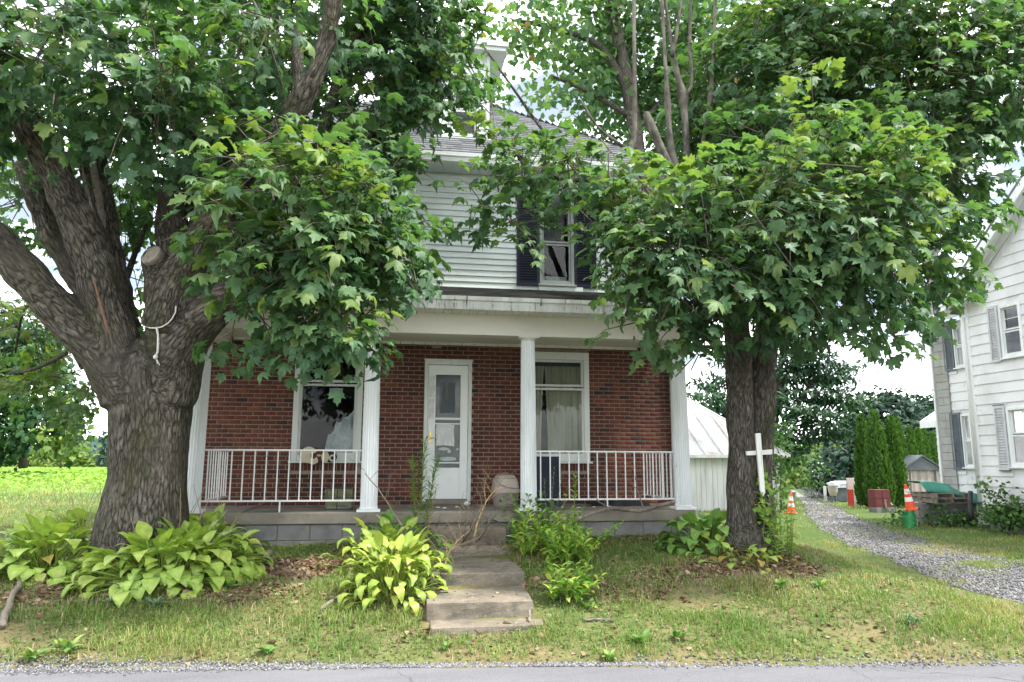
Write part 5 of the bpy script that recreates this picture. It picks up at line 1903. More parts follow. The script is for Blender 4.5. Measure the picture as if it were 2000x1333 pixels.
# glass tank on the left
gx_0, gx_1 = aty(634, 995, 10.55), aty(688, 995, 10.55)
gt = thing("glass_tank", "dirty glass aquarium tank on the porch floor behind the left railing", "aquarium", ((gx_0[0] + gx_1[0]) / 2, 10.6, .946))
X0, X1, Y0, Y1, Z0, Z1 = float(gx_0[0]), float(gx_1[0]), 10.52, 10.78, .946, 1.235
xm = X0 + (X1 - X0) * .44
mb = MB()
for z_ in (Z0, Z1 - .016):
    mb.box(X0, Y0, z_, X1, Y0 + .012, z_ + .016).box(X0, Y1 - .012, z_, X1, Y1, z_ + .016).box(X0, Y0 + .012, z_, X0 + .012, Y1 - .012, z_ + .016).box(X1 - .012, Y0 + .012, z_, X1, Y1 - .012, z_ + .016)
mb.box(xm - .006, Y0 - .002, Z0 + .016, xm + .006, Y0 + .010, Z1 - .016)
mb.build("rim", m_black, gt)
mb = MB()
mb.box(X0 + .003, Y0 + .003, Z0 + .016, xm - .006, Y0 + .008, Z1 - .016).box(xm + .006, Y0 + .003, Z0 + .016, X1 - .003, Y0 + .008, Z1 - .016).box(X0 + .003, Y1 - .008, Z0 + .016, X1 - .003, Y1 - .003, Z1 - .016)
mb.box(X0 + .003, Y0 + .009, Z0 + .016, X0 + .007, Y1 - .009, Z1 - .016).box(X1 - .007, Y0 + .009, Z0 + .016, X1 - .003, Y1 - .009, Z1 - .016)
mb.build("glass", m_tank, gt)
mb = MB(); mb.box(X0 + .02, Y0 + .03, Z0 + .005, X1 - .02, Y1 - .03, Z0 + .03)
mb.build("floor", m_silver, gt)
lump("rag", ((xm + X1) / 2, 10.65, Z0 + .075), .07, layered("gray_pink_rag", (.2, .2, .22), [((.4, .16, .2), 9, .55, .65, U)], .9, .1), "crumpled gray and pink rag inside the glass tank", "rag", (1.3, 1, .7), 5)
# painted wooden animal plaque hung at the window sill
pq = thing("animal_plaque", "painted wooden animal cutouts hanging by the sill of the left porch window", "wall plaque", (-1.2, W - .1, 1.6))
m_pcream = layered("cream_paint", (.56, .50, .36), [((.45, .4, .28), 9, .5, .8, U)], .7, .2)
m_pbrown = layered("brown_paint", (.10, .045, .03), [((.06, .03, .02), 9, .5, .8, U)], .7, .2)
def disc(px, py, rx, ry, y, mat, nm, th=.012, n=28):
    c = aty(px, py, y)
    k = y / 10.1 * .0079
    mb = MB()
    ring = [(c[0] + rx * k * .9 * math.cos(2 * math.pi * i / n), c[2] + ry * k * .9 * math.sin(2 * math.pi * i / n)) for i in range(n)]
    mb.prism(ring, y, y + th)
    return mb.build(nm, mat, pq, bevel=.003)
yq = W - .115
disc(603, 889, 15, 15, yq, m_pcream, "body"); disc(611, 899, 9, 8, yq - .004, m_pcream, "belly")
disc(626, 893, 14, 11, yq - .002, m_pbrown, "body"); disc(612, 891, 5, 5, yq - .012, m_pbrown, "paw")
disc(635, 893, 7, 10, yq - .012, m_pcream, "belly")
disc(645, 893, 12, 10, yq + .002, m_navy, "body"); disc(649, 895, 6, 6.5, yq - .012, m_pcream, "eye"); disc(649, 895, 3, 3.3, yq - .022, m_navy, "pupil")
disc(623, 890, 4, 2, yq - .014, m_pcream, "muzzle"); disc(618, 901, 3, 4, yq - .014, m_pcream, "foot")
disc(612, 877, 5, 3, yq + .001, m_pbrown, "ear")
# white litter by the door, black mat under the right railing, dark plank
lump("crumpled_paper", (float(aty(912, 982, 11.25)[0]), 11.25, .975), .04, m_paper, "crumpled white paper on the porch floor by the door", "litter", (1.2, 1, .8), 8)
SCRAP = {855: 'tiny white scrap left of the horseweed stem on the porch floor', 868: 'tiny white scrap at the porch edge before the storm door', 893: 'tiny white scrap on the porch floor left of the crumpled paper', 1130: 'leftmost of three tiny white scraps under the right railing', 1160: 'middle one of three tiny white scraps under the right railing', 1190: 'rightmost of three tiny white scraps under the right railing'}
for (px, py, y_) in ((855, 992, 10.75), (868, 994, 10.6), (893, 991, 10.8), (1130, 993, 10.5), (1160, 992, 10.6), (1190, 991, 10.7)):
    lump("paper_scrap", (float(aty(px, py, y_)[0]), y_, .955), .02, m_paper, SCRAP[px], "litter", (1.5, 1, .4), px)
for o in list(scene.objects):
    if o.name.startswith("paper_scrap"): o['group'] = "white scraps on the porch floor"
bx0, bx1 = aty(1150, 985, 11.1), aty(1262, 985, 11.1)
mb = MB()
NN = 20
V, F = [], []
for j in range(9):
    for i in range(NN + 1):
        u, v = i / NN, j / 8
        V.append((float(bx0[0]) + (float(bx1[0]) - float(bx0[0])) * u, 10.9 + v * .4, .95 + .085 * math.sin(min(v, .95) * 3.1) * (.5 + .5 * math.sin(u * 3.1)) + .02 * mnoise.noise(Vector((u * 6, v * 4, 0)))))
for j in range(8):
    for i in range(NN): F.append((j * (NN + 1) + i, j * (NN + 1) + i + 1, (j + 1) * (NN + 1) + i + 1, (j + 1) * (NN + 1) + i))
mb.add(V, F)
tag(mb.build("black_tarp", m_black, None, smooth=True, origin=((bx0[0] + bx1[0]) / 2, 11.1, .95)), "folded black plastic sheet lying along the wall under the right railing", "plastic sheet")

# ================================================================== utility wires far left
for k, (pa, pb) in enumerate((((-150, 548), (120, 606)), ((-150, 570), (120, 630)))):
    a, b = aty(*pa, 34), aty(*pb, 52)
    pts = []
    for i in range(13):
        u = i / 12
        p = a * (1 - u) + b * u
        pts.append((p[0], p[1], p[2] - .3 * 4 * u * (1 - u)))
    mb = MB(); mb.tube(pts, .022, 5, cap=False)
    tag(mb.build("utility_wire", m_silver, None, origin=pts[0]), ("upper" if k == 0 else "lower") + " pale utility wire crossing behind the left maple limb", "wire", "utility wires")

# ================================================================== THE TWO MAPLES
from mathutils.bvhtree import BVHTree

def P3(px, py, Y): return aty(px, py, Y)
def depth_of(p): return float((np.array(p) - EYE) @ CM[2])

LIMB_DY, LIMB_R = 0.6, 0.89
def limb(pts):
    """(px, py, Y, radius in px) -> world points and radii"""
    W_, R__ = [], []
    for px, py, Y, r in pts:
        Y, r = Y + LIMB_DY, r * LIMB_R
        p = P3(px, py, Y)
        W_.append(p)
        R__.append(r * depth_of(p) / FPX)
    return W_, R__

def smooth_path(Wp, Rp, k=4):
    Wp, Rp = np.array(Wp), np.array(Rp)
    n = len(Wp)
    out, ro = [], []
    for i in range(n - 1):
        p0, p1, p2, p3 = Wp[max(i - 1, 0)], Wp[i], Wp[i + 1], Wp[min(i + 2, n - 1)]
        for q in range(k):
            t = q / k
            out.append(.5 * ((2 * p1) + (-p0 + p2) * t + (2 * p0 - 5 * p1 + 4 * p2 - p3) * t * t + (-p0 + 3 * p1 - 3 * p2 + p3) * t ** 3))
            ro.append(Rp[i] * (1 - t) + Rp[i + 1] * t)
    out.append(Wp[-1]); ro.append(Rp[-1])
    return out, ro

def fused_trunk(limbs, mat, parent, voxel, seed, rough=.02, name="trunk", lumps=()):
    mb = MB()
    segs_a, segs_b, segs_s, segs_r = [], [], [], []
    for L in limbs:
        w_, r_ = smooth_path(*limb(L), 3)
        mb.tube(w_, r_, 18)
        run = float(w_[0][2])
        for a, b, ra in zip(w_[:-1], w_[1:], r_):
            segs_a.append(a); segs_b.append(b); segs_s.append(run); segs_r.append(ra)
            run += float(np.linalg.norm(np.array(b) - np.array(a)))
    o = mb.build("tmp", mat, None, origin=(0, 0, 0))
    m = o.modifiers.new("r", 'REMESH'); m.mode = 'VOXEL'; m.voxel_size = voxel
    sm = o.modifiers.new("s", 'SMOOTH'); sm.factor = .5; sm.iterations = 6
    dg = bpy.context.evaluated_depsgraph_get()
    ev = o.evaluated_get(dg)
    me = ev.to_mesh()
    nv = len(me.vertices)
    V = np.empty(nv * 3, np.float32); me.vertices.foreach_get("co", V); V = V.reshape(-1, 3).astype(float)
    N = np.empty(nv * 3, np.float32); me.vertices.foreach_get("normal", N); N = N.reshape(-1, 3).astype(float)
    nl = len(me.loops)
    Lp = np.empty(nl, np.int32); me.loops.foreach_get("vertex_index", Lp)
    ok4 = nl == 4 * len(me.polygons)
    polys = Lp.reshape(-1, 4) if ok4 else np.array([list(p.vertices)[:4] if len(p.vertices) >= 4 else list(p.vertices) + [p.vertices[0]] for p in me.polygons])
    ev.to_mesh_clear()
    bpy.data.objects.remove(o)
    # bark coordinate: offset from the limb's axis plus squeezed distance along it, so furrows run along the limb
    A_, B_ = np.array(segs_a), np.array(segs_b)
    D = B_ - A_; LL = (D * D).sum(1)
    S0 = np.array(segs_s)
    lens = np.sqrt(LL)
    def seg_metric(i):
        t = np.clip(((V - A_[i]) @ D[i]) / LL[i], 0, 1)
        pv = V - A_[i] - t[:, None] * D[i]
        dn_ = D[i] / lens[i]
        pax = pv @ dn_
        d = np.sqrt((pv ** 2).sum(1)) / segs_r[i] + 1.2 * np.abs(pax) / segs_r[i]
        return d, pv, pax, dn_, t
    best = np.full(nv, 1e9)
    for i in range(len(A_)):
        best = np.minimum(best, seg_metric(i)[0])
    bark, wsum = np.zeros((nv, 3)), np.zeros(nv)
    for i in range(len(A_)):
        d, pv, pax, dn_, t = seg_metric(i)
        w = np.exp(-(d - best) / .05)
        bk = pv - pax[:, None] * dn_
        bk[:, 2] = bk[:, 2] * .3 + (S0[i] + t * lens[i] + pax) * .24
        bark += bk * w[:, None]
        wsum += w
    bark /= wsum[:, None]
    amp = np.empty(nv)
    for i in range(nv):
        b = Vector(bark[i])
        v_ = Vector(V[i])
        amp[i] = mnoise.noise(Vector((v_.x * 11, v_.y * 11, v_.z * 2.6 + seed))) * .75 + mnoise.noise(Vector((v_.x * 27, v_.y * 27, v_.z * 6))) * .4 + mnoise.noise(v_ * 2.4 + Vector((0, seed, 0))) * 2.0
    V = V + N * (amp * rough)[:, None]
    og = np.array(WLOC[parent.name])
    me2 = bulk_mesh(name, V - og, polys, mat, smooth=True, extra={'bark': bark})
    ob = link(name, me2, parent, og)
    bv = BVHTree.FromPolygons([tuple(v) for v in V], [tuple(int(i) for i in p) for p in polys])
    return ob, bv

def hit(bv, px, py, off=0.01):
    d = Vector(ray(px, py)); d.normalize()
    loc, nrm, _i, _d = bv.ray_cast(Vector(EYE), d)
    if loc is None: return None
    return loc - d * off

def plain_limb(pts, mat, parent, name="branch", n=8, k=3, label=None):
    w_, r_ = smooth_path(*limb(pts), k)
    mb = MB(); mb.tube(w_, r_, n)
    o = mb.build(name, mat, parent, smooth=True)
    me = o.data
    v = np.empty(len(me.vertices) * 3, np.float32); me.vertices.foreach_get("co", v)
    a = me.attributes.new("bark", 'FLOAT_VECTOR', 'POINT'); vv = v.reshape(-1, 3).copy(); vv[:, 2] *= .2
    a.data.foreach_set("vector", vv.ravel())
    if label: o['label'] = label
    return o

def crown_leaves(lobes, size, per, seed, dens=1.0, spread=.42, tint_bias=0.0, tint_top=0.0):
    """leaf positions for twigs filling ellipsoidal boughs; lobe = (px, py, Y, rx px, ry px, depth radius m, density, tint)"""
    r = np.random.default_rng(seed)
    Ps, Ts_, Ns, Ss, Tn, twigs = [], [], [], [], [], []
    for (px, py, Y, rx, ry, rd, dn, tb) in lobes:
        c = P3(px, py, Y)
        k = depth_of(c) / FPX
        ax = np.array([rx * k, rd, ry * k])
        n = max(2, int(dens * dn * (math.pi * rx * ry) / 3600.0 * (k / .0058) ** 2 * (.6 + rd * .45)))
        u = unit(r.normal(size=(n, 3)))
        rad = r.uniform(0.12, 1.0, n) ** (1 / 2.2)
        pos = c + u * rad[:, None] * ax
        outd = unit(u * rad[:, None] / ax * ax.mean() + np.array([0, -.15, .1]))
        tdir = unit(outd * .8 + r.normal(0, .45, (n, 3)) + np.array([0, 0, -.18]))
        tl_ = spread * r.uniform(.6, 1.2, n)
        for i in range(n):
            m = per + r.integers(-3, 4)
            s = r.uniform(.05, 1.0, m)
            side = np.where(np.arange(m) % 2 == 0, 1, -1)
            sd = np.cross(tdir[i], [0, 0, 1.0]); sd = sd / (np.linalg.norm(sd) + 1e-6)
            bend = np.array([0, 0, -.22])
            base = pos[i] + tdir[i] * (s * tl_[i])[:, None] + bend * (s ** 2 * tl_[i])[:, None]
            off = sd * (side * r.uniform(.05, .20, m))[:, None] + r.normal(0, .05, (m, 3))
            p = base + off
            tip = unit(outd[i] * .55 + sd * (side * .55)[:, None] + tdir[i] * .4 + np.array([0, 0, -.55]) + r.normal(0, .28, (m, 3)))
            nor = unit(np.array([0, 0, 1.0]) + outd[i] * .75 + r.normal(0, .30, (m, 3)))
            Ps.append(p); Ts_.append(tip); Ns.append(nor)
            Ss.append(size * np.clip(r.normal(1, .27, m), .45, 1.6))
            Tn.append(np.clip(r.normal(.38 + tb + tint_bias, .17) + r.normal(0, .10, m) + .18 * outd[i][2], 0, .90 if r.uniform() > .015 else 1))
            twigs.append((pos[i] - tdir[i] * tl_[i] * .7, pos[i] + tdir[i] * tl_[i] * .5, pos[i] + tdir[i] * tl_[i] + bend * tl_[i]))
    return np.concatenate(Ps), np.concatenate(Ts_), np.concatenate(Ns), np.concatenate(Ss), np.concatenate(Tn), twigs

def twig_mesh(twigs, mat, parent, r=.007, name="twigs"):
    V, F = [], []
    og = np.array(WLOC[parent.name])
    for tw in twigs:
        b = len(V)
        d = tw[2] - tw[0]
        x = np.cross(d, [0.2, 0.1, 1]); x /= np.linalg.norm(x) + 1e-9
        y = np.cross(d, x); y /= np.linalg.norm(y) + 1e-9
        for j, p in enumerate(tw):
            rr = r * (1.3, .9, .3)[j]
            for a in (0, 2.09, 4.19): V.append(p + x * rr * math.cos(a) + y * rr * math.sin(a) - og)
        for j in range(2):
            for a in range(3):
                q = b + j * 3
                F.append((q + a, q + (a + 1) % 3, q + 3 + (a + 1) % 3)); F.append((q + a, q + 3 + (a + 1) % 3, q + 3 + a))
    o = link(name, bulk_mesh(name, np.array(V), np.array(F), mat), parent, og)
    o['kind'] = 'stuff'
    return o

single_leaf_me = [bulk_mesh("maple_leaf", v, t, m_maple_o, smooth=True) for v, t in MT]

def leaf_frame(tip, nor):
    Fm = frames(tip[None], nor[None])[0]
    return Matrix(((Fm[0, 0], Fm[0, 1], Fm[0, 2]), (Fm[1, 0], Fm[1, 1], Fm[1, 2]), (Fm[2, 0], Fm[2, 1], Fm[2, 2])))

def maple_crown(tree, lobes, size, per, seed, mat_mass, singles=300, **kw):
    p, t, n, s, tn, tw = crown_leaves(lobes, size, per, seed, **kw)
    # keep boughs out of the house
    keep = ~((p[:, 1] > P + .0) & (p[:, 0] > -2.9) & (p[:, 0] < 4.4) & (p[:, 2] < 3.9)) & ~((p[:, 1] > W - .1) & (p[:, 0] > HX0 - .1) & (p[:, 0] < HX1 + .1) & (p[:, 2] < 6.5)) & (p[:, 2] > 1.0)
    p, t, n, s, tn = p[keep], t[keep], n[keep], s[keep], tn[keep]
    q = project(p)
    scr = s / q[:, 2]
    # the leaves that show largest: near, in frame, on the outside towards the road
    infr = (q[:, 0] > 10) & (q[:, 0] < 1990) & (q[:, 1] > 10) & (q[:, 1] < 900) & (q[:, 2] > 1)
    score = np.where(infr, scr - 0.0016 * (q[:, 2] - q[:, 2][infr].min()), -9)
    order_ = np.argsort(-score)
    one = order_[:singles]
    rest = np.setdiff1d(np.arange(len(p)), one)
    V, T, Tn_ = scatter(MT, p[rest], t[rest], n[rest], s[rest], tn[rest])
    og = np.array(WLOC[tree.name])
    c = link("crown", bulk_mesh("crown", V - og, T, mat_mass, Tn_, smooth=True), tree, og)
    c['kind'] = 'stuff'
    for i in one:
        o = link("maple_leaf", single_leaf_me[int(rng.integers(0, len(single_leaf_me)))], tree, p[i])
        o.rotation_euler = leaf_frame(t[i], n[i]).to_euler()
        o.scale = (s[i], s[i], s[i])
    twig_mesh(tw, m_twig, tree)
    return len(p)

# ---- left maple
lbase = gat(280, 1040)
LT = thing("maple_tree", "massive old maple with several thick limbs standing left of the porch", "tree", (float(lbase[0]), 8.4, float(G(lbase[0], 8.4))))
left_limbs = [
    [(276, 1150, 8.4, 128), (276, 1095, 8.4, 112), (277, 1045, 8.4, 99), (280, 1000, 8.4, 90), (286, 930, 8.4, 82), (294, 850, 8.4, 82), (295, 780, 8.4, 86), (295, 735, 8.4, 86), (296, 700, 8.4, 70), (297, 670, 8.4, 48)],
    [(258, 780, 8.35, 66), (232, 700, 8.3, 58), (212, 620, 8.3, 51), (192, 540, 8.25, 47), (160, 450, 8.2, 41), (106, 335, 8.1, 36), (42, 225, 8.0, 33), (-60, 90, 7.9, 31)],
    [(252, 770, 8.3, 60), (205, 700, 8.25, 50), (140, 632, 8.2, 44), (80, 566, 8.15, 41), (22, 500, 8.1, 38), (-60, 420, 8.0, 36)],
    [(238, 640, 8.7, 38), (222, 560, 8.8, 34), (206, 470, 8.85, 31), (194, 380, 8.9, 29), (180, 300, 8.9, 31), (168, 240, 8.95, 32)],
    [(215, 640, 8.9, 36), (170, 560, 8.95, 30), (120, 490, 9.0, 27), (82, 405, 9.0, 24), (40, 320, 9.1, 20)],
    [(322, 780, 8.35, 66), (338, 700, 8.3, 62), (342, 630, 8.3, 58), (326, 570, 8.25, 48), (312, 525, 8.15, 36), (297, 498, 8.0, 26)],
    [(335, 640, 8.25, 62), (352, 560, 8.1, 52), (380, 500, 7.9, 42), (402, 455, 7.7, 38), (442, 390, 7.4, 33), (492, 318, 7.1, 28), (560, 245, 6.8, 26), (606, 165, 6.6, 24), (640, 70, 6.5, 21), (658, -60, 6.4, 18)],
    [(345, 600, 8.7, 40), (342, 520, 8.9, 34), (338, 440, 9.0, 34), (338, 370, 9.0, 31)],
    [(335, 700, 8.25, 60), (385, 632, 8.15, 48), (440, 588, 8.1, 42), (500, 562, 8.0, 37), (570, 540, 7.9, 30), (650, 500, 7.8, 22), (720, 440, 7.7, 14)],
]
LTR, LBV = fused_trunk(left_limbs, m_bark, LT, .026, 3.0, .019)
for pts in ([(372, 420, 9.1, 13), (371, 330, 9.2, 13), (372, 200, 9.2, 12), (369, 80, 9.2, 11), (370, -60, 9.2, 10)],
            [(343, 380, 9.0, 8), (334, 330, 9.0, 6), (325, 300, 9.0, 4), (322, 250, 9, 3)],
            [(560, 480, 7.9, 16), (600, 380, 8.2, 14), (640, 220, 8.4, 12), (672, 130, 8.4, 11), (705, 45, 8.4, 10), (725, -60, 8.4, 9)],
            [(660, 500, 8.0, 14), (690, 370, 8.6, 13), (735, 270, 8.7, 12), (785, 180, 8.8, 11), (830, 85, 8.8, 10), (868, -40, 8.8, 9)],
            [(690, 400, 8.9, 10), (715, 330, 9.1, 9), (730, 230, 9.2, 8)],
            [(240, 565, 8.9, 8), (262, 500, 9.2, 6), (285, 440, 9.4, 4)],
            [(370, 470, 8.9, 14), (400, 380, 9.1, 11), (440, 280, 9.3, 9), (455, 60, 9.3, 8), (465, -60, 9.3, 7)],
            [(578, 235, 7.0, 17), (583, 160, 7.1, 15), (582, 130, 7.1, 14), (580, 60, 7.2, 11)],
            [(640, 575, 7.6, 7), (680, 580, 7.5, 7), (702, 605, 7.45, 6), (720, 640, 7.4, 4), (735, 672, 7.4, 2)],
            [(130, 690, 9.4, 5), (70, 720, 10.0, 4), (20, 730, 10.4, 3)],
            [(160, 720, 9.3, 4), (100, 620, 10.0, 4), (50, 600, 10.5, 3), (30, 690, 10.8, 2)]):
    plain_limb(pts, m_bark2, LT)
# bare wood on the split limb, cut face of the stub, scar on the bark
def strip(bv, pts, r, mat, parent, name, off=.0, label=None):
    w_ = [hit(bv, px, py, off) for px, py in pts]
    w_ = [w for w in w_ if w is not None]
    if len(w_) < 2: return
    mb = MB(); mb.tube(w_, [r * (.35 if i in (0, len(w_) - 1) else 1) for i in range(len(w_))], 7)
    mb.build(name, mat, parent, smooth=True, label=label)
strip(LBV, [(176, 262), (178, 300), (186, 345), (194, 390), (198, 420), (203, 450)], .05, m_cutwood, LT, "bare_wood", -.03, "bare gray dead wood on the split limb")
strip(LBV, [(152, 275), (160, 310), (166, 350), (176, 400), (186, 440)], .022, m_cutwood, LT, "bare_wood", -.01)
m_scar = layered("reddish_scar", (0.20, 0.12, 0.085), [((.1, .06, .045), 20, .5, .7, U)], .9, .1)
strip(LBV, [(181, 540), (190, 570), (198, 600), (206, 630), (214, 655)], .018, m_scar, LT, "scar", -.006)
hc = hit(LBV, 297, 500, 0)
if hc is not None:
    axv = (Vector((-.45, -.75, .42))).normalized()
    mb = MB(); mb.lathe(hc - axv * .06, [(.115, 0), (.128, .06), (.122, .085), (.10, .083), (.05, .088)], 22, axis=axv)
    mb.build("cut_face", m_cutwood, LT, label="sawn gray end of a lopped limb")
# fallen rope loop
rp = [hit(LBV, px, py, .015) for px, py in ((268, 620), (273, 630), (282, 637), (293, 641), (304, 641), (316, 639), (328, 632), (337, 622), (343, 610), (344, 598))]
rp = [p for p in rp if p is not None]
rope = thing("white_rope", "thin white rope looped round the left maple with a knotted end hanging down", "rope", rp[4])
mb = MB(); mb.tube(rp, .008, 6); mb.build("loop", m_rope, rope, smooth=True)
tailp = [hit(LBV, px, py, .02) for px, py in ((306, 640), (309, 655), (309, 672), (308, 688), (304, 697))]
mb = MB(); mb.tube([p for p in tailp if p], .014, 6); mb.build("tail", m_rope, rope, smooth=True)
kn = hit(LBV, 304, 697, .03)
mb = MB(); mb.lathe(kn - Vector((0, 0, .03)), [(.008, 0), (.026, .015), (.026, .035), (.008, .055)], 10); mb.build("knot", m_rope, rope, smooth=True)
mb = MB()
for (ex_, ey_) in ((312, 714), (308, 711)): mb.tube([kn, hit(LBV, (304 + ex_) / 2, (697 + ey_) / 2, .02), hit(LBV, ex_, ey_, .015)], .006, 5)
mb.build("frayed_end", m_rope, rope)

LL = [  # px, py, Y, rx, ry, depth, density, tint
    (150, 110, 7.6, 230, 120, 1.4, 1.1, -.10), (300, 190, 7.4, 130, 90, .9, 1.0, -.12), (90, 200, 8.6, 110, 80, .8, .8, .05),
    (40, 390, 10.6, 75, 70, .7, .8, .10), (120, 480, 10.8, 60, 60, .6, .35, .15), (250, 330, 10.4, 130, 120, 1.0, .9, -.05), (430, 320, 10.2, 110, 170, 1.0, 1.0, -.02), (250, 560, 10.8, 60, 90, .7, .6, .1),
    (460, 120, 9.0, 150, 120, 1.2, 1.0, .02), (520, 50, 7.4, 80, 80, .7, 1.0, .02), (600, 40, 9.2, 110, 80, 1.0, .9, .02), (730, 150, 9.2, 105, 150, 1.0, 1.1, -.02), (640, 20, 7.0, 50, 40, .4, .9, .06),
    (555, 400, 7.1, 150, 110, .7, 1.5, .16), (505, 275, 6.9, 55, 55, .4, 1.1, .18), (640, 365, 7.2, 80, 60, .5, 1.0, .12), (430, 460, 7.2, 60, 50, .5, 1.2, .14),
    (640, 470, 7.3, 120, 100, .7, 1.3, .10), (560, 540, 7.3, 110, 70, .6, 1.1, .08), (740, 430, 8.0, 90, 110, .8, 1.2, .02), (780, 520, 7.9, 75, 45, .5, 1.0, .06),
    (620, 630, 7.4, 110, 65, .55, 1.2, .06), (500, 625, 7.5, 50, 35, .4, .9, .14), (690, 600, 7.6, 55, 90, .5, 1.2, -.05), (440, 645, 7.7, 22, 18, .25, .9, .2),
    (720, 330, 8.8, 100, 130, .9, 1.1, -.04), (820, 85, 9.2, 95, 90, 1.0, 1.1, -.04), (828, 195, 9.0, 50, 62, .6, 1.0, .0), (880, 165, 9.1, 30, 34, .35, .8, .02), (915, 100, 9.3, 40, 60, .5, .9, .08), (960, 200, 9.4, 24, 60, .4, .55, .14), (930, 285, 9.0, 45, 22, .35, .7, .14), (770, 20, 9.0, 150, 80, 1.2, .9, -.02),
    (60, 650, 11.6, 100, 70, .8, .75, .34), (140, 760, 11.8, 60, 70, .6, .6, .36), (20, 760, 11.6, 40, 60, .5, .5, .34),
    (100, -150, 8.2, 300, 130, 1.4, .22, 0), (500, -150, 8.2, 280, 130, 1.4, .22, 0), (820, -140, 8.8, 180, 120, 1.3, .22, 0), (-120, 200, 8.2, 100, 220, 1.4, .3, 0),
]
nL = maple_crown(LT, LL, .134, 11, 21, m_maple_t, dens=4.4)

# ---- right maple
rbase = gat(1466, 1072)
RT = thing("maple_tree", "gray barked maple with two fused stems and lopped upper limbs right of the porch", "tree", (float(rbase[0]), 8.2, float(G(rbase[0], 8.2))))
right_limbs = [
    [(1468, 1130, 8.2, 66), (1467, 1090, 8.2, 53), (1464, 1030, 8.2, 43)],
    [(1440, 1075, 8.2, 38), (1448, 1020, 8.2, 33), (1449, 900, 8.2, 30), (1446, 780, 8.2, 29), (1442, 690, 8.2, 30), (1432, 600, 8.2, 28), (1402, 510, 8.15, 24), (1370, 440, 8.1, 21), (1335, 375, 8.05, 19), (1310, 330, 8.0, 17)],
    [(1496, 1085, 8.3, 36), (1486, 1020, 8.28, 30), (1485, 900, 8.28, 27), (1488, 780, 8.28, 28), (1492, 690, 8.28, 28), (1508, 600, 8.3, 26), (1532, 510, 8.35, 22), (1560, 430, 8.4, 18), (1600, 330, 8.5, 15), (1650, 200, 8.6, 12), (1690, 60, 8.7, 11)],
    [(1500, 640, 8.4, 22), (1600, 560, 8.6, 20), (1720, 470, 8.5, 17), (1850, 330, 8.3, 14), (2000, 175, 8.2, 12), (2080, 100, 8.2, 10)],
]
RTR, RBV = fused_trunk(right_limbs, m_bark2, RT, .022, 8.0, .016)
pale = [
    [(1285, 440, 7.95, 10), (1262, 350, 7.9, 9), (1243, 310, 7.9, 9), (1230, 293, 7.9, 13), (1238, 272, 7.9, 8), (1240, 220, 7.9, 6), (1239, 100, 7.9, 5), (1238, 0, 7.9, 5), (1237, -80, 7.9, 4)],
    [(1232, 295, 7.9, 7), (1202, 276, 7.85, 5), (1165, 245, 7.8, 4), (1135, 198, 7.75, 3)],
    [(1320, 350, 7.95, 19), (1302, 318, 7.9, 17), (1284, 275, 7.9, 13), (1270, 242, 7.9, 12), (1264, 228, 7.9, 13), (1263, 220, 7.9, 8)],
    [(1325, 340, 8.0, 14), (1312, 300, 8.0, 12), (1307, 250, 8.0, 10), (1305, 222, 8.0, 12), (1304, 200, 8.0, 9), (1301, 150, 8.0, 7), (1296, 60, 8.0, 6), (1290, -70, 8.0, 5)],
    [(1345, 350, 8.05, 9), (1340, 270, 8.05, 8), (1336, 215, 8.05, 9), (1334, 186, 8.05, 14), (1326, 160, 8.05, 9), (1316, 110, 8.05, 7), (1306, 50, 8.05, 6), (1292, -50, 8.05, 5)],
    [(1337, 186, 8.05, 9), (1349, 172, 8.05, 7), (1351, 150, 8.05, 6), (1347, 80, 8.05, 5), (1350, -20, 8.05, 5), (1352, -80, 8.05, 4)],
    [(1357, 340, 8.05, 7), (1372, 280, 8.05, 7), (1384, 215, 8.05, 7), (1388, 180, 8.05, 9), (1391, 140, 8.05, 6), (1396, 40, 8.05, 5), (1396, -60, 8.05, 5)],
    [(1240, 297, 7.85, 3), (1275, 305, 7.8, 3), (1312, 322, 7.75, 3), (1345, 324, 7.75, 3), (1374, 318, 7.75, 2)],
    [(1312, 110, 8.0, 6), (1322, 60, 8.0, 6), (1330, 0, 8.0, 5), (1336, -60, 8.0, 4)],
    [(1560, 240, 8.0, 4), (1545, 130, 8.0, 4), (1570, 40, 8.0, 4)],
    [(1515, 130, 8.1, 5), (1510, 60, 8.1, 5), (1515, -40, 8.1, 4)],
]
for pts in pale: plain_limb([(a, b, y, q * .74 * (1 + .22 * math.sin(b * .37 + a))) for a, b, y, q in pts], m_palebark, RT, "sucker", 9, 5)
for pts in ([(1330, 430, 8.1, 9), (1240, 380, 8.3, 8), (1160, 350, 8.6, 8), (1110, 312, 8.9, 4), (1060, 255, 9.1, 3.6), (1000, 170, 9.3, 3.0), (945, 92, 9.5, 2.2)],
            [(1160, 352, 8.6, 6), (1090, 350, 8.7, 5), (1030, 330, 8.8, 4)],
            [(1275, 470, 7.9, 12), (1270, 420, 7.9, 11), (1255, 340, 7.9, 9), (1240, 300, 7.9, 8)],
            [(1430, 620, 8.1, 14), (1330, 560, 8.0, 10), (1260, 520, 7.8, 7)],
            [(1380, 640, 8.3, 9), (1300, 690, 8.1, 5), (1230, 690, 7.9, 3)],
            [(1530, 600, 8.0, 12), (1600, 560, 7.7, 9), (1690, 600, 7.6, 6), (1740, 690, 7.6, 3)],
            [(1540, 520, 8.1, 12), (1560, 420, 7.8, 9), (1570, 300, 7.6, 7), (1565, 220, 7.5, 4)]):
    plain_limb(pts, m_bark2, RT)
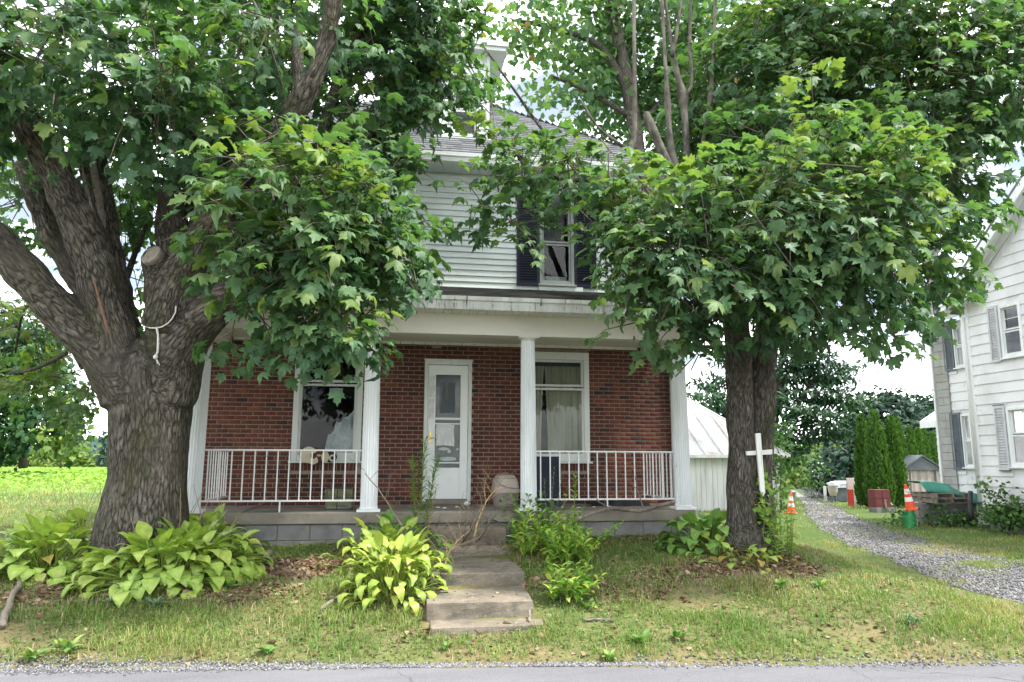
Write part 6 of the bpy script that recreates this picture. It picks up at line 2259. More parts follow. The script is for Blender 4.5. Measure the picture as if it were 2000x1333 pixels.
RL = [
    (1560, 440, 7.3, 210, 120, 1.0, 1.15, .12), (1480, 390, 7.2, 130, 90, .8, 1.1, .12), (1650, 380, 7.3, 150, 100, .9, 1.1, .13),
    (1565, 270, 7.3, 55, 70, .5, 1.1, .22), (1690, 300, 7.6, 90, 60, .6, 1.0, .14), (1440, 550, 7.3, 150, 90, .9, 1.15, .06), (1600, 550, 7.4, 150, 80, .9, 1.1, .04),
    (1285, 400, 7.5, 115, 75, .8, 1.15, .10), (1330, 500, 7.3, 120, 100, .8, 1.15, .10), (1262, 460, 7.5, 78, 80, .6, 1.1, .10), (1258, 560, 7.3, 62, 70, .5, 1.15, .10), (1258, 630, 7.4, 58, 34, .35, 1.1, .10), (1330, 645, 7.6, 60, 34, .45, .9, -.04), (1335, 705, 7.8, 30, 18, .25, .6, -.10),
    (1060, 330, 8.6, 110, 55, .6, 1.0, .10), (965, 348, 8.8, 58, 34, .4, 1.0, .14), (1000, 440, 8.6, 55, 55, .4, .95, .08), (930, 405, 8.7, 36, 22, .25, .7, .2), (1110, 335, 8.4, 90, 28, .5, 1.0, .08), (1180, 330, 8.0, 70, 60, .5, .9, .12), (1188, 490, 7.9, 38, 80, .4, 1.0, .12),
    (1715, 500, 7.6, 115, 85, .8, 1.1, .06), (1790, 430, 8.0, 95, 90, .9, 1.0, .06), (1800, 545, 7.9, 55, 50, .5, 1.0, .04), (1735, 615, 7.7, 50, 34, .4, .7, -.02), (1755, 668, 7.7, 22, 16, .2, .6, -.02), (1640, 612, 7.7, 90, 36, .6, .95, -.02), (1540, 630, 7.9, 60, 24, .5, .8, -.02),
    (1858, 520, 8.2, 46, 48, .4, .9, .12), (1820, 590, 8.1, 32, 26, .3, .7, .05),
    (1520, 170, 9.0, 180, 160, 1.2, .95, .04), (1750, 170, 8.6, 190, 150, 1.3, 1.0, .08), (1920, 170, 8.7, 110, 140, 1.2, 1.0, .06), (1640, 40, 8.6, 220, 100, 1.3, .9, .10), (1880, 40, 8.6, 180, 110, 1.2, .9, .08), (1400, 240, 9.6, 110, 140, .9, .8, -.06), (1850, 360, 8.6, 85, 62, .8, .9, .04), (1480, 285, 8.3, 90, 60, .7, .9, .04), (1800, 310, 8.2, 100, 70, .7, .95, .06), (1660, 265, 8.3, 100, 60, .7, .9, .06), (1160, 440, 8.0, 26, 50, .3, .8, .1), (1000, 296, 8.9, 55, 18, .35, .7, .1),
    (1700, -140, 8.8, 330, 120, 1.4, .22, 0), (2100, 100, 8.6, 110, 280, 1.4, .25, 0), (1350, -140, 9.0, 180, 100, 1.2, .2, 0),
]
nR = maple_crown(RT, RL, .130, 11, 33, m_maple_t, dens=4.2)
# shoot of yellowing leaves near the top of the right maple's front
yp, yt, yn, ys, ytn, ytw = crown_leaves([(1570, 225, 7.2, 42, 32, .22, 1.2, .52), (1520, 385, 7.0, 35, 22, .2, .7, .50), (1535, 395, 6.9, 16, 10, .12, .8, .60)], .13, 8, 5, dens=1.0)
V, T, Tn_ = scatter(MT, yp, yt, yn, ys, np.clip(ytn, .8, 1))
o = link("yellow_leaves", bulk_mesh("yellow_leaves", V - np.array(WLOC[RT.name]), T, m_maple_t, Tn_, smooth=True), RT, WLOC[RT.name]); o['kind'] = 'stuff'
o['label'] = "yellowing leaves at the tips of the front shoots"

# ---- white wooden cross nailed to the right maple
def flat_piece(name, parent, pts_px, Y, th, mat):
    mb = MB(); P_ = [aty(px, py, Y) for px, py in pts_px]
    n = len(P_)
    mb.add([tuple(p) for p in P_] + [(p[0], p[1] + th, p[2]) for p in P_], [tuple(range(n)), tuple(range(2 * n - 1, n - 1, -1))] + [(i, i + n, (i + 1) % n + n, (i + 1) % n) for i in range(n)])
    return mb.build(name, mat, parent, bevel=.004)
YX = min(float(h_[1]) for h_ in (hit(RBV, qx, qy, 0) for qx in (1460, 1470, 1480, 1490, 1500) for qy in (850, 885, 920, 960)) if h_ is not None) - .07
cr = thing("white_cross", "white wooden cross with a pointed foot fixed to the right maple trunk", "cross", aty(1488, 900, YX))
flat_piece("upright", cr, [(1476, 847), (1486, 846), (1495, 962), (1491, 970), (1485, 958)], YX, .03, m_oldwhite)
flat_piece("crossbar", cr, [(1458, 882), (1509, 878), (1509, 888), (1459, 890)], YX + .032, .03, m_oldwhite)

# ================================================================== BACKGROUND TREES
def simple_tree(name, label, base, height_px=None, trunk=None, lobes=(), leaf=.2, mat=m_bgleaf, seed=1, dens=1.0, tmpl=BL, flat=1.0, group=None, per=9, upbias=.7, spread=.5, barkm=m_twig, cat="tree"):
    t = thing(name, label, cat, base, group)
    if trunk:
        for i, pts in enumerate(trunk): plain_limb(pts, barkm, t, "trunk" if i == 0 else "branch", 9)
    r = np.random.default_rng(seed)
    Ps, Ts_, Ns, Ss, Tn = [], [], [], [], []
    for (px, py, Y, rx, ry, rd, dn, tb) in lobes:
        c = P3(px, py, Y); k = depth_of(c) / FPX
        ax = np.array([rx * k, rd, ry * k])
        area = math.pi * rx * k * ry * k
        n = max(6, int(dens * dn * area / (leaf * leaf) * 11 / per))
        u = unit(r.normal(size=(n, 3)))
        rad = r.uniform(.3, 1, n) ** .45
        # uneven surface: push clumps in and out
        f = np.array([1 + .22 * mnoise.noise(Vector(a * 2.3 + seed)) for a in u])
        pos = c + u * (rad * f)[:, None] * ax
        m = per
        off = r.normal(0, spread * leaf * 2.2, (n, m, 3)) * np.array([1, 1, .6 * flat])
        p = (pos[:, None] + off).reshape(-1, 3)
        o_ = np.repeat(u, m, 0)
        nor = unit(o_ * .7 + np.array([0, 0, upbias]) + r.normal(0, .4, (n * m, 3)))
        tip = unit(o_ * .6 + np.array([0, 0, -.3]) + r.normal(0, .6, (n * m, 3)))
        Ps.append(p); Ts_.append(tip); Ns.append(nor); Ss.append(leaf * r.uniform(.6, 1.4, n * m))
        Tn.append(np.clip(np.repeat(r.normal(.42 + tb, .16, n), m) + r.normal(0, .1, n * m), 0, 1))
    p = np.concatenate(Ps)
    V, T, Tn_ = scatter(tmpl, p, np.concatenate(Ts_), np.concatenate(Ns), np.concatenate(Ss), np.concatenate(Tn))
    og = np.array(WLOC[t.name])
    c = link("crown", bulk_mesh("crown", V - og, T, mat, Tn_), t, og); c['kind'] = 'stuff'
    return t

def gb(px, Y):
    p = aty(px, 900, Y)
    return (float(p[0]), Y, float(G(p[0], Y)))

# tall tree behind the house roof
simple_tree("shade_tree", "tall leafy tree rising behind the house roof between the two maples", gb(1250, 20.5),
    trunk=[[(1262, 880, 20.5, 22), (1258, 500, 20.5, 19), (1245, 300, 20.5, 17), (1228, 180, 20.5, 16), (1205, 70, 20.5, 14), (1180, -60, 20.5, 11)],
           [(1232, 190, 20.5, 9), (1170, 90, 20.3, 7), (1060, 50, 20, 5), (1000, 40, 19.8, 3)], [(1235, 230, 20.5, 7), (1150, 180, 20.2, 5), (1080, 150, 20, 3)], [(1240, 260, 20.6, 8), (1330, 150, 20.8, 6), (1400, 20, 21, 4)]],
    lobes=[(1150, 80, 22.0, 100, 70, 1.3, .8, .05), (1060, 40, 20, 70, 60, 1.0, .6, .12), (1010, 90, 19.8, 40, 50, .8, .45, .2), (1120, 170, 21, 70, 50, 1.0, .6, .05), (1060, 175, 19.8, 40, 30, .6, .35, .2), (1200, 200, 22.4, 70, 90, 1.2, .7, .0), (1280, 100, 22.6, 110, 120, 1.6, .8, -.02), (1330, 260, 22.4, 110, 90, 1.4, .9, -.05), (1420, 150, 21, 130, 150, 1.8, .9, -.05), (1230, -60, 20.4, 180, 80, 1.6, .6, 0), (960, 60, 19.5, 30, 60, .6, .5, .15), (1180, 300, 21.8, 50, 40, .8, .6, .1), (1550, 200, 21.5, 140, 190, 1.8, .7, -.05), (1500, 380, 21.5, 160, 110, 1.6, .7, -.08), (1700, 300, 22, 120, 160, 1.6, .6, -.05)],
    leaf=.24, mat=m_maple_t, seed=4, dens=.85, per=7, spread=.75, barkm=m_bark2)
# white pine behind the outbuilding
pl = []
for (px, py, rx, ry) in ((1570, 700, 55, 20), (1530, 735, 40, 16), (1620, 735, 55, 14), (1590, 770, 70, 14), (1650, 785, 50, 10), (1545, 800, 45, 14), (1600, 820, 60, 14), (1625, 845, 45, 10), (1560, 850, 40, 14), (1400, 745, 40, 12), (1370, 775, 34, 14), (1400, 790, 44, 16), (1440, 770, 30, 14), (1380, 815, 45, 16), (1430, 825, 40, 22), (1590, 715, 40, 12), (1560, 660, 50, 18), (1655, 715, 26, 8), (1530, 880, 40, 25), (1500, 780, 40, 18), (1490, 830, 40, 20), (1480, 720, 40, 18), (1440, 700, 40, 16)):
    pl.append((px, py, 31 + rnd.uniform(-1, 1), rx, ry, 1.0, 1.15, rnd.uniform(-.1, .12)))
simple_tree("pine_tree", "spreading pine with flat dark boughs behind the outbuilding", gb(1505, 31), trunk=[[(1508, 985, 31, 9), (1510, 850, 31, 8), (1520, 760, 31, 7), (1530, 660, 31, 5)], [(1515, 860, 31, 5), (1560, 790, 31, 4), (1590, 740, 31, 3), (1625, 735, 31, 2)], [(1512, 840, 31, 4), (1540, 720, 31, 3), (1560, 690, 31, 2)], [(1510, 800, 31, 3), (1440, 775, 31, 2), (1390, 770, 31, 1.5)], [(1530, 830, 31, 4), (1580, 800, 31, 3), (1640, 786, 31, 2)]],
    lobes=pl, leaf=.30, mat=m_pine, seed=6, dens=2.4, tmpl=[simple_leaf(.13, .05), simple_leaf(.2, .02)], flat=.30, per=12, upbias=.9, spread=.55)
# dark tree behind the arborvitae
simple_tree("crabapple_tree", "broad dark blue green tree behind the row of arborvitae", gb(1700, 40), trunk=[[(1690, 985, 40, 6), (1692, 900, 40, 6), (1700, 830, 40, 4)], [(1692, 900, 40, 3), (1740, 840, 40, 2)]],
    lobes=[(1720, 830, 40, 90, 60, 2.4, 1, 0), (1650, 890, 39, 48, 60, 1.8, 1, -.05), (1640, 940, 38.6, 38, 30, 1.2, 1, -.08), (1800, 830, 41, 60, 50, 2, 1, .02), (1770, 900, 40, 80, 70, 2, .9, -.1), (1690, 800, 40, 30, 26, 1, .9, .05), (1850, 820, 41, 40, 50, 1.8, .8, 0), (1740, 785, 40.3, 34, 20, 1, .8, .1)],
    leaf=.30, mat=m_dkleaf, seed=8, dens=1.0, per=8)
simple_tree("crabapple_tree", "far dark tree showing between the white house chimney and the arborvitae", gb(1815, 46), trunk=[[(1815, 980, 46, 4), (1815, 880, 46, 3)]],
    lobes=[(1812, 820, 46, 42, 46, 2, .9, -.05), (1800, 880, 46, 50, 60, 2, .8, -.1)], leaf=.30, mat=m_dkleaf, seed=9, dens=1.0, per=8)
# leafy yellow green trees at the end of the drive
for i, (px, py, Y, rx, ry, m_, lab) in enumerate(((1600, 910, 70, 34, 40, m_yleaf, "yellow green tree beyond the flowering bush"), (1570, 903, 130, 44, 32, m_bgleaf, "pale green tree at the far end of the driveway"), (1640, 890, 85, 40, 40, m_yleaf, "yellowish tree peeping over the flowering bush"), (1515, 915, 60, 28, 50, m_yleaf, "light green tree beside the far end of the driveway"))):
    simple_tree("roadside_tree", lab, gb(px, Y), trunk=[[(px, 960, Y, 3), (px, py, Y, 2)]], lobes=[(px, py, Y, rx, ry, 2.5, 1, .1), (px + 10, py - ry * .5, Y, rx * .6, ry * .6, 2, .9, .2)], leaf=.55, mat=m_, seed=20 + i, dens=.9, per=7, group="trees at the end of the driveway")
# flowering bush (rose of Sharon) by the drive
fb = simple_tree("flowering_bush", "round dark bush dotted with white flowers beside the drive", gb(1606, 46), trunk=[[(1606, 985, 46, 3), (1606, 940, 46, 2)], [(1600, 985, 46, 2), (1590, 930, 46, 1.5)]], lobes=[(1608, 928, 46, 34, 36, 1.2, 1.1, -.05), (1600, 950, 45.6, 30, 22, 1, 1, -.1), (1625, 935, 46, 24, 26, 1, 1, -.05)], leaf=.2, mat=m_dkleaf, seed=12, dens=1.0, per=8, cat="bush")
r = np.random.default_rng(5)
c = P3(1608, 930, 46); k = depth_of(c) / FPX
u = unit(r.normal(size=(120, 3))); u[:, 1] = -np.abs(u[:, 1])
p = c + u * np.array([36 * k, 1.35, 38 * k]) * r.uniform(.92, 1.05, (120, 1))
V, T, Tn_ = scatter([simple_leaf(.5, .0)], p, unit(r.normal(size=(120, 3))), u, .16 * r.uniform(.6, 1.2, 120), r.uniform(0, 1, 120))
o = link("blossoms", bulk_mesh("blossoms", V - np.array(WLOC[fb.name]), T, m_flower, Tn_), fb, WLOC[fb.name]); o['kind'] = 'stuff'

# arborvitae row
AV = [(1688, 988, 815, 36, 27.5), (1714, 992, 808, 52, 26.0), (1745, 990, 818, 42, 26.2), (1757, 985, 822, 40, 28.0), (1782, 980, 838, 30, 30.5), (1797, 978, 841, 26, 31.5), (1808, 976, 838, 26, 32.5), (1825, 972, 848, 26, 34.0)]
AVL = ["left end arborvitae of the row, slightly behind its wider neighbour", "widest and nearest arborvitae of the row", "arborvitae right of the widest one, behind the leaning cone", "arborvitae half hidden behind the one above the cone", "slim arborvitae above the left eave of the tan shed", "slim arborvitae rising over the peak of the tan shed", "slim arborvitae just right of the tan shed's peak", "slim arborvitae half hidden by the white house"]
for i, (px, pb, pt, wd, Y) in enumerate(AV):
    b = gb(px, Y)
    topz = float(aty(px, pt, Y)[2])
    k = depth_of(P3(px, 900, Y)) / FPX
    t = thing("arborvitae", AVL[i], "conifer", b, "arborvitae row beyond the driveway")
    hh = topz - b[2]; rr = wd / 2 * k * .95
    mb = MB(); mb.tube([(b[0], Y, b[2] - .1), (b[0], Y, b[2] + hh * .8)], [.07, .02], 7); mb.build("trunk", m_twig, t)
    r = np.random.default_rng(100 + i)
    n = int(4200 if i < 4 else 2200)
    h = 1 - np.sqrt(r.uniform(0, 1, n)) * .985
    h = np.where(r.uniform(size=n) < .3, r.uniform(0, 1, n), h)
    prof = np.minimum(1, (1 - h) ** .62 * 1.16) * (0.80 + .2 * np.minimum(1, h / .18))
    ang = r.uniform(0, 2 * math.pi, n)
    lump_ = np.array([1 + .16 * mnoise.noise(Vector((math.cos(a) * 1.8 + i * 3, math.sin(a) * 1.8, hz * 5))) for a, hz in zip(ang, h)])
    rad = rr * prof * lump_ * r.uniform(.78, 1.0, n) ** .6
    p = np.column_stack([b[0] + rad * np.cos(ang), Y + rad * np.sin(ang), b[2] + .03 + h * hh])
    od = np.column_stack([np.cos(ang), np.sin(ang), np.zeros(n)])
    tip = unit(od * .55 + np.array([0, 0, 1.0]) + r.normal(0, .28, (n, 3)))
    nor = unit(np.cross(od, [0, 0, 1]) * r.normal(0, 1, (n, 1)) + od * .6 + r.normal(0, .3, (n, 3)))
    V, T, Tn_ = scatter(SPRAY, p, tip, nor, .17 * r.uniform(.6, 1.3, n), np.clip(r.normal(.45, .2, n), 0, 1))
    o = link("foliage", bulk_mesh("foliage", V - np.array(WLOC[t.name]), T, m_arbor, Tn_), t, WLOC[t.name]); o['kind'] = 'stuff'

# left background: big trees over the field, hedge, conifer
simple_tree("field_tree", "large dark green tree over the field at the far left", gb(40, 44), trunk=[[(45, 915, 44, 9), (45, 850, 44, 8), (50, 750, 44, 6)]], lobes=[(40, 760, 44, 90, 80, 3.5, 1, 0), (90, 840, 43, 60, 50, 2.5, 1, .05), (0, 680, 45, 80, 80, 3.5, .9, .05), (-20, 850, 43.5, 60, 60, 2.5, 1, -.05), (130, 830, 43, 30, 45, 1.6, .9, .15), (70, 690, 44.5, 60, 60, 3, .8, .08), (-90, 760, 44, 90, 130, 3.5, .8, 0)], leaf=.34, mat=m_bgleaf, seed=31, dens=.95, per=8)
simple_tree("field_tree", "sparse yellow green sapling right of the large field tree", gb(118, 41), trunk=[[(118, 915, 41, 2), (120, 830, 41, 1.5)]], lobes=[(118, 860, 41, 36, 40, 1.6, .7, .1), (128, 800, 41, 22, 30, 1.2, .5, .2)], leaf=.3, mat=m_yleaf, seed=32, dens=.8, per=6)
simple_tree("conifer_tree", "small dark conifer beside the trunk at the far edge of the field", gb(204, 100), trunk=[[(204, 912, 100, 2), (204, 850, 100, 1)]], lobes=[(204, 895, 100, 14, 16, 2, 1, -.1), (205, 872, 100, 10, 16, 1.6, 1, -.1), (205, 852, 100, 6, 10, 1, 1, -.1)], leaf=.5, mat=m_dkleaf, seed=33, dens=1, per=7)
hl = []
for px in range(-120, 420, 22): hl.append((px, 897 + rnd.uniform(-5, 3), 135, 20, rnd.uniform(10, 20), 3, 1, rnd.uniform(-.05, .25)))
hd = simple_tree("hedgerow", "ragged hedgerow along the far edge of the field", gb(150, 135), lobes=hl, leaf=.9, mat=m_yleaf, seed=34, dens=1.0, per=6, cat="hedge")
tl_ = []
for px in range(1150, 1760, 26): tl_.append((px, 890 + rnd.uniform(-6, 6), 170, 24, rnd.uniform(16, 30), 4, 1, rnd.uniform(-.1, .2)))
simple_tree("treeline", "far line of trees behind the end of the driveway", gb(1500, 170), lobes=tl_, leaf=1.1, mat=m_bgleaf, seed=35, dens=1.0, per=6, cat="tree line")

# vine covered shrub at the outbuilding corner and shrubs along the white house
simple_tree("vine_shrub", "light green vine shrub climbing the right corner of the outbuilding", gb(1525, 23), trunk=[[(1525, 1000, 23, 3), (1525, 900, 23, 2)]], lobes=[(1526, 885, 23.2, 18, 44, .5, .6, .05), (1522, 955, 22.8, 14, 36, .5, .7, .2), (1525, 850, 23.6, 18, 30, .5, .5, -.05), (1580, 925, 28, 18, 36, .9, .6, .15)], leaf=.15, mat=m_weed, seed=41, dens=.7, per=7, cat="shrub")
simple_tree("vine_shrub", "green shrub beyond the far traffic cone along the driveway", gb(1535, 45), lobes=[(1538, 915, 45, 18, 40, 1.2, 1, .1), (1526, 945, 44, 16, 22, 1, 1, .15)], leaf=.3, mat=m_yleaf, seed=42, dens=.9, per=7, cat="shrub")
shr = [((1980, 1010), 14.2, [(1965, 1012, 14.3, 42, 18, .35, 1, 0), (1995, 998, 14.0, 26, 28, .35, 1, .05), (1945, 1000, 14.5, 20, 18, .25, .8, .1)], "leafy weeds massed against the foot of the white house"),
       ((1945, 960), 14.6, [(1928, 945, 14.6, 10, 26, .15, .3, .1), (1950, 975, 14.5, 14, 22, .2, .6, 0)], "tall feathery weed at the corner of the white house"),
       ((1890, 1015), 15.9, [(1885, 1012, 15.9, 34, 9, .25, .9, .05), (1850, 1016, 15.9, 26, 8, .2, .7, .1)], "low weeds in front of the gray block wall"),
       ((1825, 1000), 16.1, [(1826, 1000, 16.1, 9, 22, .15, .5, .1), (1815, 1016, 16.1, 12, 8, .2, .6, .05)], "upright weed patch at the left end of the block wall"),
       ((1750, 1010), 16.0, [(1751, 1006, 16.0, 8, 17, .2, .8, 0), (1746, 1020, 15.9, 9, 7, .2, .8, -.05)], "small leafy weed left of the green bucket")]
for i, (pp_, Y, lb_, lab) in enumerate(shr):
    simple_tree("weed_clump", lab, gb(pp_[0], Y), lobes=lb_, leaf=.075, mat=m_weed, seed=50 + i, dens=.85, per=7, cat="weeds", group="weed clumps by the white house", spread=.7)

# ================================================================== HOSTAS AND GARDEN PLANTS
def blade(L, w, arch, reach, rise, cup=.12, nl=7, heart=True, wav=.0, seed=0):
    """stalk from the origin out along +y, then a blade that arches over; returns verts, tris, mid"""
    V, T, M_ = [], [], []
    # stalk
    sp = [(0, 0), (reach * .35, rise * .55), (reach * .8, rise * .92), (reach, rise)]
    for j, (y, z) in enumerate(sp):
        ww = .007
        V += [(-ww, y, z), (ww, y, z), (0, y + .0, z - .010)]; M_ += [.6] * 3
    for j in range(3):
        for a in range(3):
            p, q = j * 3 + a, j * 3 + (a + 1) % 3
            T += [(p, q, q + 3), (p, q + 3, p + 3)]
    b0 = len(V)
    y, z, ang = reach, rise, math.atan2(rise * .1, reach * .3) + .25
    prof = [0.10, .72, .98, 1.0, .86, .60, .30, .0] if heart else [0.12, .5, .85, 1.0, .92, .7, .38, .0]
    ds = L / nl
    for j in range(nl + 1):
        hw_ = w / 2 * prof[min(j, 7)]
        for i, u in enumerate((-1, -.5, 0, .5, 1)):
            zz = z + cup * hw_ * abs(u) * 1.4 - .10 * hw_ * u * u + wav * math.sin(j * 1.9 + u * 3 + seed) * hw_
            yy = y - (ds * .9 * abs(u) if j == 0 and heart else 0)
            if j == 1 and heart: yy -= ds * .25 * abs(u)
            V.append((hw_ * u, yy, zz)); M_.append(1 - abs(u))
        y += ds * math.cos(ang); z += ds * math.sin(ang)
        ang -= arch / nl
    for j in range(nl):
        for i in range(4):
            a = b0 + j * 5 + i
            T += [(a, a + 1, a + 6), (a, a + 6, a + 5)]
    return np.array(V), np.array(T), np.array(M_)

def leaf_set(name, mat, specs):
    out = []
    for i, sp in enumerate(specs):
        v, t, m = blade(**sp, seed=i)
        out.append(bulk_mesh(name, v, t, mat, smooth=True, extra={'mid': m}))
    return out

HS = [dict(L=.17, w=.118, arch=1.0, reach=.06, rise=.26, wav=.04), dict(L=.17, w=.118, arch=1.5, reach=.12, rise=.25), dict(L=.17, w=.118, arch=2.0, reach=.20, rise=.21), dict(L=.165, w=.115, arch=2.4, reach=.27, rise=.16), dict(L=.16, w=.11, arch=2.5, reach=.32, rise=.13), dict(L=.15, w=.105, arch=2.2, reach=.34, rise=.07, wav=.05), dict(L=.15, w=.105, arch=2.3, reach=.24, rise=.10, wav=.05)]
HY = [dict(L=.15, w=.08, arch=1.2, reach=.06, rise=.30, wav=.10), dict(L=.16, w=.09, arch=1.9, reach=.10, rise=.27, wav=.12), dict(L=.17, w=.088, arch=2.4, reach=.15, rise=.22, wav=.14), dict(L=.16, w=.08, arch=2.6, reach=.20, rise=.15, wav=.14), dict(L=.14, w=.07, arch=2.2, reach=.22, rise=.08, wav=.12)]
hosta_g, hosta_d, hosta_y = leaf_set("leaf", m_hosta_g, HS), leaf_set("leaf", m_hosta_d, HS), leaf_set("leaf", m_hosta_y, HY)
hosta_b = leaf_set("leaf", m_browned, HS[2:5])

def hosta(px, py, label, meshes, n, sc, squash=1.0, wid=1.0, extra=None, next_=0, name="hosta", group="hosta clumps", cat="hosta", stems=0, back=.6, seed=1):
    r = random.Random(seed)
    b = gat(px, py)
    t = thing(name, label, cat, b, group)
    k = len(meshes)
    for i in range(n + next_):
        u = (i + .5) / n if i < n else r.random()
        ms = meshes if i < n else extra
        a = i * 2.39996 + r.uniform(-.3, .3)
        # inner leaves upright, outer ones low and wide
        q = min(len(ms) - 1, int(u * len(ms) * .999)) if r.random() < .8 else r.randrange(len(ms))
        rr = u ** .6 * .26 * sc * wid
        x, y = math.cos(a) * rr * wid, math.sin(a) * rr * back
        o = link("leaf", ms[q], t, (b[0] + x, b[1] + y, float(G(b[0] + x, b[1] + y)) - .01))
        s = sc * r.uniform(.75, 1.22)
        face = a - math.pi / 2 + r.uniform(-.45, .45)
        o.rotation_euler = (r.uniform(-.22, .16) - .25 * u, r.uniform(-.35, .35), face)
        o.scale = (s, s, s * squash * r.uniform(.85, 1.15))
    for i in range(stems):
        a = r.uniform(0, 6.283); h = r.uniform(.5, .85) * sc
        x, y = b[0] + r.uniform(-.25, .25) * sc * wid, b[1] + r.uniform(-.1, .15)
        mb = MB()
        mb.tube([(x, y, b[2] + .05), (x + .1 * math.cos(a) * h, y + .05, b[2] + h * .6), (x + .28 * math.cos(a) * h, y + .06, b[2] + h)], [.0045, .0035, .002], 4)
        mb.build("flower_stalk", m_drystem, t)
    return t

hosta(88, 1112, "wide green hosta clump at the far left of the big maple's base", hosta_g, 230, 1.2, 1.05, 1.25, hosta_b, 3, stems=8, seed=3)
hosta(165, 1085, "green hosta just behind the far left clump against the maple trunk", hosta_g, 110, 1.2, 1.15, 1.1, stems=6, seed=4)
hosta(222, 1128, "small hosta with browned leaves between the two big clumps at the maple's foot", hosta_g, 60, .9, .9, 1.0, hosta_b, 8, stems=0, seed=5)
hosta(318, 1135, "broad hosta clump in front of the big maple trunk", hosta_g, 250, 1.18, 1.05, 1.25, hosta_b, 2, stems=1, seed=6)
hosta(368, 1118, "lush hosta clump at the right side of the big maple trunk beside the porch", hosta_g, 230, 1.15, 1.1, 1.2, stems=4, seed=7)
hosta(398, 1082, "hosta behind the right clump touching the porch slab", hosta_g, 90, 1.1, 1.1, 1.1, stems=4, seed=8)
hosta(1382, 1070, "deep green large leaved hosta left of the gray maple by the porch end", hosta_d, 150, 1.02, 1.15, 1.0, seed=9)
hosta(1402, 1085, "small light green hosta at the left foot of the gray maple", hosta_g, 30, .72, .9, 1.0, hosta_b, 6, seed=10)
hosta(1450, 1100, "withering hosta with brown leaves in front of the gray maple", hosta_g, 14, .7, .8, 1.2, hosta_b, 26, seed=11)
hosta(1500, 1110, "yellowed low hosta at the right foot of the gray maple", hosta_g, 14, .62, .8, 1.3, hosta_b, 16, seed=12)
hosta(768, 1163, "bright gold hosta to the left of the lowest step", hosta_y, 190, 1.0, 1.25, .92, None, 0, seed=13)
hosta(742, 1112, "gold and green hosta behind the brightest one left of the steps", hosta_y, 64, 1.05, 1.1, 1.15, seed=14)
hosta(800, 1128, "gold hosta pressing against the left edge of the steps", hosta_y, 50, 1.0, 1.05, .8, seed=15)
hosta(785, 1075, "dark green broad leaved plant by the path left of the door", hosta_d, 70, .85, 1.25, 1.3, name="green_hosta", seed=16)
hosta(768, 1090, "mid green hosta half way along the left side of the path", hosta_g, 34, .95, 1.1, 1.1, seed=17)

# stems with lance shaped leaves
LS = [dict(L=.17, w=.058, arch=.9, reach=.012, rise=.008, heart=False, nl=7, cup=.3), dict(L=.19, w=.062, arch=1.5, reach=.012, rise=.008, heart=False, nl=7, cup=.3), dict(L=.15, w=.05, arch=.7, reach=.012, rise=.01, heart=False, nl=7, cup=.3)]
lance = leaf_set("leaf", m_phlox, LS)
def stem_plant(base, stems, label, name="leafy_plant", cat="plant", group=None, sc=1.0, leaves=14, lm=None, seed=0, stem_mat=None, whorl=2, bare=.1, topleaf=1.0):
    r = random.Random(seed)
    t = thing(name, label, cat, base, group)
    for (dx, dy, h, lx_, ly_) in stems:
        b = Vector([base[0] + dx, base[1] + dy, 0]); b.z = float(G(b.x, b.y)) - .02
        pts = [b + Vector((lx_ * (s ** 1.6), ly_ * (s ** 1.6), h * s)) for s in (0, .25, .5, .75, 1)]
        mb = MB(); mb.tube(pts, [.007 * sc, .0065 * sc, .005 * sc, .004 * sc, .002], 5)
        mb.build("stem", stem_mat or m_greenstem, t, smooth=True)
        n = leaves
        for i in range(n):
            s = bare + (1 - bare) * (i // whorl + 1) / (n / whorl)
            s = min(s, 1.0)
            j = min(int(s * 4), 3); f_ = s * 4 - j
            p = pts[j].lerp(pts[j + 1], f_)
            a = (i // whorl) * 1.57 + (i % whorl) * 6.283 / whorl + r.uniform(-.4, .4)
            o = link("leaf", r.choice(lm or lance), t, p)
            q = sc * r.uniform(.8, 1.2) * (1 - .35 * s * (2 - topleaf))
            o.scale = (q, q, q)
            o.rotation_euler = (r.uniform(.1, .6), r.uniform(-.3, .3), a)
    return t

R1 = random.Random(77)
def bush_stems(n, wx, wy, h0, h1, ln):
    return [(R1.uniform(-wx, wx), R1.uniform(-wy, wy), R1.uniform(h0, h1), R1.uniform(-ln, ln), R1.uniform(-ln, ln * .3)) for _ in range(n)]
stem_plant(gat(1070, 1085), bush_stems(30, .36, .30, .25, .55, .25), "leafy green perennial bush to the right of the path", sc=1.0, leaves=16, seed=1, group="lance leaved plants along the path")
stem_plant(gat(1035, 1055), bush_stems(24, .26, .22, .3, .6, .18), "darker leafy perennial at the right edge of the path near the porch", sc=1.0, leaves=14, seed=2, group="lance leaved plants along the path", lm=leaf_set("leaf", m_hosta_d, LS))
stem_plant(gat(1105, 1100), bush_stems(22, .28, .22, .18, .42, .25), "yellow green perennial at the front of the bed right of the path", sc=1.0, leaves=14, seed=3, group="lance leaved plants along the path")
stem_plant(gat(1150, 1080), [(0, 0, .28, .35, .0), (.05, .05, .36, .42, .05), (-.05, 0, .20, .25, -.05)], "arching sprays of yellow green leaves leaning right from the bed", sc=.85, leaves=18, seed=4, group="lance leaved plants along the path")
stem_plant(gat(1120, 1175), bush_stems(16, .2, .14, .14, .34, .16), "small light green plant in the grass right of the lower step", sc=.9, leaves=12, seed=5, group="lance leaved plants along the path")
stem_plant(gat(1122, 1066), [(0, 0, .86, .02, .0)], "tall single stem with narrow yellow green leaves before the right railing", sc=.95, leaves=10, seed=6, whorl=2, bare=.62)
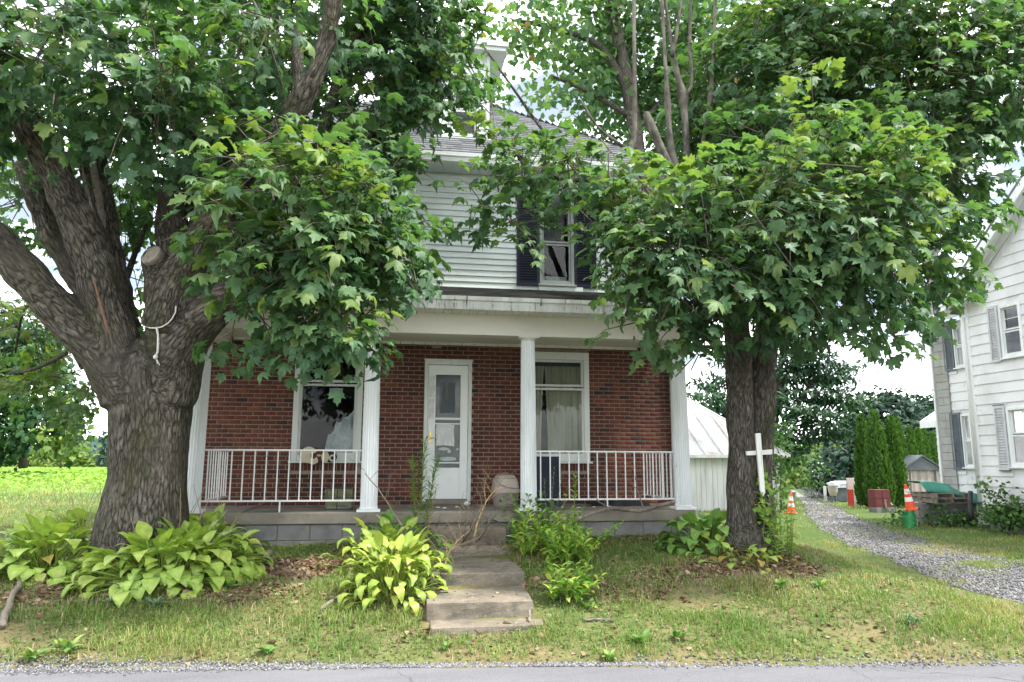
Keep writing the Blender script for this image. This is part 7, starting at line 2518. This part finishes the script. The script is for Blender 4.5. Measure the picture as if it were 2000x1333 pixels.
stem_plant(gat(1088, 1066), [(0, 0, .62, .12, 0), (.05, 0, .48, .16, 0)], "pair of yellowing stems leaning beside the right porch column", sc=.8, leaves=10, seed=7, bare=.35)
# tall horseweed beside the path
hw = [dict(L=.12, w=.018, arch=.6, reach=.008, rise=.004, heart=False, nl=7, cup=.3)]
hw_me = leaf_set("leaf", m_weed_o, hw)
hwb = gat(818, 1075)
stem_plant(hwb, [(0, 0, 1.35, .05, 0), (.05, 0, 1.15, .17, 0), (-.04, .02, 1.1, -.06, 0)], "tall feathery horseweed standing in front of the storm door", name="horseweed", cat="weed", sc=1.05, leaves=90, lm=hw_me, seed=8, whorl=3, bare=.3, topleaf=1.6)
stem_plant((hwb[0] + .09, hwb[1], hwb[2]), [(0, 0, .8, .12, 0), (-.1, 0, .75, -.08, 0), (.0, .02, .9, .02, 0)], "seedy yellow weed stalks mixed in at the foot of the horseweed", name="seedy_weed", cat="weed", sc=.8, leaves=40, lm=leaf_set("leaf", m_browned, hw), seed=9, whorl=3, bare=.3, stem_mat=m_drystem)
stem_plant(gat(1075, 1062), [(0, 0, 1.0, .06, 0), (.06, 0, .9, .1, 0), (-.05, .0, .85, -.03, 0)], "dry gray weed stalks in front of the loose shutter", name="dry_weed", cat="weed", sc=.6, leaves=44, lm=leaf_set("leaf", m_bluegreen, hw), seed=10, whorl=2, bare=.3, stem_mat=m_deadwood)
# yellow green vine weeds right of the gray maple
stem_plant(gat(1520, 1085), bush_stems(14, .16, .25, .35, .75, .10), "tall yellow green weeds growing right of the gray maple trunk", name="weed_patch", cat="weeds", sc=.95, leaves=14, seed=11, lm=leaf_set("leaf", m_phlox, [dict(L=.12, w=.05, arch=1.2, reach=.02, rise=.01, heart=False, nl=7, cup=.2), dict(L=.10, w=.055, arch=1.6, reach=.03, rise=.0, heart=True, nl=7)]))
# creeper on the trunk
cpm = leaf_set("leaf", m_phlox, [dict(L=.09, w=.075, arch=1.4, reach=.03, rise=.01, heart=True, nl=7), dict(L=.08, w=.06, arch=1.8, reach=.03, rise=.01, heart=True, nl=7)])
cb_ = hit(RBV, 1492, 1060, .01)
cp = thing("creeper_vine", "thin green creeper climbing the right edge of the gray maple trunk", "vine", cb_)
cpts = [hit(RBV, px, py, .015) for px, py in ((1494, 1070), (1490, 1040), (1496, 1000), (1488, 970), (1495, 940), (1493, 905))]
cpts = [p for p in cpts if p is not None]
mb = MB(); mb.tube(cpts, .006, 5); mb.build("stem", m_greenstem, cp, smooth=True)
for i in range(42):
    px, py = 1490 + R1.gauss(0, 9) - (8 if i % 5 == 0 else 0), R1.uniform(920, 1075)
    p = hit(RBV, px, py, .02)
    if p is None: continue
    o = link("leaf", R1.choice(cpm), cp, p)
    s = R1.uniform(.7, 1.3); o.scale = (s, s, s)
    o.rotation_euler = (R1.uniform(-.9, -.2), R1.uniform(-.4, .4), math.pi + R1.uniform(-1.0, 1.0))

# weed rosettes in the grass
ROS = leaf_set("leaf", m_bluegreen, [dict(L=.16, w=.024, arch=1.3, reach=.01, rise=.01, heart=False, nl=7, cup=.3, wav=.3), dict(L=.13, w=.022, arch=1.0, reach=.01, rise=.01, heart=False, nl=7, cup=.3, wav=.3)])
ROG = leaf_set("leaf", m_weed_o, [dict(L=.11, w=.045, arch=1.2, reach=.02, rise=.01, heart=False, nl=7, cup=.2), dict(L=.09, w=.04, arch=.8, reach=.02, rise=.012, heart=False, nl=7, cup=.2)])
def rosette(px, py, label, ms, n, sc, seed):
    r = random.Random(seed); b = gat(px, py)
    t = thing("weed_rosette", label, "weed", b, "broad leaved weeds in the front grass")
    for i in range(n):
        o = link("leaf", ms[i % len(ms)], t, (b[0] + r.uniform(-.03, .03) * sc, b[1] + r.uniform(-.03, .03) * sc, b[2]))
        s = sc * r.uniform(.7, 1.2); o.scale = (s, s, s)
        o.rotation_euler = (r.uniform(.15, .95), r.uniform(-.2, .2), i * 2.4 + r.uniform(-.3, .3))
for i, a in enumerate(((250, 1168, "gray green spiky weed in front of the middle of the left hostas", ROS, 26, 1.25), (300, 1190, "gray green weed just right and below the spiky one", ROS, 22, 1.0), (215, 1185, "gray green weed just left of the spiky one below the hostas", ROS, 18, .9),
                       (1252, 870 + 390, "dark leafy weed near the road's edge below the gray maple", ROG, 20, 1.0), (1780, 1222, "dark green weed in the grass at the right near the gravel", ROS, 20, .8), (1325, 1250, "broad leaved weed in the grass left of the dark one by the road", ROG, 18, .9), (1190, 1290, "broad leaved weed close to the asphalt at the middle", ROG, 16, .8),
                       (130, 1275, "flat green weed at the lower left near the gravel strip", ROG, 20, 1.1), (60, 1290, "second flat green weed at the lower left corner", ROG, 20, 1.0), (520, 1278, "green weed by the road's edge left of the steps", ROG, 16, .9), (1600, 1150, "green weed under the right side of the gray maple", ROG, 18, .9), (1525, 1150, "upright green weed before the gray maple's brown leaves", ROG, 18, .9),
                       (1150, 1190, "green weed beside the lowest step's right side", ROG, 16, 1.0), (870, 1270, "green weed in the grass straight below the steps", ROG, 14, .8), (450, 1150, "small green weed with a blue flower right of the left hostas", ROG, 14, .9), (1290, 1075, "low green weed before the porch foundation at the right", ROG, 16, 1.0))):
    rosette(*a, seed=200 + i)

# ================================================================== DEAD BRANCHES AND STICKS
def rough_stick(name, pts, r0, r1, label, mat=m_deadwood, group=None, forks=0, seed=0, cat="branch", n=7):
    rr = random.Random(seed)
    P_ = [Vector([float(c) for c in p]) for p in pts]
    mb = MB()
    if group == "brush lying on the path":
        r0, r1, forks = r0 * 1.35, r1 * 1.5, forks + 4
    w_, r_ = smooth_path(P_, list(np.linspace(r0, r1, len(P_))), 4)
    w_ = [np.array(w) + np.array([rr.uniform(-1, 1), rr.uniform(-1, 1), rr.uniform(-.5, .5)]) * r0 * .5 for w in w_]
    mb.tube(w_, [q * rr.uniform(.85, 1.15) for q in r_], n)
    def fork(a, d, L, r, dep):
        q = [a]
        for s in range(4):
            d = (d + Vector((rr.uniform(-.4, .4), rr.uniform(-.35, .35), rr.uniform(-.2, .3)))).normalized()
            q.append(q[-1] + d * L / 4)
        mb.tube(q, [r, r * .8, r * .6, r * .45, r * .25], 4)
        if dep:
            for k in (1, 2, 3):
                if rr.random() < .75: fork(q[k], (d + Vector((rr.uniform(-1, 1), rr.uniform(-.7, .7), rr.uniform(-.2, .6)))).normalized(), L * .55, r * .55, dep - 1)
    for i in range(forks):
        k = rr.randrange(2, len(w_) - 1)
        d = Vector(w_[k]) - Vector(w_[k - 1]); d.normalize()
        fork(Vector(w_[k]), (d * .5 + Vector((rr.uniform(-1, 1), rr.uniform(-.6, .6), rr.uniform(0, .8)))).normalized(), rr.uniform(.2, .5), r_[k] * .6, 1)
    return tag(mb.build(name, mat, None, smooth=True, origin=P_[0]), label, cat, group)

def onp(px, py, z): return atz(px, py, z)
zg = .50
rough_stick("fallen_branch", [onp(690, 1060, .6), aty(770, 1010, 9.2), aty(735, 960, 9.3), aty(722, 940, 9.3)][:1] + [aty(790, 1060, 8.9), aty(768, 1000, 9.0), aty(738, 955, 9.1), aty(712, 925, 9.2)], .016, .004, "dark dead branch slanting up past the second porch column", forks=5, seed=1)
rough_stick("fallen_branch", [onp(830, 1090, zg + .02), onp(880, 1068, .56), onp(925, 1058, .60), onp(965, 1045, .66)], .014, .004, "gray dead branch lying across the path, lowest of the tangle", forks=9, seed=2, group="brush lying on the path")
rough_stick("fallen_branch", [onp(900, 1062, .56), aty(918, 1040, 9.3), aty(935, 1000, 9.3), aty(948, 985, 9.3)], .010, .003, "thin forked twig standing up from the brush on the path", forks=6, seed=3, group="brush lying on the path")
rough_stick("fallen_branch", [onp(850, 1100, zg + .01), onp(900, 1085, .55), onp(950, 1075, .56), onp(985, 1070, .55)], .008, .003, "crooked twig lying nearest the step edge in the brush", forks=9, seed=4, group="brush lying on the path")
rough_stick("fallen_branch", [aty(925, 1050, 9.2), aty(940, 1000, 9.3), aty(960, 965, 9.4), aty(975, 950, 9.4)], .009, .003, "pale long twig leaning up toward the litter box", m_drystem, forks=3, seed=5, group="brush lying on the path")
rough_stick("fallen_branch", [onp(800, 1070, .56), onp(850, 1055, .60), onp(905, 1045, .64), onp(950, 1030, .70)], .012, .003, "dark branch at the back of the brush by the porch", m_twig, forks=9, seed=6, group="brush lying on the path")
rough_stick("fallen_branch", [onp(990, 1030, .62), aty(960, 1015, 9.4), aty(950, 1035, 9.2), onp(930, 1060, .57)], .008, .003, "looped twig at the right end of the brush", m_twig, forks=5, seed=7, group="brush lying on the path")
rough_stick("fallen_branch", [aty(866, 1190 - 50, 7.75), aty(868, 1110, 7.85), aty(880, 1075, 8.0), aty(905, 1045, 8.2)], .007, .003, "tan dry weed stalk hanging over the left of the second step", m_drystem, forks=5, seed=8, group="brush lying on the path")
rough_stick("porch_branch", [atz(1130, 1012, .95), atz(1160, 1002, .965), atz(1200, 993, .975), atz(1245, 998, .97), atz(1290, 987, .975), atz(1315, 981, .99)], .02, .032, "knobby dead branch lying along the porch under the right railing", forks=2, seed=9)
rough_stick("porch_branch", [atz(470, 1002, .955), atz(500, 990, .965), atz(530, 980, .965), atz(560, 985, .965)], .010, .006, "thin dead branch on the porch floor behind the left railing", forks=3, seed=10)
rough_stick("ground_stick", [gat(3, 1232) + [0, 0, .03], gat(22, 1180) + [0, 0, .04], gat(45, 1140) + [0, 0, .05]], .034, .022, "gray bare stick lying in the grass at the far left", seed=11)
rough_stick("ground_stick", [gat(625, 1196) + [0, 0, .02], gat(665, 1170) + [0, 0, .03], gat(705, 1148) + [0, 0, .05]], .016, .020, "gray stick poking out from under the gold hosta", seed=12)
rough_stick("ground_stick", [gat(505, 1125) + [0, 0, .02], gat(514, 1105) + [0, 0, .04], gat(526, 1083) + [0, 0, .03]], .030, .042, "short thick bark log in the leaf litter left of the path", seed=13, cat="log", n=9)
rough_stick("ground_stick", [gat(1140, 1216) + [0, 0, .02], gat(1170, 1215) + [0, 0, .02], gat(1200, 1217) + [0, 0, .02]], .012, .012, "bleached stick lying in the grass right of the steps", m_palebark, seed=14)
rough_stick("ground_stick", [gat(1050, 1218) + [0, 0, .02], gat(1036, 1224) + [0, 0, .03], gat(1034, 1206) + [0, 0, .06]], .014, .012, "stub of bark propped at the right corner of the lowest step", seed=15)
rough_stick("ground_stick", [gat(1855, 1134) + [0, 0, .03], gat(1885, 1136) + [0, 0, .03]], .014, .012, "small pale stick on the gravel at the right", m_palebark, seed=16)

# ================================================================== GRASS, LITTER, STONES
def ppx(P_): return project(P_)
def sample_ground(n, x0, x1, y0, y1, r):
    return r.uniform(x0, x1, n), r.uniform(y0, y1, n)
r = np.random.default_rng(99)
nz_ = lambda X, Y, s, o=0: np.array([mnoise.noise(Vector((x * s + o, y * s, o * 1.7))) for x, y in zip(X, Y)])

def grass_patch(name, label, N, x0, x1, y0, y1, hmin, hmax, width, fade=None, tint0=.5, dry=.25, in_front=True, clump=1):
    X, Y = sample_ground(N, x0, x1, y0, y1, r)
    e = Y - road_edge(X)
    keep = e > .04
    # inside the visible frame only
    q = project(np.column_stack([X, Y, G(X, Y)]))
    keep &= (q[:, 0] > -60) & (q[:, 0] < 2060) & (q[:, 2] > 1) & (q[:, 1] < 1420)
    # not under the house, porch, steps
    keep &= ~((X > -2.72) & (X < 4.2) & (Y > 9.98)) & ~((X > HX0) & (X < HX1) & (Y > W))
    keep &= ~((X > s1[0][0] - .05) & (X < s1[1][0] + .07) & (Y > 6.6) & (Y < 10.1))
    keep &= ~((X > NX - .1) & (Y > 7) & (Y < 24))
    X, Y = X[keep], Y[keep]
    g1 = nz_(X, Y, .75); g2 = nz_(X, Y, 2.3, 5); g3 = nz_(X, Y, 7, 9)
    d = dirt_mask(X, Y)
    dr = in_drive(X, Y)
    e = Y - road_edge(X)
    dens = np.clip(.60 + .75 * g2 + .5 * g3 + .35 * g1, .04, 1) * (1 - .93 * d)
    med = (drive_u(X, Y) > .5) & (drive_u(X, Y) < .78) & (Y > 9.5)
    dens *= np.where(dr < 1.0, np.where(med, .75 * (nz_(X, Y, .9, 3) > -.25), .04 + .35 * (nz_(X, Y, 1.2, 3) > .33)), 1)
    dens *= sstep(.0, .35, e) * .75 + .25
    k = r.uniform(size=len(X)) < dens
    X, Y, g1, g2, e, dr = X[k], Y[k], g1[k], g2[k], e[k], dr[k]
    n = len(X)
    Z = G(X, Y) - .004
    hgt = r.uniform(hmin, hmax, n) * (1 + .75 * g2) * r.uniform(.5, 1.3, n) * (1 + .35 * sstep(.1, .3, e) * (1 - sstep(.7, 1.1, e)))
    az = r.uniform(0, 2 * math.pi, n)
    ln = r.uniform(.3, 1.5, n)
    dx, dy = np.cos(az), np.sin(az)
    wv = width * r.uniform(.6, 1.4, n)
    px_, py_ = -dy * wv, dx * wv
    B = np.column_stack([X, Y, Z])
    v0 = B + np.column_stack([px_, py_, np.zeros(n)])
    v1 = B - np.column_stack([px_, py_, np.zeros(n)])
    mid = B + np.column_stack([dx * hgt * ln * .35, dy * hgt * ln * .35, hgt * .62])
    v2 = mid - np.column_stack([px_, py_, np.zeros(n)]) * .75
    v3 = mid + np.column_stack([px_, py_, np.zeros(n)]) * .75
    v4 = B + np.column_stack([dx * hgt * ln * .95, dy * hgt * ln * .95, hgt * (1.05 - .42 * ln)])
    V = np.stack([v0, v1, v2, v3, v4], 1).reshape(-1, 3)
    b = (np.arange(n) * 5)[:, None, None]
    T = (np.array([(0, 1, 2), (0, 2, 3), (3, 2, 4)])[None] + b).reshape(-1, 3)
    tn = np.clip(tint0 + .28 * g1 + .2 * g2 + r.normal(0, .12, n), 0, .8)
    verge = sstep(.1, .3, e) * (1 - sstep(.7, 1.1, e)) if in_front else 0 * e
    isdry = r.uniform(size=n) < np.clip(dry + .6 * nz_(X, Y, .9, 21) + .15 * (1 - sstep(0, .25, e)) - .22 * verge + .12 * sstep(.9, 1.4, e) * (1 - sstep(2.4, 3, e)), 0.03, .9)
    tn = np.where(isdry, r.uniform(.74, 1.0, n), tn)
    o = link(name, bulk_mesh(name, V, T, m_grass, np.repeat(tn, 5)))
    tag(o, label, kind='stuff')
    return n

grass_patch("grass", "patchy green and straw coloured grass on the bank in front of the porch", 400000, -6.5, 9.5, 4.9, 10.6, .025, .085, .0030, tint0=.44, dry=.17)
grass_patch("grass", "mown bright grass beyond the bank at both sides", 170000, -13, 16, 9.6, 19, .03, .08, .0042, tint0=.56, dry=.10)
grass_patch("grass", "bright grass strip between the gray maple and the gravel driveway", 110000, 4.2, 10, 8.6, 17, .03, .09, .0032, tint0=.56, dry=.14)
grass_patch("grass", "longer bright grass around the far driveway and left lawn", 90000, -24, 34, 19, 42, .05, .14, .011, tint0=.58, dry=.08)
# crop rows on the field
n = 42000
X = r.uniform(-45, 0, n); Y = np.sqrt(r.uniform(27 ** 2, 90 ** 2, n))
q = project(np.column_stack([X, Y, G(X, Y)])); k = (q[:, 0] > -40) & (q[:, 0] < 420)
X, Y = X[k], Y[k]; n = len(X)
az = r.uniform(0, 6.283, n)
V, T, Tn_ = scatter([simple_leaf(.5, .1)], np.column_stack([X, Y, G(X, Y) + r.uniform(.05, .42, n)]), np.column_stack([np.cos(az), np.sin(az), -.1 * np.ones(n)]), np.column_stack([r.normal(0, .3, n), r.normal(0, .3, n) - .3, np.ones(n)]), r.uniform(.12, .22, n), np.clip(r.normal(.75, .15, n), 0, 1))
m_crop = leaf_mat("crop_leaves", [(0, (0.10, 0.20, 0.025)), (.6, (0.17, 0.30, 0.04)), (1, (0.26, 0.38, 0.065))], trans=.3, rough=.6, spec=.2)
tag(link("crop", bulk_mesh("crop", V, T, m_crop, Tn_)), "low bright green crop covering the field at the left", kind='stuff')

# dry leaf litter
n = 46000
X, Y = r.uniform(-4.5, 6.5, n), r.uniform(5.7, 10, n)
d = dirt_mask(X, Y)
k = r.uniform(size=n) < np.where(d > .3, d, .045) * np.where((X > -2.72) & (X < 4.2) & (Y > 9.98), 0, 1)
k &= ~((X > s1[0][0] + .05) & (X < s1[1][0] - .0) & (Y > 6.75) & (Y < 10.1)) | (r.uniform(size=n) < 0)
k &= Y - road_edge(X) > .05
X, Y = X[k], Y[k]; n = len(X)
V, T, Tn_ = scatter([simple_leaf(.4, .1), lobe_leaf()], np.column_stack([X, Y, G(X, Y) + r.uniform(.003, .03, n)]), r.normal(size=(n, 3)) * [1, 1, .25], np.column_stack([r.normal(0, .5, n), r.normal(0, .5, n), np.ones(n)]), r.uniform(.02, .07, n), r.uniform(0, 1, n))
tag(link("leaf_litter", bulk_mesh("leaf_litter", V, T, m_litter, Tn_)), "dry brown leaf litter on the bare soil under the trees", kind='stuff')
# clover, plantain and matted thatch between the grass blades
n = 60000
X, Y = r.uniform(-5.5, 8.5, n), r.uniform(5.0, 10, n)
g_ = nz_(X, Y, 1.6, 33)
q = project(np.column_stack([X, Y, G(X, Y)]))
k = (Y - road_edge(X) > .04) & (r.uniform(size=n) < np.clip(.55 + .7 * g_, .1, 1)) & (q[:, 0] > -40) & (q[:, 0] < 2040) & (in_drive(X, Y) > 1.0)
k &= ~((X > -2.72) & (X < 4.2) & (Y > 9.98)) & ~((X > s1[0][0] - .05) & (X < s1[1][0] + .07) & (Y > 6.6) & (Y < 10.1)) & (dirt_mask(X, Y) < .6)
X, Y = X[k], Y[k]; n = len(X)
kind_ = r.uniform(size=n)
V, T, Tn_ = scatter([simple_leaf(.42, .05)], np.column_stack([X, Y, G(X, Y) + r.uniform(.004, .035, n)]), r.normal(size=(n, 3)) * [1, 1, .35], np.column_stack([r.normal(0, .45, n), r.normal(0, .45, n) - .2, np.ones(n)]), r.uniform(.012, .034, n), np.where(kind_ < .95, np.clip(.36 + .2 * g_[k] + r.normal(0, .1, n), .08, .66), r.uniform(.74, .86, n)))
tag(link("ground_cover", bulk_mesh("ground_cover", V, T, m_grass, Tn_)), "clover, small weeds and dry thatch matted between the grass blades", kind='stuff')
# a few leaves blown onto the steps
n = 60
X, Y = r.uniform(float(s1[0][0]) + .05, float(s1[1][0]), n), r.uniform(6.9, 8.9, n)
Zs = np.where(Y < 7.9, .362, .50)
V, T, Tn_ = scatter([simple_leaf(.4, .1)], np.column_stack([X, Y, Zs]), r.normal(size=(n, 3)) * [1, 1, .15], np.column_stack([r.normal(0, .3, n), r.normal(0, .3, n), np.ones(n)]), r.uniform(.015, .04, n), r.uniform(0, 1, n))
tag(link("step_litter", bulk_mesh("step_litter", V, T, m_litter, Tn_)), "scattered dry leaf bits on the steps", kind='stuff')

# gravel: loose stones on the shoulder and on the driveway
def stone_template(seed):
    q = np.random.default_rng(seed)
    V = np.array([(1, 0, 0), (0, 1, 0), (-1, 0, 0), (0, -1, 0), (0, 0, .8), (0, 0, -.6)], float) * (1 + q.normal(0, .18, (6, 1)))
    T = np.array([(0, 1, 4), (1, 2, 4), (2, 3, 4), (3, 0, 4), (1, 0, 5), (2, 1, 5), (3, 2, 5), (0, 3, 5)])
    return V, T
ST = [stone_template(i) for i in range(6)]
X = r.uniform(-5, 2.2, 9000)
w_ = np.clip(.20 - .045 * (X + 3.5), .04, .24)
Y = road_edge(X) + r.normal(0.02, .5, 9000) * w_ * .8
kk = project(np.column_stack([X, Y, 0 * X]))
k = (kk[:, 0] > -50) & (kk[:, 0] < 2050)
X, Y = X[k], Y[k]
X3 = r.uniform(2.0, 7.5, 1200); Y3 = road_edge(X3) + r.normal(0, .06, 1200)
idx = r.integers(0, 118, 17000); uu = r.uniform(.0, 1.0, (17000, 1))
f_ = r.uniform(0, 1, (17000, 1))
D_ = (dl[idx] * (1 - f_) + dl[idx + 1] * f_) * (1 - uu) + (dr[idx] * (1 - f_) + dr[idx + 1] * f_) * uu
X2, Y2 = D_[:, 0] + r.normal(0, .12, 17000), D_[:, 1] + r.normal(0, .12, 17000)
XA, YA = np.concatenate([X, X3, X2]), np.concatenate([Y, Y3, Y2])
ZA = np.maximum(G(XA, YA), 0) + .012
ZA[len(X) + len(X3):] += .018
n = len(XA)
sz = np.concatenate([r.uniform(.005, .014, len(X)), r.uniform(.006, .016, len(X3)), r.uniform(.008, .022, len(X2))])
V, T, Tn_ = scatter(ST, np.column_stack([XA, YA, ZA]), r.normal(size=(n, 3)), r.normal(size=(n, 3)), sz, r.uniform(0, 1, n))
tag(link("gravel", bulk_mesh("gravel", V, T, m_stone, Tn_)), "loose gray gravel along the road edge and on the driveway", kind='stuff')
print("leaves", nL, nR, "objects", len(scene.objects))
